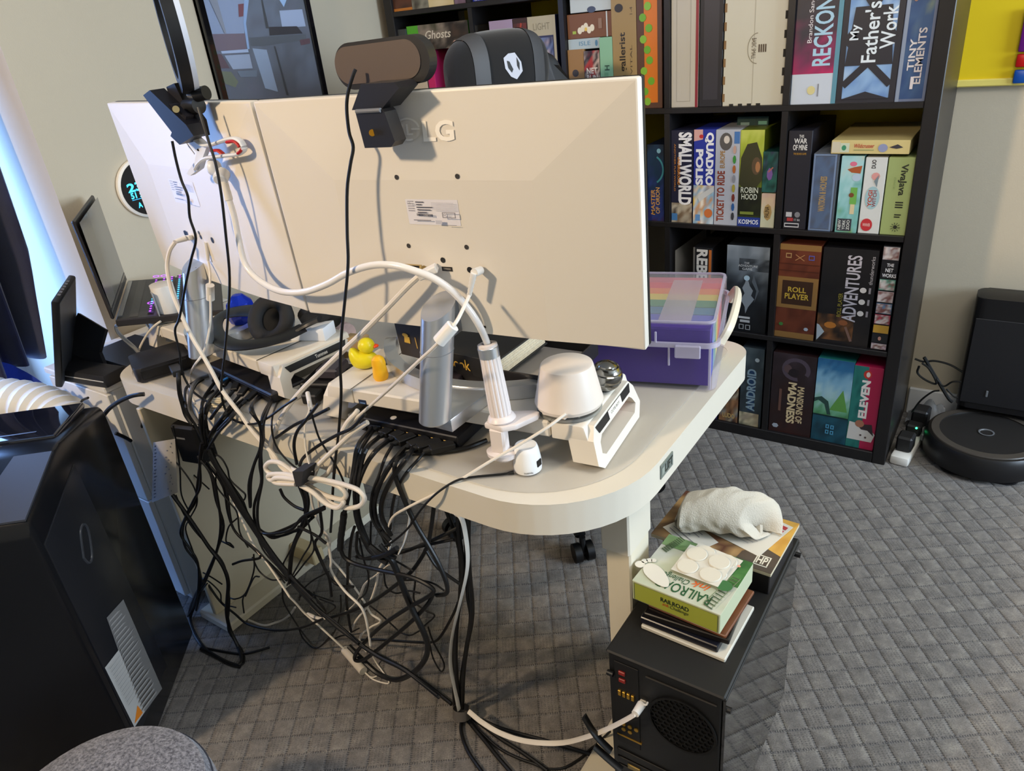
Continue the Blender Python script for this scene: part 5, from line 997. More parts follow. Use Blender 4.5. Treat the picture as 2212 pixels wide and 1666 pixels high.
# ================================================================== storage case
SX = frame((-.407, 1.186, MATZ), 15)
sc = thing('storage_case', 'clear plastic storage case of rainbow coloured paper at the desk corner', 'storage case', (-.58, 1.3, MATZ))
CL = clear_mat('clear polypropylene', '#fbfafc', .10, .02, .18)
Wc, Dc = .40, .285
cols = ['#4a2f92', '#2f3fa8', '#1f6a86', '#2b7a4a', '#c9b23a', '#d2702c', '#c8444a', '#b8555f']
for i, c in enumerate(cols): B(SX).box((-Wc + .012, .008 + i * (Dc - .016) / 8, .006), (-.012, .008 + (i + 1) * (Dc - .016) / 8 - .001, .120 + .006 * min(1, i / 3)), .001).build('paper_stack', mat('paper ' + c, c, .7), sc)
for i in range(3): B(SX).box((-Wc + .05 + .12 * i, .03, .1270), (-Wc + .11 + .12 * i, Dc - .03, .1278)).build('divider_sheet', clear_mat('milky sheet', '#f4ecec', .3, .12, .2), sc)
def shell(z0, z1, g, nm, lid=False):
    b = B(SX); o = rrect(-Wc - g, -g, g, Dc + g, .02, 5); i_ = rrect(-Wc - g + .002, -g + .002, g - .002, Dc + g - .002, .018, 5); b.ring(o, i_, z0, z1)
    if lid: b.prism(o, z1 - .002, z1)
    else: b.prism(o, z0, z0 + .002)
    return b.build(nm, CL, sc)
shell(.0, .092, 0, 'case_body'); shell(.092, .134, -.002, 'case_lid', True)
M_MILK = mat('milky plastic rim', '#cfc8dc', .3, alpha=.55)
B(SX).ring(rrect(-Wc - .005, -.005, .005, Dc + .005, .024, 5), rrect(-Wc + .001, .001, -.001, Dc - .001, .018, 5), .088, .097).build('rim', M_MILK, sc)
B(SX).box((-.075, -.009, .068), (-.028, -.003, .094), .002).build('latch', M_MILK, sc); B(SX).box((-.088, -.0045, .05), (-.084, -.001, .088), .001).build('rib', M_MILK, sc); B(SX).box((-.014, -.0045, .004), (-.009, -.0005, .088), .001).build('rib', M_MILK, sc); B(SX).box((-.112, -.005, .09), (-.108, -.001, .118), .001).build('rib', M_MILK, sc)
B(SX).ring(rrect(-Wc + .004, .004, -.004, Dc - .004, .016, 5), rrect(-Wc + .009, .009, -.009, Dc - .009, .014, 5), .133, .1365).build('lid_edge', M_MILK, sc)
hd = [SX @ Ve(q) for q in ((.004, .03, .085), (.020, .05, .115), (.026, Dc * .5, .128), (.020, Dc - .05, .115), (.004, Dc - .03, .085))]
B().tube(spline(hd, 5), .006, 8, flat=1.6, up=(0, 0, 1)).build('handle', mat('cream handle', '#d8cdb8', .4), sc)
oc = onz(1345, 912, MATZ); oc = thing('snack_bag', 'orange crinkled snack wrapper lying under the riser end', 'wrapper', (-.60, .95, MATZ))
SNB = onz(1316, 930, MATZ + .004); B(frame((SNB.x - .07, SNB.y + .02, MATZ), 20)).grid(lambda a, v: Ve((a * .085, v * .05, .006 + .035 * a + .004 * math.sin(a * 20) * math.cos(v * 16))), 24, 14).build('foil', mat('orange foil', '#e0641a', .35, vary=.25, vscale=60), oc)

# ================================================================== computer tower and the stack on it
pc_ = thing('computer_tower', 'black computer tower with a glass side standing on the carpet', 'computer', (-.33, .97, 0))
X0, X1, Y0, Y1, ZT = -.432, -.232, .76, 1.178, .45
M_PCB = mat('black steel case', '#0b0b0b', .5, bump=.08, bscale=700, vary=.12, vscale=20)
B().box((X0 + .003, Y0 + .004, .022), (X1 - .006, Y1, ZT - .004), .002).build('chassis', M_PCB, pc_); B().box((X0, Y0, ZT - .006), (X1, Y1, ZT), .0025).build('top_cover', mat('dusty black top', '#131211', .6, vary=.2, vscale=9), pc_)
B().box((X1 - .005, Y0 + .006, .03), (X1, Y1 - .002, ZT - .012), .001).build('glass_side', mat('tinted glass side', '#0a0b0c', .05, coat=.6, spec=.8), pc_); B().box((X1 - .008, Y0 + .004, ZT - .012), (X1 + .001, Y1, ZT - .007), .001).build('side_rail', M_PCB, pc_)
for x in (X0 + .02, X1 - .04):
    for y in (Y0 + .03, Y1 - .05): B().box((x, y, 0), (x + .02, y + .03, .023), .003).build('foot', M_BLK, pc_)
for x, y, z in ((X1, Y0 + .012, ZT - .035), (X1, Y1 - .012, ZT - .03), (X1, Y0 + .012, .09), (X0 + .006, Y0, ZT - .05), (X0 + .006, Y0, .12)): B().cyl((x - .004, y, z), (x + .007, y, z), .005, seg=14).build('thumbscrew', M_BLK, pc_)
RY = Y0 + .0035
def rp(u, v, y=RY): return ony(u, v, y)
fr = rp(1480, 1580); FX = Mx(((1, 0, 0, -.300), (0, 0, 1, RY), (0, 1, 0, .345), (0, 0, 0, 1)))
B(FX).ring([(.058 * math.cos(a), .058 * math.sin(a)) for a in [2 * math.pi * k / 36 for k in range(36)]], [(.054 * math.cos(a), .054 * math.sin(a)) for a in [2 * math.pi * k / 36 for k in range(36)]], -.003, .001).build('fan_rim', mat('dark grill metal', '#191816', .45, metal=.5), pc_)
hx = B(FX)
for i in range(-5, 6):
    for j in range(-5, 6):
        x = i * .0105 + (j % 2) * .00525; y = j * .0092
        if math.hypot(x, y) < .053: hx.ring([(x + .0058 * math.cos(a), y + .0058 * math.sin(a)) for a in [math.radians(30 + 60 * k) for k in range(6)]], [(x + .0047 * math.cos(a), y + .0047 * math.sin(a)) for a in [math.radians(30 + 60 * k) for k in range(6)]], -.002, .0005)
g = hx.build('fan_grill', MATS['dark grill metal'], pc_, smooth=False); g['kind'] = 'stuff'
B().box((-.418, RY - .001, .235), (-.375, RY + .0005, .43), .0005).build('io_shield', mat('io shield', '#0c0b0b', .6), pc_)
GOLD = mat('gold contact metal', '#c79a3c', .35, metal=.8); M_RP = mat('red port', '#8a1e18', .4)
for z in (.405, .388): B().box((-.410, RY - .004, z), (-.398, RY, z + .008), .001).build('usb_port', M_RP, pc_)
for k in range(4): B().box((-.412 + .008 * k, RY - .004, .355), (-.407 + .008 * k, RY, .367), .0005).build('audio_contact', GOLD, pc_)
for k in range(5): B().cyl((-.405 + .012 * (k % 3), RY - .003, .285 - .013 * (k // 3)), (-.405 + .012 * (k % 3), RY, .285 - .013 * (k // 3)), .004, seg=12).build('audio_jack', GOLD, pc_)
B().box((-.418, RY - .002, .252), (-.372, RY, .255)).build('gold_edge', GOLD, pc_)
for k in range(6):
    z = .215 - .021 * k; B().box((-.42, RY - .002, z - .016), (-.30, RY + .0005, z), .0008).build('slot_cover', mat('slot steel', '#1a1918', .5, metal=.4), pc_)
for k in range(2): B().box((-.40, RY - .004, .175 - .021 * k), (-.375, RY - .001, .186 - .021 * k), .001).build('display_port', mat('port shell', '#8a7440', .4, metal=.6), pc_)
B().box((-.40, RY - .001, .02), (-.25, RY + .0005, .07), .001).build('power_supply', mat('psu plate', '#171615', .5), pc_)
B().box((-.362, RY - .0015, .4225), (-.245, RY - .0, .4245)).build('vent_slit', mat('worn steel edge', '#4f4a44', .5, metal=.4), pc_)
# stack
def flatbox(nm, label, cat, x0, y0, x1, y1, z0, z1, yaw, m, grp=None, bev=.0015):
    cx, cy = (x0 + x1) / 2, (y0 + y1) / 2; M = frame((cx, cy, z0), yaw); o = tag(B(M).box((-(x1 - x0) / 2, -(y1 - y0) / 2, 0), ((x1 - x0) / 2, (y1 - y0) / 2, z1 - z0), bev).build(nm, m, org=(cx, cy, z0)), label, cat, grp); return o, M
flatbox('board_book', 'thin off-white board book at the bottom of the stack on the computer', 'book', -.398, .827, -.252, .960, ZT, ZT + .008, -2, mat('off-white board', '#c4c0b4', .5))
flatbox('disc_case', 'dark navy disc case second in the stack on the computer', 'disc case', -.402, .832, -.268, .950, ZT + .008, ZT + .022, -1, mat('navy case', '#12141f', .3))
flatbox('disc_case', 'black glossy disc case with a brown label edge in the stack', 'disc case', -.400, .838, -.258, .955, ZT + .022, ZT + .033, 3, mat('black case', '#141213', .25))
o, M = flatbox('disc_case', 'brown and orange disc case just under the green game box', 'disc case', -.392, .846, -.256, .965, ZT + .033, ZT + .0395, -4, mat('brown sleeve', '#6b3f26', .4, vary=.2, vscale=30))
flatbox('disc_case', 'thin dark mauve disc case lying directly beneath the green game box', 'disc case', -.408, .85, -.27, .965, ZT + .0395, ZT + .046, 1, mat('mauve sleeve', '#4a3c40', .35))
# green game box
rb = thing('game_box', 'green and white railway game box with white adhesive discs on top', 'board game', (-.34, .907, ZT + .046))
RBM = frame((-.3405, .908, ZT + .046), -3.2); wx, wy, hh = .0765, .069, .040
B(RBM).box((-wx, -wy, 0), (wx, wy, hh), .001).build('box', mat('cream green card', '#b9bfa0', .5), rb)
fp = Print(RBM @ Ve((-wx, -wy, 0)), RBM.to_3x3() @ Ve((2 * wx, 0, 0)), Ve((0, 0, hh)))
fp.rect(.03, .06, .97, .93, '#9da33c'); fp.frame(.02, .05, .98, .94, .006, .015, '#5f6a20'); fp.text('RAILROAD', .34, .52, .66, .74, '#1f2a1c', 0, .015); fp.text('ink', .36, .34, .44, .5, '#c8622a', 0, .01, .3); fp.text('Challenge', .45, .28, .66, .5, '#1f2a1c', 0, .0, .3); fp.build('side_print', rb)
tp = Print(RBM @ Ve((-wx, -wy, hh)), RBM.to_3x3() @ Ve((2 * wx, 0, 0)), RBM.to_3x3() @ Ve((0, 2 * wy, 0)))
tp.art(0, 0, 1, 1, ['#b9baae', '#aeb59e', '#c0c1b8'], 81, 8, 8); tp.art(.55, .5, 1, 1, ['#2f5a2c', '#3a6a34', '#4f7d40'], 82, 6, 6); tp.poly([(.55, .5), (.7, .5), (.62, .72), (.55, .75)], '#d0d4c2')
tp.art(.0, .78, .4, 1, ['#3f6a38', '#7d9a6a', '#2f5230'], 83, 6, 4)
tp.text('RAILROAD', .22, .06, .84, .22, '#22502c', 180, .01); tp.text('ink', .56, .26, .76, .36, '#d0622a', 180, .01, .3); tp.text('Challenge', .24, .24, .54, .36, '#22502c', 180, 0., .3)
for i in range(11):   # sleeper ladder of the railway lines
    f = i / 10; tp.line(.80 + .10 * f, .06 + .55 * f, .90 + .08 * f, .03 + .57 * f, .016, '#46563a'); tp.line(.04 + .10 * f, .70 + .28 * f, .12 + .10 * f, .66 + .28 * f, .016, '#46563a')
tp.line(.80, .04, .90, .64, .008, '#6a7a5a'); tp.line(.90, .02, .99, .62, .008, '#6a7a5a'); tp.disc(.88, .42, .09, .09, '#3a6a3c', 14); tp.disc(.9, .82, .02, .02, '#d89a86'); tp.build('top_print', rb)
ZS = ZT + .046 + hh + .0018
# adhesive disc sheets
for k, (cx, cy, yw) in enumerate(((-.322, .938, -8), (-.329, .925, -3.5))):
    sh_ = thing('felt_pad_sheet', ('white sheet of round felt pads lying on top of the green game box', 'white sheet of round felt pads mostly hidden under another sheet')[1 - k], 'felt pads', (cx, cy, ZS + .004 * k), 'felt pad sheets')
    SM_ = frame((cx, cy, ZS + .0042 * k), yw); B(SM_).box((-.041, -.037, 0), (.041, .037, .0006)).build('backing', mat('white paper', '#c9c6bc', .6), sh_)
    for x, y in ((-.020, -.018), (.020, -.018), (-.020, .018), (.020, .018)): B(SM_).lathe([(.0175, .0006), (.0177, .002), (.0168, .0034), (0, .0035)], 28, Mx.Translation((x, y, 0))).build('felt_pad', mat('white felt', '#cbc6b8', .8), sh_)
fs_ = frame((-.392, .873, ZS), 146)
fo_ = [(.028 * math.cos(a) * (1.25 if math.cos(a) < 0 else 1.0), .0155 * math.sin(a) * (1 + .15 * math.cos(a))) for a in [2 * math.pi * k / 24 for k in range(24)]]
ft = thing('paper_cutout', 'white foot shaped paper cutout at the corner of the green game box', 'paper cutout', (-.392, .873, ZS)); B(fs_).prism(fo_, 0, .0008).build('sole', mat('white card', '#cfccc2', .55), ft)
for k, (x, y, r) in enumerate(((.033, .010, .0085), (.036, -.001, .0055), (.034, -.009, .005), (.030, -.0155, .0045))): B(fs_).lathe([(r, 0), (r, .0008), (0, .0008)], 16, Mx.Translation((x, y, 0))).build('toe', MATS['white card'], ft)
# black box, comic and papers, sock
flatbox('black_carton', 'black carton under the comic book on the computer', 'carton', -.436, 1.005, -.238, 1.150, ZT, ZT + .045, -1, mat('black carton', '#171516', .45))
cm = thing('comic_book', 'paperback comic with a yellow cover lying under the white sock', 'comic', (-.345, 1.08, ZT + .045)); CMM = frame((-.345, 1.080, ZT + .0455), -2.5)
B(CMM).box((-.112, -.078, 0), (.112, .078, .007), .0006).build('pages', mat('cover edge', '#c9bda2', .6), cm)
p = Print(CMM @ Ve((-.112, -.078, .007)), CMM.to_3x3() @ Ve((.224, 0, 0)), CMM.to_3x3() @ Ve((0, .156, 0)))
p.art(0, 0, 1, 1, ['#6b5138', '#8f744a', '#4a3a2c', '#a8875a', '#5c3a2c'], 91, 12, 10); p.art(.72, .25, 1, 1, ['#b98a3c', '#c99f4c', '#a87a34'], 92, 6, 8); p.poly([(.7, 0), (1, 0), (1, .32), (.85, .4), (.72, .22)], '#4f443a'); p.frame(.84, .07, .95, .25, .010, .015, '#d0ccbc'); p.text('HP', .855, .095, .935, .225, '#d0ccbc', 0, .03); p.build('cover_print', cm)
nt_ = thing('leaflet', 'white leaflet with a red heading under the sock', 'leaflet', (-.30, 1.10, ZT + .053)); NM = frame((-.302, 1.098, ZT + .0532), -16)
B(NM).box((-.052, -.055, 0), (.052, .055, .0008)).build('sheet', MATS['white paper'], nt_); p = Print(NM @ Ve((-.052, -.055, .0008)), NM.to_3x3() @ Ve((.104, 0, 0)), NM.to_3x3() @ Ve((0, .11, 0))); p.rect(.1, .84, .95, .93, '#a83a3c'); p.rect(.1, .76, .95, .81, '#b8585a')
for i in range(9): p.rect(.12, .7 - .07 * i, .6 + .3 * R_.random(), .715 - .07 * i, '#8a8a8c')
p.build('printed_lines', nt_)
rc = thing('receipt', 'pale paper receipt poking out below the sock', 'receipt', (-.40, 1.03, ZT + .053)); NM = frame((-.395, 1.035, ZT + .0532), -30); B(NM).box((-.045, -.028, 0), (.045, .028, .0006)).build('sheet', MATS['white paper'], rc)
p = Print(NM @ Ve((-.045, -.028, .0006)), NM.to_3x3() @ Ve((.09, 0, 0)), NM.to_3x3() @ Ve((0, .056, 0))); [p.rect(.1, .15 + .16 * i, .4 + .5 * R_.random(), .18 + .16 * i, '#77757a') for i in range(5)]; p.build('printed_lines', rc)
# folded sock
def sock(a, v):
    th = v * 2 * math.pi; L_ = a
    cx = -.425 + .155 * L_; cy = 1.045 + .055 * L_ + .012 * math.sin(L_ * 3.2)
    rw = .044 * (1 - .12 * math.cos(L_ * 5)) * min(1, (L_ * 9) ** .5 + .1) * min(1, ((1 - L_) * 10) ** .5 + .02); rh = .030 * min(1, (L_ * 7) ** .5 + .25) * min(1, ((1 - L_) * 6) ** .5 + .05)
    y = cy + rw * math.cos(th); z = ZT + .056 + rh + rh * math.sin(th) + .018 * math.sin(min(L_ * 3.4, 3.1)) * max(0, math.sin(th))
    rib = .0012 * math.sin(th * 26) * max(0, 1 - L_ * 4.5)
    nz = .004 * mnoise.noise(Ve((L_ * 9, math.cos(th) * 2, math.sin(th) * 2)))
    return Ve((cx + .012 * math.sin(th * 2) * L_ + (.02 * math.cos(th) * (L_ - .3)), y + nz + rib, max(z + nz + rib, ZT + .0545)))
M_SOCK = mat('off-white knitted cotton', '#c3bcad', .95, sheen=.3, bump=.6, bscale=420)
sk = thing('sock', 'rolled off-white cotton sock lying on the comic and papers', 'sock', (-.35, 1.08, ZT + .054)); B().grid(sock, 70, 60, False, True).build('roll', M_SOCK, sk)
fl_ = [onz(u, v, ZT + .057 + .02 * q) for u, v, q in ((1548, 1136, 0), (1575, 1118, 1), (1610, 1112, 1.4), (1634, 1124, 1), (1638, 1152, 0))]
B().tube(spline(fl_, 5), .006, 8, flat=1.6).build('cuff_fold', M_SOCK, sk)

# ================================================================== gaming chair beyond the desk
ch = thing('gaming_chair', 'black and grey gaming chair behind the monitors with a white emblem headrest', 'chair', (-1.10, 1.62, 0))
M_CHB = mat('black leatherette', '#111113', .5, bump=.08, bscale=500); M_CHG = mat('grey leatherette', '#4a4a4c', .55, bump=.08, bscale=500)
cc = Ve((-1.10, 1.62, 0)); angs = [math.degrees(math.atan2(1.376 - cc.y, -.828 - cc.x)) + 72 * k for k in range(5)]
for a in angs:
    d = Ve((math.cos(math.radians(a)), math.sin(math.radians(a)), 0))
    B().tube([cc + Ve((0, 0, .11)), cc + d * .18 + Ve((0, 0, .095)), cc + d * .33 + Ve((0, 0, .075))], [.028, .024, .016], 10, flat=.7).build('base_arm', M_BLK, ch)
    n_ = Ve((-d.y, d.x, 0)); c_ = cc + d * .345
    for s in (-1, 1): B().cyl(c_ + n_ * (.008 * s) + Ve((0, 0, .0285)), c_ + n_ * (.028 * s) + Ve((0, 0, .0285)), .0285, seg=20).build('caster_wheel', mat('black caster', '#0b0b0c', .4), ch)
    B().cyl(c_ + Ve((0, 0, .03)), c_ + Ve((0, 0, .08)), .009, seg=10).build('caster_stem', M_BLK, ch)
B().cyl(cc + Ve((0, 0, .08)), cc + Ve((0, 0, .46)), .028, seg=18).build('gas_lift', M_BLK, ch)
CHM = frame((-1.12, 1.60, 0), 12)
B(CHM).prism(rrect(-.26, -.27, .26, .24, .09, 6), .45, .54, bev=.03).build('seat', M_CHB, ch)
BKM = frame((-1.20, 1.80, 0), 40) @ Mx.Rotation(math.radians(-7), 4, 'X')
XZ = Mx(((1, 0, 0, 0), (0, 0, -1, 0), (0, 1, 0, 0), (0, 0, 0, 1)))
bo = [(-.20, .50), (.20, .50), (.265, .72), (.275, .98), (.215, 1.08), (.165, 1.18), (.14, 1.27), (.11, 1.30), (-.11, 1.30), (-.14, 1.27), (-.165, 1.18), (-.215, 1.08), (-.275, .98), (-.265, .72)]
B(BKM).prism(bo, -.05, .05, M=XZ, bev=.03).build('backrest', M_CHB, ch)
for s in (-1, 1): B(BKM).prism([(s * .10, .56), (s * .17, .60), (s * .19, .95), (s * .125, 1.20), (s * .105, 1.295), (s * .075, 1.295), (s * .085, 1.15), (s * .12, .9)][::s], .045, .064, M=XZ, bev=.006).build('side_stripe', M_CHG, ch)
PC_ = ony(1048, 158, 1.66); PLM = frame((PC_.x, PC_.y + .06, PC_.z), 74)
def pslice(x0, x1, grow=0.):
    def f(a, v):
        x = x0 + (x1 - x0) * a; k = max(0., 1 - abs(x / .165) ** 3.2) ** .42; th = v * 2 * math.pi; cs = lambda q, e: math.copysign(abs(q) ** e, q)
        return Ve((x, (.062 + grow) * k * cs(math.cos(th), .8), (.098 + grow) * k * cs(math.sin(th), .7)))
    return f
hp2 = B(PLM).grid(pslice(-.075, .075), 16, 36, False, True).build('headrest_pillow', mat('black velour', '#0e0e10', .9, sheen=.3), ch)
for x0, x1 in ((-.165, -.118), (.118, .165)): B(PLM).grid(pslice(x0, x1), 14, 36, False, True).build('pillow_end', MATS['black velour'], ch)
for x0, x1 in ((-.118, -.075), (.075, .118)): B(PLM).grid(pslice(x0, x1, .002), 10, 36, False, True).build('pillow_band', M_CHG, ch)
fn = PLM.to_3x3() @ Ve((0, -1, 0)); fo3 = PLM @ Ve((0, -.0625, 0))
p = Print(fo3 - PLM.to_3x3() @ Ve((.04, 0, .04)), PLM.to_3x3() @ Ve((.08, 0, 0)), PLM.to_3x3() @ Ve((0, 0, .08))); p.st = .0006
ez = lambda pts: [(.5 + (x - 1103) / 58 + .02, .60 - (y - 147) / 64) for x, y in pts]
p.poly(ez(((1080, 128), (1092, 121), (1108, 121), (1122, 140), (1124, 158), (1108, 172), (1094, 165), (1082, 148))), '#c9c9d2'); p.poly(ez(((1087, 134), (1093, 136), (1101, 152), (1097, 158), (1089, 148))), '#17171a'); p.poly(ez(((1111, 130), (1117, 142), (1116, 156), (1111, 146))), '#17171a'); p.build('emblem', hp2)
for s in (-1, 1): B(CHM).tube(spline([(s * .29, .12, .47), (s * .33, .1, .6), (s * .32, .0, .68)], 4), .02, 8).build('arm_post', M_BLK, ch); B(CHM).prism(rrect(s * .32 - .04, -.14, s * .32 + .04, .12, .03, 5), .68, .705, bev=.008).build('armrest', M_BLK, ch)

# ================================================================== robot vacuum, dock, power strip
M_RV = mat('black vacuum plastic', '#151416', .4); M_RV2 = mat('charcoal vacuum top', '#2a2827', .35)
dkk = thing('vacuum_dock', 'tall black robot vacuum docking tower against the wall', 'dock', (.1, 2.54, 0))
B().prism(rrect(-.055, 2.487, .262, WY - .016, .03, 6), .115, .49, bev=.010).build('tower', M_RV, dkk); B().prism(rrect(-.05, 2.556, .257, WY - .016, .015, 5), 0, .13).build('tower_base', M_RV, dkk)
B().box((-.045, 2.4845, .135), (.25, 2.488, .425), .002).build('door', mat('ribbed black door', '#1b1a1d', .5, bump=.3, bscale=900), dkk); B().box((.022, 2.4825, .165), (.028, 2.485, .187), .001).build('status_mark', M_GREYP, dkk)
B().prism(rrect(-.06, 2.25, .15, 2.556, .04, 5), .0, .006).build('ramp', M_RV, dkk)
rv = thing('robot_vacuum', 'round black robot vacuum parked in front of its docking tower', 'robot vacuum', (.045, 2.385, .006)); RVM = Mx.Translation((.045, 2.383, .006))
B(RVM).lathe([(.15, .006), (.165, .012), (.168, .03), (.166, .07), (.158, .083), (.152, .085)], 64).build('body', M_RV, rv); B(RVM).lathe([(.152, .084), (.150, .088), (.128, .089)], 64, cap=False).build('top_ring', mat('bronze grey ring', '#4a443e', .35), rv); B(RVM).lathe([(.128, .0885), (.128, .086), (0, .086)], 48, cap=False).build('lid', M_RV2, rv)
B(RVM).lathe([(.020, .0862), (.022, .0885), (.018, .0885), (.017, .0865)], 24, cap=False).build('clean_button', M_GREYP, rv); B(RVM).box((-.1715, -.03, .03), (-.163, .03, .055), .003).build('side_bumper', M_GREYP, rv)
ps_ = thing('power_strip', 'white power strip with black adapters on the carpet beside the bookcase', 'power strip', (-.165, 2.4, 0)); PSM = frame((-.196, 2.235, 0), -6)
B(PSM).box((0, 0, .0), (.055, .33, .032), .008, 2).build('strip', M_WHT, ps_)
B(PSM).box((.004, .035, .032), (.05, .09, .085), .006).build('adapter', mat('black adapter', '#1c1b1c', .5), ps_); B(PSM).box((.004, .15, .032), (.048, .19, .07), .005).build('adapter', MATS['black adapter'], ps_); B(PSM).box((.002, .22, .032), (.05, .28, .09), .006).build('adapter', MATS['black adapter'], ps_)
B(PSM).cyl((.036, .149, .066), (.036, .1465, .066), .003, seg=10).build('green_led', mat('green led', '#30ff90', .4, emit='#30ff90', estr=6), ps_)
tag(B().grid(lambda a, v: Ve((-.19 + .14 * a, 2.50 + .08 * v, .012 + .075 * math.sin(a * 3.1) * math.sin(v * 3.1) + .012 * math.sin(a * 21 + v * 9))), 24, 16).build('plastic_bag', mat('white plastic film', '#c8ccd2', .35, alpha=.75)), 'crumpled white plastic bag in the corner by the bookcase', 'plastic bag')

# ================================================================== grey footstool in the foreground
fs2 = thing('footstool', 'round grey heathered fabric footstool with a stitched seam near the air conditioner', 'footstool', (-1.03, .165, 0))
def heather():
    m = bpy.data.materials.new('heathered grey fabric'); m.use_nodes = True; nt = m.node_tree; b = nt.nodes['Principled BSDF']; b.inputs['Roughness'].default_value = .95; b.inputs['Sheen Weight'].default_value = .3
    tc = nt.nodes.new('ShaderNodeTexCoord'); n = nt.nodes.new('ShaderNodeTexNoise'); n.inputs['Scale'].default_value = 170; n.inputs['Detail'].default_value = 4; n.inputs['Roughness'].default_value = .75
    cr = nt.nodes.new('ShaderNodeValToRGB'); cr.color_ramp.elements[0].position = .38; cr.color_ramp.elements[1].position = .64; cr.color_ramp.elements[0].color = (*lin('#3a3a44'), 1); cr.color_ramp.elements[1].color = (*lin('#8c8c94'), 1)
    bp = nt.nodes.new('ShaderNodeBump'); bp.inputs['Strength'].default_value = .5; bp.inputs['Distance'].default_value = .002
    nt.links.new(tc.outputs['Object'], n.inputs['Vector']); nt.links.new(n.outputs['Fac'], cr.inputs[0]); nt.links.new(cr.outputs[0], b.inputs['Base Color']); nt.links.new(n.outputs['Fac'], bp.inputs['Height']); nt.links.new(bp.outputs[0], b.inputs['Normal']); return m
M_HEA = heather(); FSM = Mx.Translation((-1.04, .17, 0)) @ Mx.Diagonal((1, 1, 1.12, 1))
B(FSM).lathe([(.16, 0), (.178, .01), (.185, .12), (.184, .25), (.180, .272)], 64).build('side', M_HEA, fs2); B(FSM).lathe([(.180, .272), (.172, .290), (.14, .302), (.08, .309), (.0, .311)], 64, cap=False).build('top', M_HEA, fs2)
B(FSM).tube([(.179 * math.cos(a), .179 * math.sin(a), .2735) for a in [2 * math.pi * k / 72 for k in range(72)]], .0022, 6, closed=True).build('seam', mat('dark seam thread', '#3c3c44', .9), fs2)
# ================================================================== switch boxes and plugs on the desk
M_SW = mat('black metal box', '#121216', .4); M_PLUG = mat('black plug rubber', '#151515', .5); M_CB = mat('black cable jacket', '#0f0f10', .42); M_CW2 = mat('white cable jacket', '#e0d8cc', .4); M_CG = mat('grey cable jacket', '#5c5a58', .45)
SWM = frame((-.950, .792, MATZ + .0005), 5)
sw = thing('display_switch', 'flat black metal switch box with many plugs under the right riser', 'switch box', (-.85, .84, MATZ))
B(SWM).box((0, 0, 0), (.222, .105, .026), .002).build('housing', M_SW, sw)
wb = onp(850, 903, SWM @ Ve((0, 0, .026)), Ve((0, 0, 1))); B(Mx.Translation((wb.x, wb.y, MATZ + .0262))).lathe([(.006, 0), (.006, .0012), (.0, .0016)], 18).build('white_button', M_WHT, sw)
for k in range(7):
    x = .03 + .027 * k; B(SWM).box((x, -.0012, .006), (x + .018, .0, .015), .0005).build('socket', mat('gold socket shell', '#a88c4c', .35, metal=.7), sw)
hubm = thing('mini_computer', 'small black box with rounded corners and a chunky plug on the desk corner', 'mini computer', (-1.60, .80, MATZ))
HA = [onz(u, v, MATZ + .034) for u, v in ((281, 762), (330, 796), (398, 776), (360, 738))]; hc_ = sum(HA, Ve()) / 4
e1 = (HA[1] - HA[0]); hy = math.degrees(math.atan2((HA[2] - HA[1]).y, (HA[2] - HA[1]).x))
HBM = frame((hc_.x, hc_.y, MATZ + .0005), hy)
B(HBM).prism(rrect(-.062, -.058, .062, .058, .016, 6), 0, .034, bev=.003).build('housing', mat('matt black shell', '#1f1f23', .5), hubm); B(HBM).box((-.05, -.0592, .006), (.05, -.0575, .028), .001).build('port_plate', M_BLK, hubm)
dk3 = thing('docking_station', 'slim black docking station with plugs under the left riser', 'docking station', (-1.33, .85, MATZ)); DKM = frame((-1.478, .835, MATZ + .0005), -9)
B(DKM).box((0, 0, 0), (.285, .085, .022), .003).build('housing', mat('charcoal dock shell', '#1d1c20', .45), dk3); B(DKM).box((.01, -.0008, .006), (.275, .0, .016), .0004).build('port_strip', M_BLK, dk3)
hb2 = thing('usb_hub', 'black hub box with loose adapters in the gap between the two risers', 'hub', (-1.10, .86, MATZ)); H2 = frame((-1.165, .84, MATZ + .0005), 20)
B(H2).box((0, 0, 0), (.085, .10, .03), .003).build('housing', M_SW, hb2); B(H2).box((.02, -.035, .0), (.055, .0, .022), .003).build('adapter', M_PLUG, hb2); B(H2).box((.03, .02, .03), (.08, .08, .052), .004).build('adapter', mat('dark violet grey shell', '#35313a', .4), hb2)
sl = onz(476, 872, MATZ); nl = thing('cable_label', 'cream printed paper label folded round a cable at the desk edge', 'label', (sl.x, sl.y, MATZ)); 
NLM = frame((sl.x, sl.y - .01, MATZ + .006), 28) @ Mx.Rotation(math.radians(38), 4, 'X')
B(NLM).box((-.022, -.010, 0), (.022, .012, .0008)).build('paper', mat('cream label paper', '#d8cdae', .6), nl); p = Print(NLM @ Ve((-.022, -.010, .0008)), NLM.to_3x3() @ Ve((.044, 0, 0)), NLM.to_3x3() @ Ve((0, .022, 0))); [p.rect(.1, .2 + .2 * i, .9, .26 + .2 * i, '#7a7060') for i in range(4)]; p.build('printed_lines', nl)
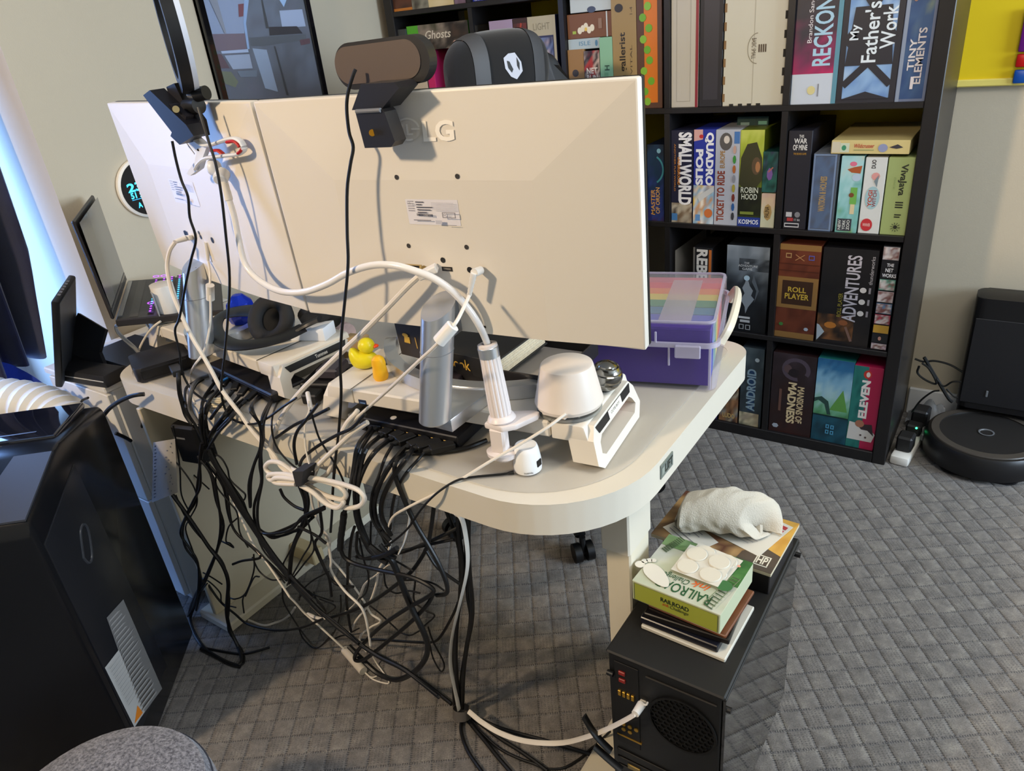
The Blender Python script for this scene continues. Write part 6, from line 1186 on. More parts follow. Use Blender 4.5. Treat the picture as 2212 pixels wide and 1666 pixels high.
# clear warning sleeve on the cables beside the air conditioner
wt = thing('warning_tag', 'clear plastic sleeve with grey warning print wrapped round hanging cables', 'tag', ony(352, 1010, .70))
def slv(a, v):
    u0, v0 = mix((331, 956), (378, 948), a); u1, v1 = mix((328, 1086), (384, 1064), a); u, w = mix((u0, v0), (u1, v1), v)
    return ony(u, w, .688 - .008 * math.sin(a * 3.14))
B().grid(slv, 10, 10).build('sleeve', mat('milky sleeve', '#b9b6b4', .25, alpha=.85), wt)
b = B()
for i in range(16):
    f = .06 + i * .057; w_ = .5 + .3 * R_.random(); b.add([slv(.08, f) + Ve((0, -.001, 0)), slv(.08 + w_, f) + Ve((0, -.001, 0)), slv(.08 + w_, f + .022) + Ve((0, -.001, 0)), slv(.08, f + .022) + Ve((0, -.001, 0))], [[0, 1, 2, 3]])
o = b.build('warning_print', mat('grey warning ink', '#6a6a70', .5), wt); o['kind'] = 'stuff'

# ================================================================== cables
def TF(x0, y0, s): return lambda x, y: (x0 + x / s, y0 + y / s)
I_ = lambda x, y: (x, y)
T1, T2, T3, T4, T5 = TF(260, 740, 6.144), TF(560, 780, 6.506), TF(230, 880, 2.872), TF(260, 480, 3.966), TF(560, 860, 5.553)
T6, T7, T8, T9, TC = TF(260, 820, 3.332), TF(560, 860, 2.687), TF(400, 1080, 4.384), TF(640, 1080, 3.967), TF(640, 640, 3.814)
TV = TF(900, 1420, 4.424); TA = TF(0, 780, 4.809)
GB, GW = 'black cables tangled under the desk', 'white cables around the desk'
LB = {'thin': 'thin black cable in the tangle under the desk', 'mid': 'medium black cable in the tangle under the desk', 'thick': 'thick black cable in the tangle under the desk'}
def cpts(T, pts, y0, y1, r):
    out = []; n = len(pts)
    for i, q in enumerate(pts):
        u, v = T(q[0], q[1])
        if len(q) > 2 and q[2] == 'd': p = onz(u, v, MATZ + r + .0005)
        elif len(q) > 2: p = ony(u, v, q[2])
        else: p = ony(u, v, y0 + (y1 - y0) * i / max(n - 1, 1))
        if p.z < r + .001: p = onz(u, v, r + .001)
        out.append(p)
    return out
NC = [0]
def cable(T, pts, r, y0=.70, y1=None, m=None, label=None, cat='cable', grp=GB, nm='cable', flat=1., parts=None, n=6):
    NC[0] += 1; y1 = y0 if y1 is None else y1
    jit = ((NC[0] * 37) % 11 - 5) * .0012
    P = cpts(T, pts, y0 + jit, y1 + jit, r)
    k = 'thin' if r < .0024 else 'mid' if r < .0038 else 'thick'
    S = spline(P, n)
    S = [Ve((q.x, q.y, max(q.z, r + .0006))) for q in S]
    if parts:
        t = thing(nm, label or LB[k], cat, P[-1], grp); B().tube(S, r, 8, flat=flat).build('cord', m or M_CB, t)
        parts(t, S); return t
    return tag(B().tube(S, r, 8, flat=flat).build(nm, m or M_CB), label or LB[k], cat, grp)
def plug(t, a, c, r, m, nm='plug', r2=None, boxy=False):
    a = Ve(a); c = Ve(c)
    if boxy:
        d = (c - a); M = Mx.Translation(a) @ d.to_track_quat('Y', 'Z').to_matrix().to_4x4(); B(M).box((-r, 0, -r * .55), (r, d.length, r * .55), .0015).build(nm, m, t)
    else: B().cyl(a, c, r, r2, 14).build(nm, m, t)
# --- the eight plugs of the switch box with their cords
heads = [((640, 165), (575, 270), (548, 400), (528, 520), (505, 640)), ((676, 178), (590, 300), (560, 420), (552, 540), (560, 640), (585, 760), (640, 870)), ((712, 215), (620, 300), (585, 420), (570, 560), (580, 700), (640, 860)), ((770, 235), (665, 320), (600, 430), (562, 560), (560, 680), (600, 800), (670, 890)),
         ((800, 258), (730, 350), (695, 450), (655, 560), (650, 680), (700, 780), (760, 860)), ((868, 280), (760, 390), (700, 500), (668, 620), (690, 740), (760, 830)), ((915, 290), (850, 360), (770, 470), (715, 590), (712, 690), (765, 800)), ((975, 305), (920, 360), (850, 440), (795, 540), (770, 650), (760, 760))]
for i, h in enumerate(heads):
    r = (.0036, .0036, .0042, .0042, .0028, .0045, .0045, .0028)[i]
    u, v = T7(*h[0]); a = onz(u, v, MATZ + .012); P = [a]; q0 = SWM @ Ve((.015 + .0285 * i, 0, .011))
    hd_ = q0 + (a - q0).normalized() * min((a - q0).length, .044)
    t = thing('display_cable', 'black display cable with a chunky plug in the switch box', 'cable', hd_, 'display cables of the switch box')
    plug(t, q0, hd_, .0102, M_PLUG, 'plug_head', boxy=True); d = (hd_ - q0).normalized(); plug(t, hd_, hd_ + d * .012, .006, M_PLUG, 'strain_relief', .0035)
    pts = [hd_ + d * .008]
    for j, q in enumerate(h[1:]):
        u, v = T7(*q); pp2 = onz(u, v, MATZ + r) ; y = .700 + .004 * i - (.01 if j < 2 else 0)
        pts.append(pp2 if pp2.y > .745 else ony(u, v, y))
    B().tube(spline(pts, 6), r, 8).build('cord', M_CB, t)
# thick cord with a long ferrite sleeve, looping on the carpet
def fer(t, S): B().tube(spline([ony(*T7(*q), .703) for q in ((492, 670), (484, 740), (474, 810), (470, 878))], 4), [.0062 + .0006 * (k % 2) for k in range(13)], 10).build('ribbed_sleeve', M_PLUG, t)
cable(T7, ((503, 640), (488, 690), (474, 800), (472, 870), (495, 925), (560, 965), (700, 1000), (850, 1032), (950, 1070), (1012, 1118), (960, 1165), (860, 1220), (720, 1315), (610, 1420), (558, 1490), (562, 1524), (620, 1512), (750, 1410), (880, 1300), (975, 1200), (1012, 1135)), .0042, .703, .73, label='thick black cable with a ribbed sleeve looping over the carpet', parts=fer)
# big cords from the right side of the switch
cable(T7, ((1320, 245, 'd'), (1180, 295, 'd'), (1000, 318, 'd'), (850, 325, 'd'), (790, 380), (795, 470), (850, 610), (910, 735), (985, 860), (1045, 970), (1088, 1080), (1085, 1135), (1030, 1145)), .0042, .705, .72, label='thick black cable running from beside the clamp foot over the desk edge', n=7)
# knot of cords and the big loop to the floor
cable(T7, ((640, 860), (700, 905), (760, 930), (790, 985), (830, 1090), (880, 1210), (935, 1320), (975, 1420), (965, 1510), (900, 1590), (800, 1635), (700, 1605), (620, 1540), (520, 1440)), .0058, .71, .74)
cable(T7, ((600, 800), (650, 890), (720, 920), (770, 950), (815, 1050), (870, 1180), (920, 1290)), .0058, .712, .73)
cable(T7, ((700, 760), (740, 850), (800, 900), (950, 850), (1060, 800), (1150, 755)), .0036, .712, .79); cable(T7, ((560, 920), (640, 935), (760, 905), (900, 870), (1130, 820)), .003, .71, .79); cable(T7, ((570, 780), (565, 880), (600, 930), (680, 915)), .003, .708)
cable(T7, ((1015, 615), (1000, 740), (975, 860), (920, 960), (860, 1030), (760, 1110), (640, 1190), (540, 1235), (400, 1280)), .0040, .76, .72)
for (a, c) in (((640, 870), (740, 960)), ((700, 850), (790, 930)), ((660, 930), (800, 870))): cable(T7, (a, ((a[0] + c[0]) / 2, (a[1] + c[1]) / 2 + 12), c), .0045, .705)
# small black mini speaker lead
def msp(t, S): plug(t, S[0], S[0].lerp(S[1], 1.) if (S[1] - S[0]).length > .01 else S[3], .0035, M_PLUG, 'strain_relief', .0024)
cable(T7, ((1478, 432, 'd'), (1400, 444, 'd'), (1250, 458, 'd'), (1150, 478, 'd'), (1060, 530, .715), (990, 590), (930, 660), (860, 760), (780, 830), (730, 860)), .0020, .706, label='thin black lead of the mini speaker running over the desk edge', parts=msp)
# right vertical bundle down to the strap
for i, pts in enumerate((((1080, 640), (1120, 740), (1160, 870), (1170, 1000), (1165, 1150), (1150, 1300), (1130, 1460), (1128, 1660), (1135, 1800)), ((1155, 655), (1160, 800), (1180, 960), (1175, 1120), (1150, 1280), (1140, 1480), (1150, 1680), (1160, 1800)), ((1215, 660), (1212, 830), (1220, 1020), (1235, 1180), (1232, 1300), (1205, 1440), (1185, 1600), (1178, 1800)), ((1195, 660), (1200, 830), (1208, 1010), (1212, 1150), (1228, 1260), (1215, 1380), (1190, 1520), (1170, 1660), (1165, 1800)))):
    cable(T7, pts, (.0042, .0046, .0050, .0044)[i], .795, .800, label='thick black cable in the strapped bundle hanging to the carpet', grp='strapped cable bundle')
cable(T7, ((1130, 640), (1142, 668), (1170, 690), (1192, 760), (1210, 900), (1205, 1010), (1175, 1150), (1140, 1290), (1115, 1420), (1110, 1550), (1135, 1680), (1160, 1810)), .0058, .785, .792, m=M_CW2, label='flat white network cable hanging down the strapped bundle', grp='flat white network cables', flat=.3)
vs_ = thing('cable_strap', 'grey hook and loop strap round the cable bundle on the carpet', 'cable strap', onz(998, 1560, .01)); c0 = ony(998, 1548, .80); c0.z = max(c0.z, .03); VM = Mx.Translation(onz(997, 1540, .032)) @ Ve((-.12, .35, .9)).to_track_quat('Z', 'Y').to_matrix().to_4x4()
B(VM).lathe([(.0185, -.011), (.0195, -.011), (.0195, .011), (.0185, .011)], 28, cap=False, sx=1., sy=1.).build('band', mat('grey strap', '#55504c', .8), vs_); B(VM).box((-.003, -.022, -.011), (.016, -.019, .011), .001).build('tab', MATS['grey strap'], vs_)
def net(t, S):
    a = ony(1372, 1543, .735); c = ony(1386, 1522, .757); plug(t, a, c, .0065, M_WHT, 'boot', .0075); plug(t, c, c + (c - a).normalized() * .012, .0058, mat('clear plug', '#cfc6b4', .2), 'connector', boxy=True); B().tube(spline([c + Ve((.004, -.002, .004)), c + Ve((.010, -.003, .008)), c + Ve((.012, -.002, .014))], 4), .0016, 6).build('latch', M_WHT, t)
P_ = [onz(1012, 1537, .05), onz(1040, 1560, .055), onz(1078, 1583, .06), onz(1120, 1598, .075), onz(1165, 1605, .10), ony(1215, 1605, .775), ony(1262, 1594, .76), ony(1310, 1576, .745), ony(1350, 1556, .736), ony(1372, 1543, .735)]
t = thing('network_cable', 'flat white network cable arching from the strap to the computer port', 'cable', P_[0], 'flat white network cables'); B().tube(spline(P_, 6), .0052, 8, flat=.3, up=(0, -.5, .85)).build('cord', M_CW2, t); net(t, P_)
for i, pts in enumerate((((430, 600), (425, 700), (460, 830), (520, 950), (620, 1090), (640, 1140)), ((480, 590), (560, 690), (660, 810), (780, 960), (900, 1100), (960, 1180)), ((530, 580), (640, 660), (800, 780), (960, 880), (1120, 990), (1250, 1090)), ((500, 600), (640, 740), (800, 880), (980, 970), (1120, 1020), (1230, 1070)), ((540, 560), (700, 640), (900, 710), (1200, 790), (1500, 880), (1850, 990)), ((1230, 1070), (1400, 1060), (1560, 970), (1700, 850), (1850, 710)))):
    cable(TV, pts, (.0042, .0046, .0042, .003, .004, .0026)[i], .9, .9, label='black cable fanning over the carpet from the grey strap', grp='black cables fanning from the strap')
# black straps and plate by the computer foot
for i, pts in enumerate((((1600, 565), (1680, 700), (1760, 800), (1860, 900)), ((1700, 850), (1820, 960), (1960, 1080)))): cable(TV, pts, .0075, .74, .74, label='flat black ribbon strap lying against the computer', grp='flat black ribbon straps', flat=.3)
tag(B(frame((-.53, .80, 0), 14)).box((0, -.16, 0), (.10, .02, .012), .003).build('power_bar', M_WHT), 'pale flat power bar on the carpet beside the computer', 'power bar')

# --- white cables of the left monitor
def hd(t, S):
    plug(t, ony(*T4(645, 122), .852), ony(*T4(560, 138), .82), .009, M_WHT, 'plug_head', boxy=True); plug(t, ony(*T4(560, 138), .82), ony(*T4(470, 168), .80), .006, M_WHT, 'strain_relief', .004)
cable(T4, ((470, 168), (425, 240), (402, 350), (410, 460), (440, 590), (490, 720), (600, 960), (700, 1130), (790, 1290), (870, 1440), (1030, 1650), (1140, 1800), (1310, 1990), (1390, 2110), (1530, 2200)), .0044, .795, .690, m=M_CW2, label='thick white display cable from the left monitor crossing down in front of the desk', grp=GW, parts=hd)
def pw(t, S):
    plug(t, ony(*T4(810, 150), .845), ony(*T4(735, 172), .825), .0065, M_WHT, 'elbow_plug'); plug(t, ony(*T4(735, 172), .825), ony(*T4(752, 330), .82), .005, M_WHT, 'ribbed_boot', .003); plug(t, ony(*T4(768, 540), .80), ony(*T4(772, 660), .80), .0085, M_WHT, 'ferrite')
cable(T4, ((752, 330), (768, 430), (768, 540), (772, 680), (770, 850), (745, 1010), (705, 1130), (640, 1220), (605, 1290, 'd'), (592, 1390, 'd'), (600, 1460), (640, 1560)), .0024, .82, .70, m=M_CW2, label='white power cable with a ferrite hanging from the left monitor', grp=GW, parts=pw)
cable(T6, ((130, -140), (50, -80), (0, -10), (20, 40), (90, 70), (190, 20)), .0001, .80) if False else None
cable(T4, ((345, 850), (290, 890), (230, 960), (165, 1080), (150, 1180), (190, 1300), (300, 1480), (440, 1660), (500, 1790), (560, 1900), (660, 2010), (780, 2130), (890, 2270), (960, 2380), (1060, 2590), (1150, 2780), (1270, 2940), (1448, 3208)), .0026, .86, .70, m=M_CW2, label='long thin white cable from the smart speaker down through the tangle', grp=GW)
def inl(t, S): plug(t, onz(*T9(415, 1285), .012), onz(*T9(575, 1470), .012), .0105, mat('translucent white plug', '#cfc6b8', .35), 'inline_switch')
cable(T9, ((-60, 830), (0, 890), (70, 970), (200, 1085), (320, 1195), (412, 1280)), .0024, .72, .76, m=M_CW2, label='thin white cable ending in a round inline switch on the carpet', grp=GW, parts=inl)
cable(T9, ((575, 1470), (640, 1520), (690, 1510), (690, 1480)), .0018, .9, .9, m=M_CW2, label='short curl of thin white cable beyond the inline switch', grp=GW)
cable(T9, ((585, 1475), (660, 1540), (780, 1575), (790, 1545), (760, 1500), (700, 1420), (650, 1330), (630, 1240)), .0018, .9, .8, m=M_CW2, label='thin white cable bent in a hairpin on the carpet', grp=GW)
# coil of white cable tied with a strap
co = thing('cable_coil', 'coil of thick white cable tied with a black strap hanging at the desk edge', 'cable coil', ony(646, 1030, .69), GW)
def coil(pts, nm='loop', y0=.694, y1=.690, r=.0046): B().tube(spline(cpts(T5, pts, y0, y1, r), 6), r, 10).build(nm, M_CW2, co)
coil(((480, 940), (360, 850), (250, 780), (140, 765), (75, 820), (110, 890), (200, 925), (330, 940), (470, 960)), y0=.694, y1=.690)
coil(((480, 955), (300, 915), (150, 915), (105, 945), (150, 985), (280, 985), (470, 985)), y0=.686, y1=.684); coil(((470, 985), (300, 960), (200, 960), (165, 990), (230, 1025), (440, 1035)), y0=.680, y1=.680)
coil(((490, 1000), (640, 1080), (780, 1160), (920, 1205), (1010, 1215), (1040, 1150), (960, 1065), (820, 1010), (660, 975), (490, 965)), y0=.690, y1=.694)
coil(((500, 1030), (680, 1150), (850, 1260), (980, 1305), (1100, 1320), (1220, 1285), (1262, 1200), (1200, 1115), (1080, 1060), (900, 1010), (700, 970), (490, 945)), y0=.684, y1=.688)
coil(((500, 1050), (640, 1130), (760, 1235), (860, 1300), (950, 1315), (1010, 1260), (1000, 1230)), y0=.676, y1=.680)
coil(((480, 930), (540, 925), (660, 850), (800, 715), (960, 565), (1110, 425), (1240, 330), (1300, 290)), 'lead', .694, .72); coil(((500, 985), (640, 1000), (740, 965), (830, 890), (895, 740), (950, 560), (990, 420), (1060, 290), (1150, 190), (1180, 150)), 'lead', .690, .76)
b = B(); q = [ony(*T5(*c), .668) for c in ((395, 885), (528, 880), (500, 1060), (440, 1065))]; b.add(q + [x + Ve((0, .032, 0)) for x in q], [[0, 1, 2, 3], [7, 6, 5, 4], [0, 4, 5, 1], [1, 5, 6, 2], [2, 6, 7, 3], [3, 7, 4, 0]]); b.build('strap', mat('black strap cloth', '#2b2a2b', .8), co)
def hd2(t, S):
    plug(t, ony(944, 578, .788), ony(905, 597, .772), .010, M_WHT, 'plug_head', boxy=True)
cable(I_, ((905, 597), (880, 620), (830, 672), (780, 722), (733, 765), (690, 806), (650, 845), (615, 890), (592, 935), (584, 962), (590, 990), (612, 1004), (640, 1018)), .0046, .77, .692, m=M_CW2, label='thick white display cable slanting from the right monitor down to the coil', grp=GW, parts=hd2)
def pw2(t, S):
    plug(t, ony(1038, 584, .80), ony(1024, 590, .782), .0062, M_WHT, 'elbow_plug')
    B().tube([ony(1024 + (1013 - 1024) * k / 12, 590 + (640 - 590) * k / 12, .782 - .002 * k / 12) for k in range(13)], [.0045 - .0014 * k / 12 + .0006 * (k % 2) for k in range(13)], 10).build('ribbed_boot', M_WHT, t); plug(t, ony(978, 704, .712), ony(948, 738, .700), .0098, M_WHT, 'ferrite')
cable(I_, ((1013, 640, .765), (1000, 668, .74), (984, 698, .715), (963, 720, .706), (940, 748, .698), (905, 780, .705), (850, 832, .72), (810, 868), (770, 903), (740, 932), (722, 950), (705, 975), (690, 1005), (680, 1030), (672, 1060), (676, 1095), (690, 1130), (708, 1170), (715, 1210), (716, 1235), (745, 1277), (782, 1315), (795, 1360), (800, 1395)), .0027, .778, .72, m=M_CW2, label='white power cable with a ferrite slanting across the silver column', grp=GW, parts=pw2, n=5)
cable(I_, ((1222, 894, .845), (1180, 925, .815), (1120, 962, .79), (1060, 996, .765), (1000, 1033, .742), (950, 1062, .725), (880, 1097, .712), (848, 1118), (839, 1148), (843, 1175), (833, 1205), (818, 1232), (812, 1265), (797, 1305), (770, 1340), (752, 1375)), .0025, .705, .75, m=M_CW2, label='white cable of the cone speaker crossing the desk corner', grp=GW, n=5)
cable(T9, ((190, 0), (205, 120), (225, 240), (288, 340), (284, 480), (390, 610), (490, 740), (580, 870), (640, 975), (722, 1040), (640, 1090), (555, 1160), (550, 1235), (600, 1300)), .0024, .712, .78, m=M_CW2, label='thin white cable zigzagging down onto the carpet', grp=GW)
cable(T8, ((600, 1140), (750, 1190), (900, 1150), (990, 1090), (1040, 1020)), .003, .8, .8, m=M_CW2, label='white cable end looping beside the desk foot', grp=GW)
cable(T9, ((90, 975), (200, 1015), (330, 1000), (450, 940), (535, 850), (590, 720), (690, 640), (800, 552)), .0048, .76, .72, m=M_CW2, label='flat white cable ribbon curving up from the carpet', grp=GW, flat=.35)
cable(T9, ((975, -20), (958, 100), (972, 150), (935, 330), (880, 455)), .0050, .73, .72, m=M_CW2, label='flat white ribbon cable hanging below the desk edge', grp=GW, flat=.3)
cable(T2, ((700, 560), (700, 700), (650, 850), (640, 1000), (650, 1200), (690, 1400), (740, 1560)), .0020, .74, .695, m=M_CW2, label='thin white charger cable hanging between the risers', grp=GW, parts=lambda t, S: plug(t, ony(*T2(680, 450), .80), ony(*T2(725, 680), .77), .0045, M_WHT, 'charger_plug'))
tag(B().cyl(onz(*T5(1190, 150), MATZ + .008), onz(*T5(1080, 215), MATZ + .008), .0045, seg=12).build('white_plug', M_WHT), 'small white round plug lying on the desk mat beside the switch box', 'plug')
# --- named black leads
cable(I_, ((768, 150), (762, 165), (752, 200), (749, 235), (754, 285), (763, 318), (757, 355), (750, 410), (750, 500), (752, 568), (746, 640), (738, 720), (735, 790), (737, 850), (732, 930), (724, 1000), (719, 1060), (717, 1110), (714, 1150)), .0025, .775, .69, label='thin black webcam cable hanging straight down over the monitor back', n=5)
cable(I_, ((428, 232), (438, 265), (452, 310), (466, 355), (478, 420), (488, 510), (496, 600), (492, 690), (485, 770), (478, 835), (483, 875), (498, 902), (522, 914), (550, 916), (580, 902), (610, 880), (640, 860)), .0024, .745, .700, label='thin black ring light cable hanging down past the headphones', n=5)
cable(I_, ((372, 305), (380, 345), (392, 390), (406, 425), (410, 470), (423, 515), (413, 560), (402, 610), (388, 685), (378, 715), (388, 760), (394, 805), (412, 840), (432, 858), (455, 872)), .0024, .74, .72, label='thin black clip cable hanging in front of the silver column', n=5)
def pg(t, S): plug(t, HBM @ Ve((.02, -.058, .017)), S[0], .011, M_PLUG, 'plug_head', boxy=True)
cable(T1, ((770, 410, .715), (775, 520), (790, 680), (830, 830), (870, 960), (950, 1080)), .0050, .705, .70, label='thick black cable from the mini computer plug over the desk edge', parts=pg)
# docking station plugs
for i, pts in enumerate((((1190, 620), (1110, 740), (1080, 900), (1090, 1080), (1130, 1250)), ((1260, 680), (1170, 790), (1130, 930), (1140, 1100), (1180, 1260)), ((1480, 690), (1400, 760), (1300, 870), (1200, 1010)), ((1540, 760), (1460, 850), (1380, 960), (1250, 1130), (1180, 1260)), ((1620, 810), (1560, 870), (1450, 1000), (1300, 1160)))):
    q0 = DKM @ Ve((.06 + .04 * i, 0, .011)); a = onz(*T1(*pts[0]), MATZ + .009); d = (a - q0); d.normalize(); a = q0 + d * .035
    t = thing('dock_cable', 'black cable plugged into the docking station under the left riser', 'cable', a, 'docking station cables'); plug(t, q0, a, .0075, M_PLUG, 'plug_head', boxy=True)
    B().tube(spline([a] + [onz(*T1(*q), MATZ + .004) if onz(*T1(*q), MATZ + .004).y > .735 else ony(*T1(*q), .70) for q in pts[1:]], 6), .0036, 8).build('cord', M_CB, t)
    if i == 1: B().box(tuple(a.lerp(q0, .5) + Ve((-.003, -.009, .004))), tuple(a.lerp(q0, .5) + Ve((.003, .009, .008))), .001).build('blue_tongue', mat('blue usb tongue', '#2f7fd0', .4), t)
cable(T1, ((1170, 440, 'd'), (1040, 490, 'd'), (960, 580, .715), (930, 700), (920, 860), (960, 960), (1040, 1080)), .0042, .704, .70, m=M_CG, label='grey cable curving over the desk edge beside the mini computer', grp='grey cables')
# left hanging mass
mass = [
 ('m', T6, ((460, 80), (470, 180), (520, 290), (590, 430), (620, 500)), .705), ('n', T6, ((530, 60), (505, 160), (540, 280), (600, 400), (630, 490)), .70), ('m', T6, ((600, 140), (575, 250), (585, 380), (610, 480)), .698), ('m', T6, ((660, 150), (615, 260), (610, 380), (625, 490)), .696),
 ('m', T6, ((820, 200), (740, 300), (660, 400), (610, 500)), .698), ('m', T6, ((870, 180), (790, 290), (700, 390), (620, 520)), .694),
 ('k', T6, ((615, 480), (660, 560), (740, 720), (830, 860), (900, 970), (980, 1100), (1100, 1270), (1210, 1420), (1320, 1540), (1420, 1650), (1560, 1780), (1720, 1900)), .70), ('k', T6, ((640, 500), (700, 620), (790, 760), (860, 880), (930, 1000), (1010, 1130), (1130, 1300), (1250, 1440), (1380, 1570)), .695), ('k', T6, ((650, 560), (720, 680), (780, 800), (860, 930), (960, 1080), (1060, 1230), (1180, 1390), (1300, 1530), (1450, 1680), (1650, 1850), (1850, 1990), (2060, 2100), (2300, 2290)), .71),
 ('m', T6, ((600, 470), (575, 600), (555, 760), (540, 880), (480, 980), (448, 1090), (470, 1210), (555, 1330), (580, 1480), (545, 1600), (500, 1720)), .69), ('k', T6, ((375, 830), (470, 960), (560, 1090), (640, 1210), (730, 1330), (775, 1450), (770, 1580), (765, 1680), (790, 1800), (850, 1930), (875, 2020), (830, 2060), (700, 2000), (600, 1930), (520, 1800), (500, 1680), (540, 1560), (600, 1450)), .685),
 ('m', T6, ((560, 560), (660, 690), (700, 860), (722, 1040), (700, 1210), (640, 1360), (570, 1520), (530, 1650)), .695), ('m', T6, ((620, 600), (740, 770), (775, 960), (830, 1100), (950, 1210), (1080, 1330), (1200, 1450)), .705), ('n', T6, ((360, 550), (470, 680), (540, 800), (550, 900), (500, 1000), (470, 1080), (520, 1230), (550, 1330)), .69),
 ('m', T6, ((185, 140), (160, 300), (130, 500), (125, 640), (130, 760)), .70), ('n', T6, ((75, 60), (160, 220), (240, 330), (310, 440), (400, 560), (520, 680), (640, 790)), .705), ('m', T6, ((235, 150), (240, 300), (280, 420), (330, 520), (420, 640)), .70), ('k', T6, ((285, 160), (290, 300), (300, 430), (320, 520)), .695), ('m', T6, ((310, 170), (318, 300), (310, 440)), .70),
 ('n', T6, ((380, 330), (410, 500), (430, 660), (440, 830), (500, 960)), .698), ('n', T6, ((640, 520), (720, 560), (770, 640), (790, 720), (860, 790), (900, 830), (880, 870), (800, 830)), .70), ('n', T6, ((700, 640), (690, 760), (780, 880), (840, 960), (860, 1100), (920, 1210)), .70),
 ('m', T6, ((1000, 140), (935, 210), (1005, 330), (1010, 480), (960, 620), (925, 760), (935, 920)), .70), ('m', T6, ((1090, 140), (1020, 280), (1030, 420), (1010, 520), (1005, 620), (1015, 740), (965, 900), (975, 1040), (1060, 1110), (1200, 1070), (1330, 1000), (1470, 930)), .70), ('m', T6, ((1000, 1080), (1080, 1130), (1180, 1120), (1290, 1070), (1390, 990)), .705),
 ('n', T6, ((1120, 180), (1090, 300), (1110, 450), (1180, 560), (1290, 660)), .70), ('m', T6, ((1150, 790), (1180, 850), (1250, 910), (1320, 940)), .70), ('k', T6, ((1290, 760), (1330, 870), (1335, 980), (1300, 1070), (1240, 1220), (1222, 1360), (1220, 1460)), .70), ('k', T6, ((1330, 780), (1345, 900), (1330, 1020)), .704),
 ('n', T6, ((1330, 960), (1375, 1150), (1310, 1280), (1250, 1390), (1200, 1480)), .70), ('n', T6, ((1380, 1130), (1392, 1230), (1320, 1330), (1250, 1420)), .704), ('n', T6, ((1280, 1100), (1240, 1200), (1180, 1310), (1170, 1340)), .70), ('m', T6, ((1280, 1060), (1400, 1120), (1480, 1180)), .70), ('m', T6, ((1440, 960), (1450, 1100), (1400, 1180), (1440, 1300), (1500, 1420), (1520, 1560)), .71),
 ('m', T6, ((1290, 620), (1320, 560), (1420, 480), (1560, 400), (1666, 350), (1760, 250)), .70), ('m', T6, ((1270, 610), (1250, 480), (1270, 380), (1330, 300), (1430, 170)), .70), ('m', T6, ((1120, 420), (1250, 330), (1380, 270), (1500, 210)), .712), ('n', T6, ((1370, 220), (1400, 330), (1440, 440), (1540, 600), (1600, 720), (1640, 860)), .70), ('n', T6, ((1540, 600), (1530, 760), (1530, 900)), .70),
 ('n', T6, ((720, 1160), (780, 1190), (815, 1210), (790, 1180), (760, 1160), (780, 1060), (840, 1000)), .70), ('m', T6, ((810, 1330), (880, 1305), (990, 1290), (1010, 1270)), .70), ('n', T6, ((950, 1280), (1000, 1380), (1080, 1440), (1160, 1440)), .70), ('n', T6, ((960, 1260), (960, 1380), (900, 1540), (830, 1580), (780, 1570)), .69), ('n', T6, ((900, 1540), (880, 1590), (890, 1680)), .69), ('n', T6, ((1000, 1420), (960, 1430), (900, 1560)), .69),
 ('n', T8, ((130, 740), (220, 770), (330, 880), (350, 980), (480, 1020)), .70), ('n', T8, ((170, 690), (260, 740), (350, 800)), .70), ('m', T8, ((210, 790), (330, 960), (470, 1080), (600, 1180), (850, 1235), (1100, 1210), (1300, 1130)), .72), ('m', T8, ((160, 1400), (400, 1445), (550, 1460), (690, 1430), (800, 1395)), .9), ('k', T8, ((150, 1410), (300, 1490), (450, 1560), (520, 1580)), .9),
 ('n', T8, ((920, 840), (930, 960), (1000, 1090), (1120, 1270), (1230, 1390), (1290, 1380), (1400, 1260)), .75), ('n', T8, ((1100, 880), (1080, 930), (1150, 860), (1220, 900), (1400, 960)), .73), ('n', T8, ((1360, 680), (1200, 770), (1100, 870), (1080, 950)), .74), ('n', T8, ((1150, 860), (1280, 980), (1330, 1060), (1300, 1110), (1180, 1000)), .75),
 ('n', T9, ((380, 820), (380, 960), (330, 1130), (230, 1240), (150, 1270), (60, 1190), (20, 1100)), .78), ('n', T9, ((150, 790), (180, 870), (250, 960), (200, 1010), (320, 940), (320, 900), (200, 850)), .76), ('m', T9, ((440, 540), (440, 700), (430, 850), (450, 1020), (470, 1130)), .73), ('n', T9, ((540, 330), (580, 520), (620, 650), (600, 790), (530, 860)), .72), ('m', T9, ((500, 230), (470, 340), (450, 560)), .715), ('n', T9, ((640, 190), (640, 380), (680, 470), (840, 520), (1000, 610)), .72),
 ('m', T9, ((560, 1200), (700, 1198), (900, 1212), (1130, 1222), (1220, 1190), (1320, 1030), (1400, 850), (1420, 760)), .82), ('k', T9, ((640, 1300), (800, 1385), (980, 1490), (1100, 1570), (1230, 1670), (1330, 1750)), .9), ('n', T9, ((560, 860), (700, 960), (830, 1080), (900, 1140), (980, 1160), (1060, 1120)), .8), ('n', T9, ((1020, 700), (1010, 860), (1100, 945), (1185, 990), (1120, 1060), (1060, 1110)), .78), ('n', T9, ((1130, 1090), (1170, 1210), (1265, 1400), (1240, 1470), (1170, 1350), (1130, 1180), (1060, 1060), (1000, 900)), .8),
 ('m', T9, ((1110, 430), (1200, 570), (1300, 650), (1400, 720)), .76), ('n', T9, ((750, 620), (770, 740), (850, 800), (960, 780), (1060, 800)), .76), ('n', T9, ((900, 690), (1060, 690), (1180, 720), (1270, 780)), .76), ('m', T9, ((160, 390), (220, 530), (280, 660), (360, 730), (490, 745)), .73), ('n', T9, ((320, 1190), (420, 1160), (540, 1100)), .85)]
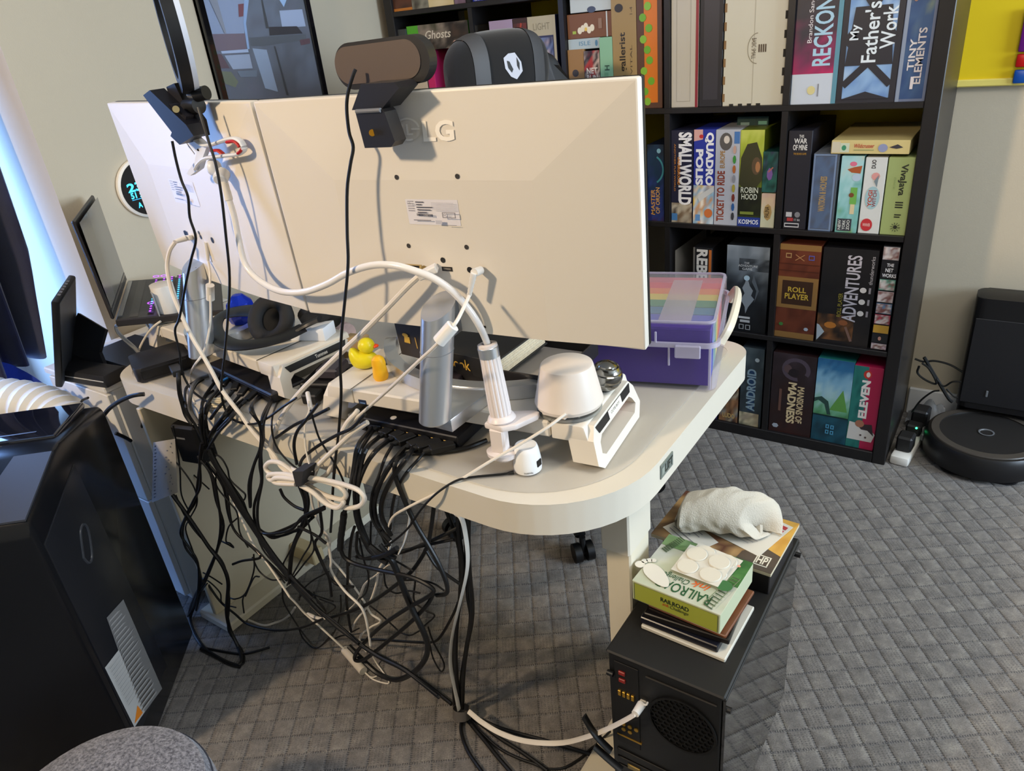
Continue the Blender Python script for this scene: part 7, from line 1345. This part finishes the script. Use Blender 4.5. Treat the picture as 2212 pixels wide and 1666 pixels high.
for i, (k, T, pts, y) in enumerate(mass):
    pts = list(pts)
    if T is T6 and pts[0][1] < 205:
        x, v = pts[0]
        if x > 400: pts = [(x + 70, v - 60, 'd'), (x + 12, v - 14, 'd')] + pts[1:]
        else: y = .775; pts = [(x - 6, v - 40)] + pts
    cable(T, pts, {'n': .0019, 'm': .0031, 'k': .0047}[k], y, y + .004, n=5)
    if T is T6 and k in 'mk' and 6 <= i < 30 and len(pts) > 4:      # a second strand running beside it
        q = [(c[0] + R_.uniform(-22, 26), c[1] + R_.uniform(-16, 20)) + tuple(c[2:]) for c in pts]; cable(T, q, (.0022, .0030)[i % 2], y + .006, y - .004, n=5)
# power bricks and sockets hanging in the mass at the left
ub = thing('hanging_adapter', 'black power adapter hanging among the cables under the desk', 'adapter', ony(410, 930, .72)); UBM = frame(ony(392, 1000, .74), 12)
B(UBM).box((0, 0, 0), (.075, .05, .105), .006).build('housing', M_BLK, ub); B(UBM).box((.005, -.001, .07), (.04, .0, .074)).build('edge_mark', M_GREYP, ub)
# cables left of the desk: air conditioner lead, brick lead
cable(TA, ((1080, 560), (1140, 490), (1240, 420), (1350, 370), (1440, 350), (1500, 345)), .0050, .66, .70, label='thick black power lead arching from the air conditioner to the desk', grp=GB)
cable(TA, ((830, 560), (832, 470), (855, 410), (915, 382)), .0030, .69, .695, label='thin black lead bending down from the long power brick')
cable(TA, ((1200, 750), (1290, 790), (1360, 830)), .0045, .69, .72, label='short thick black lead behind the air conditioner corner')
# cables by the vacuum
VC = TF(1920, 560, 3.205)
for i, pts in enumerate((((180, 690), (240, 710), (320, 705), (420, 730), (510, 780)), ((245, 680), (290, 760), (350, 860), (410, 960), (440, 990)), ((210, 740), (200, 790), (260, 840), (330, 860), (280, 760), (230, 720)), ((330, 830), (380, 880), (440, 850), (500, 850)), ((160, 1060), (220, 980), (300, 920), (350, 910)), ((400, 900), (450, 950), (480, 960)))):
    P = [ony(*VC(*q), 2.50 - .02 * i) for q in pts]; P = [q if q.z > .006 else onz(*VC(*w), .006) for q, w in zip(P, pts)]
    tag(B().tube(spline(P, 6), (.0035, .0055, .0035, .003, .003, .003)[i], 8).build('cable', M_CB), 'black cable looping beside the vacuum dock', 'cable', 'cables beside the vacuum dock')
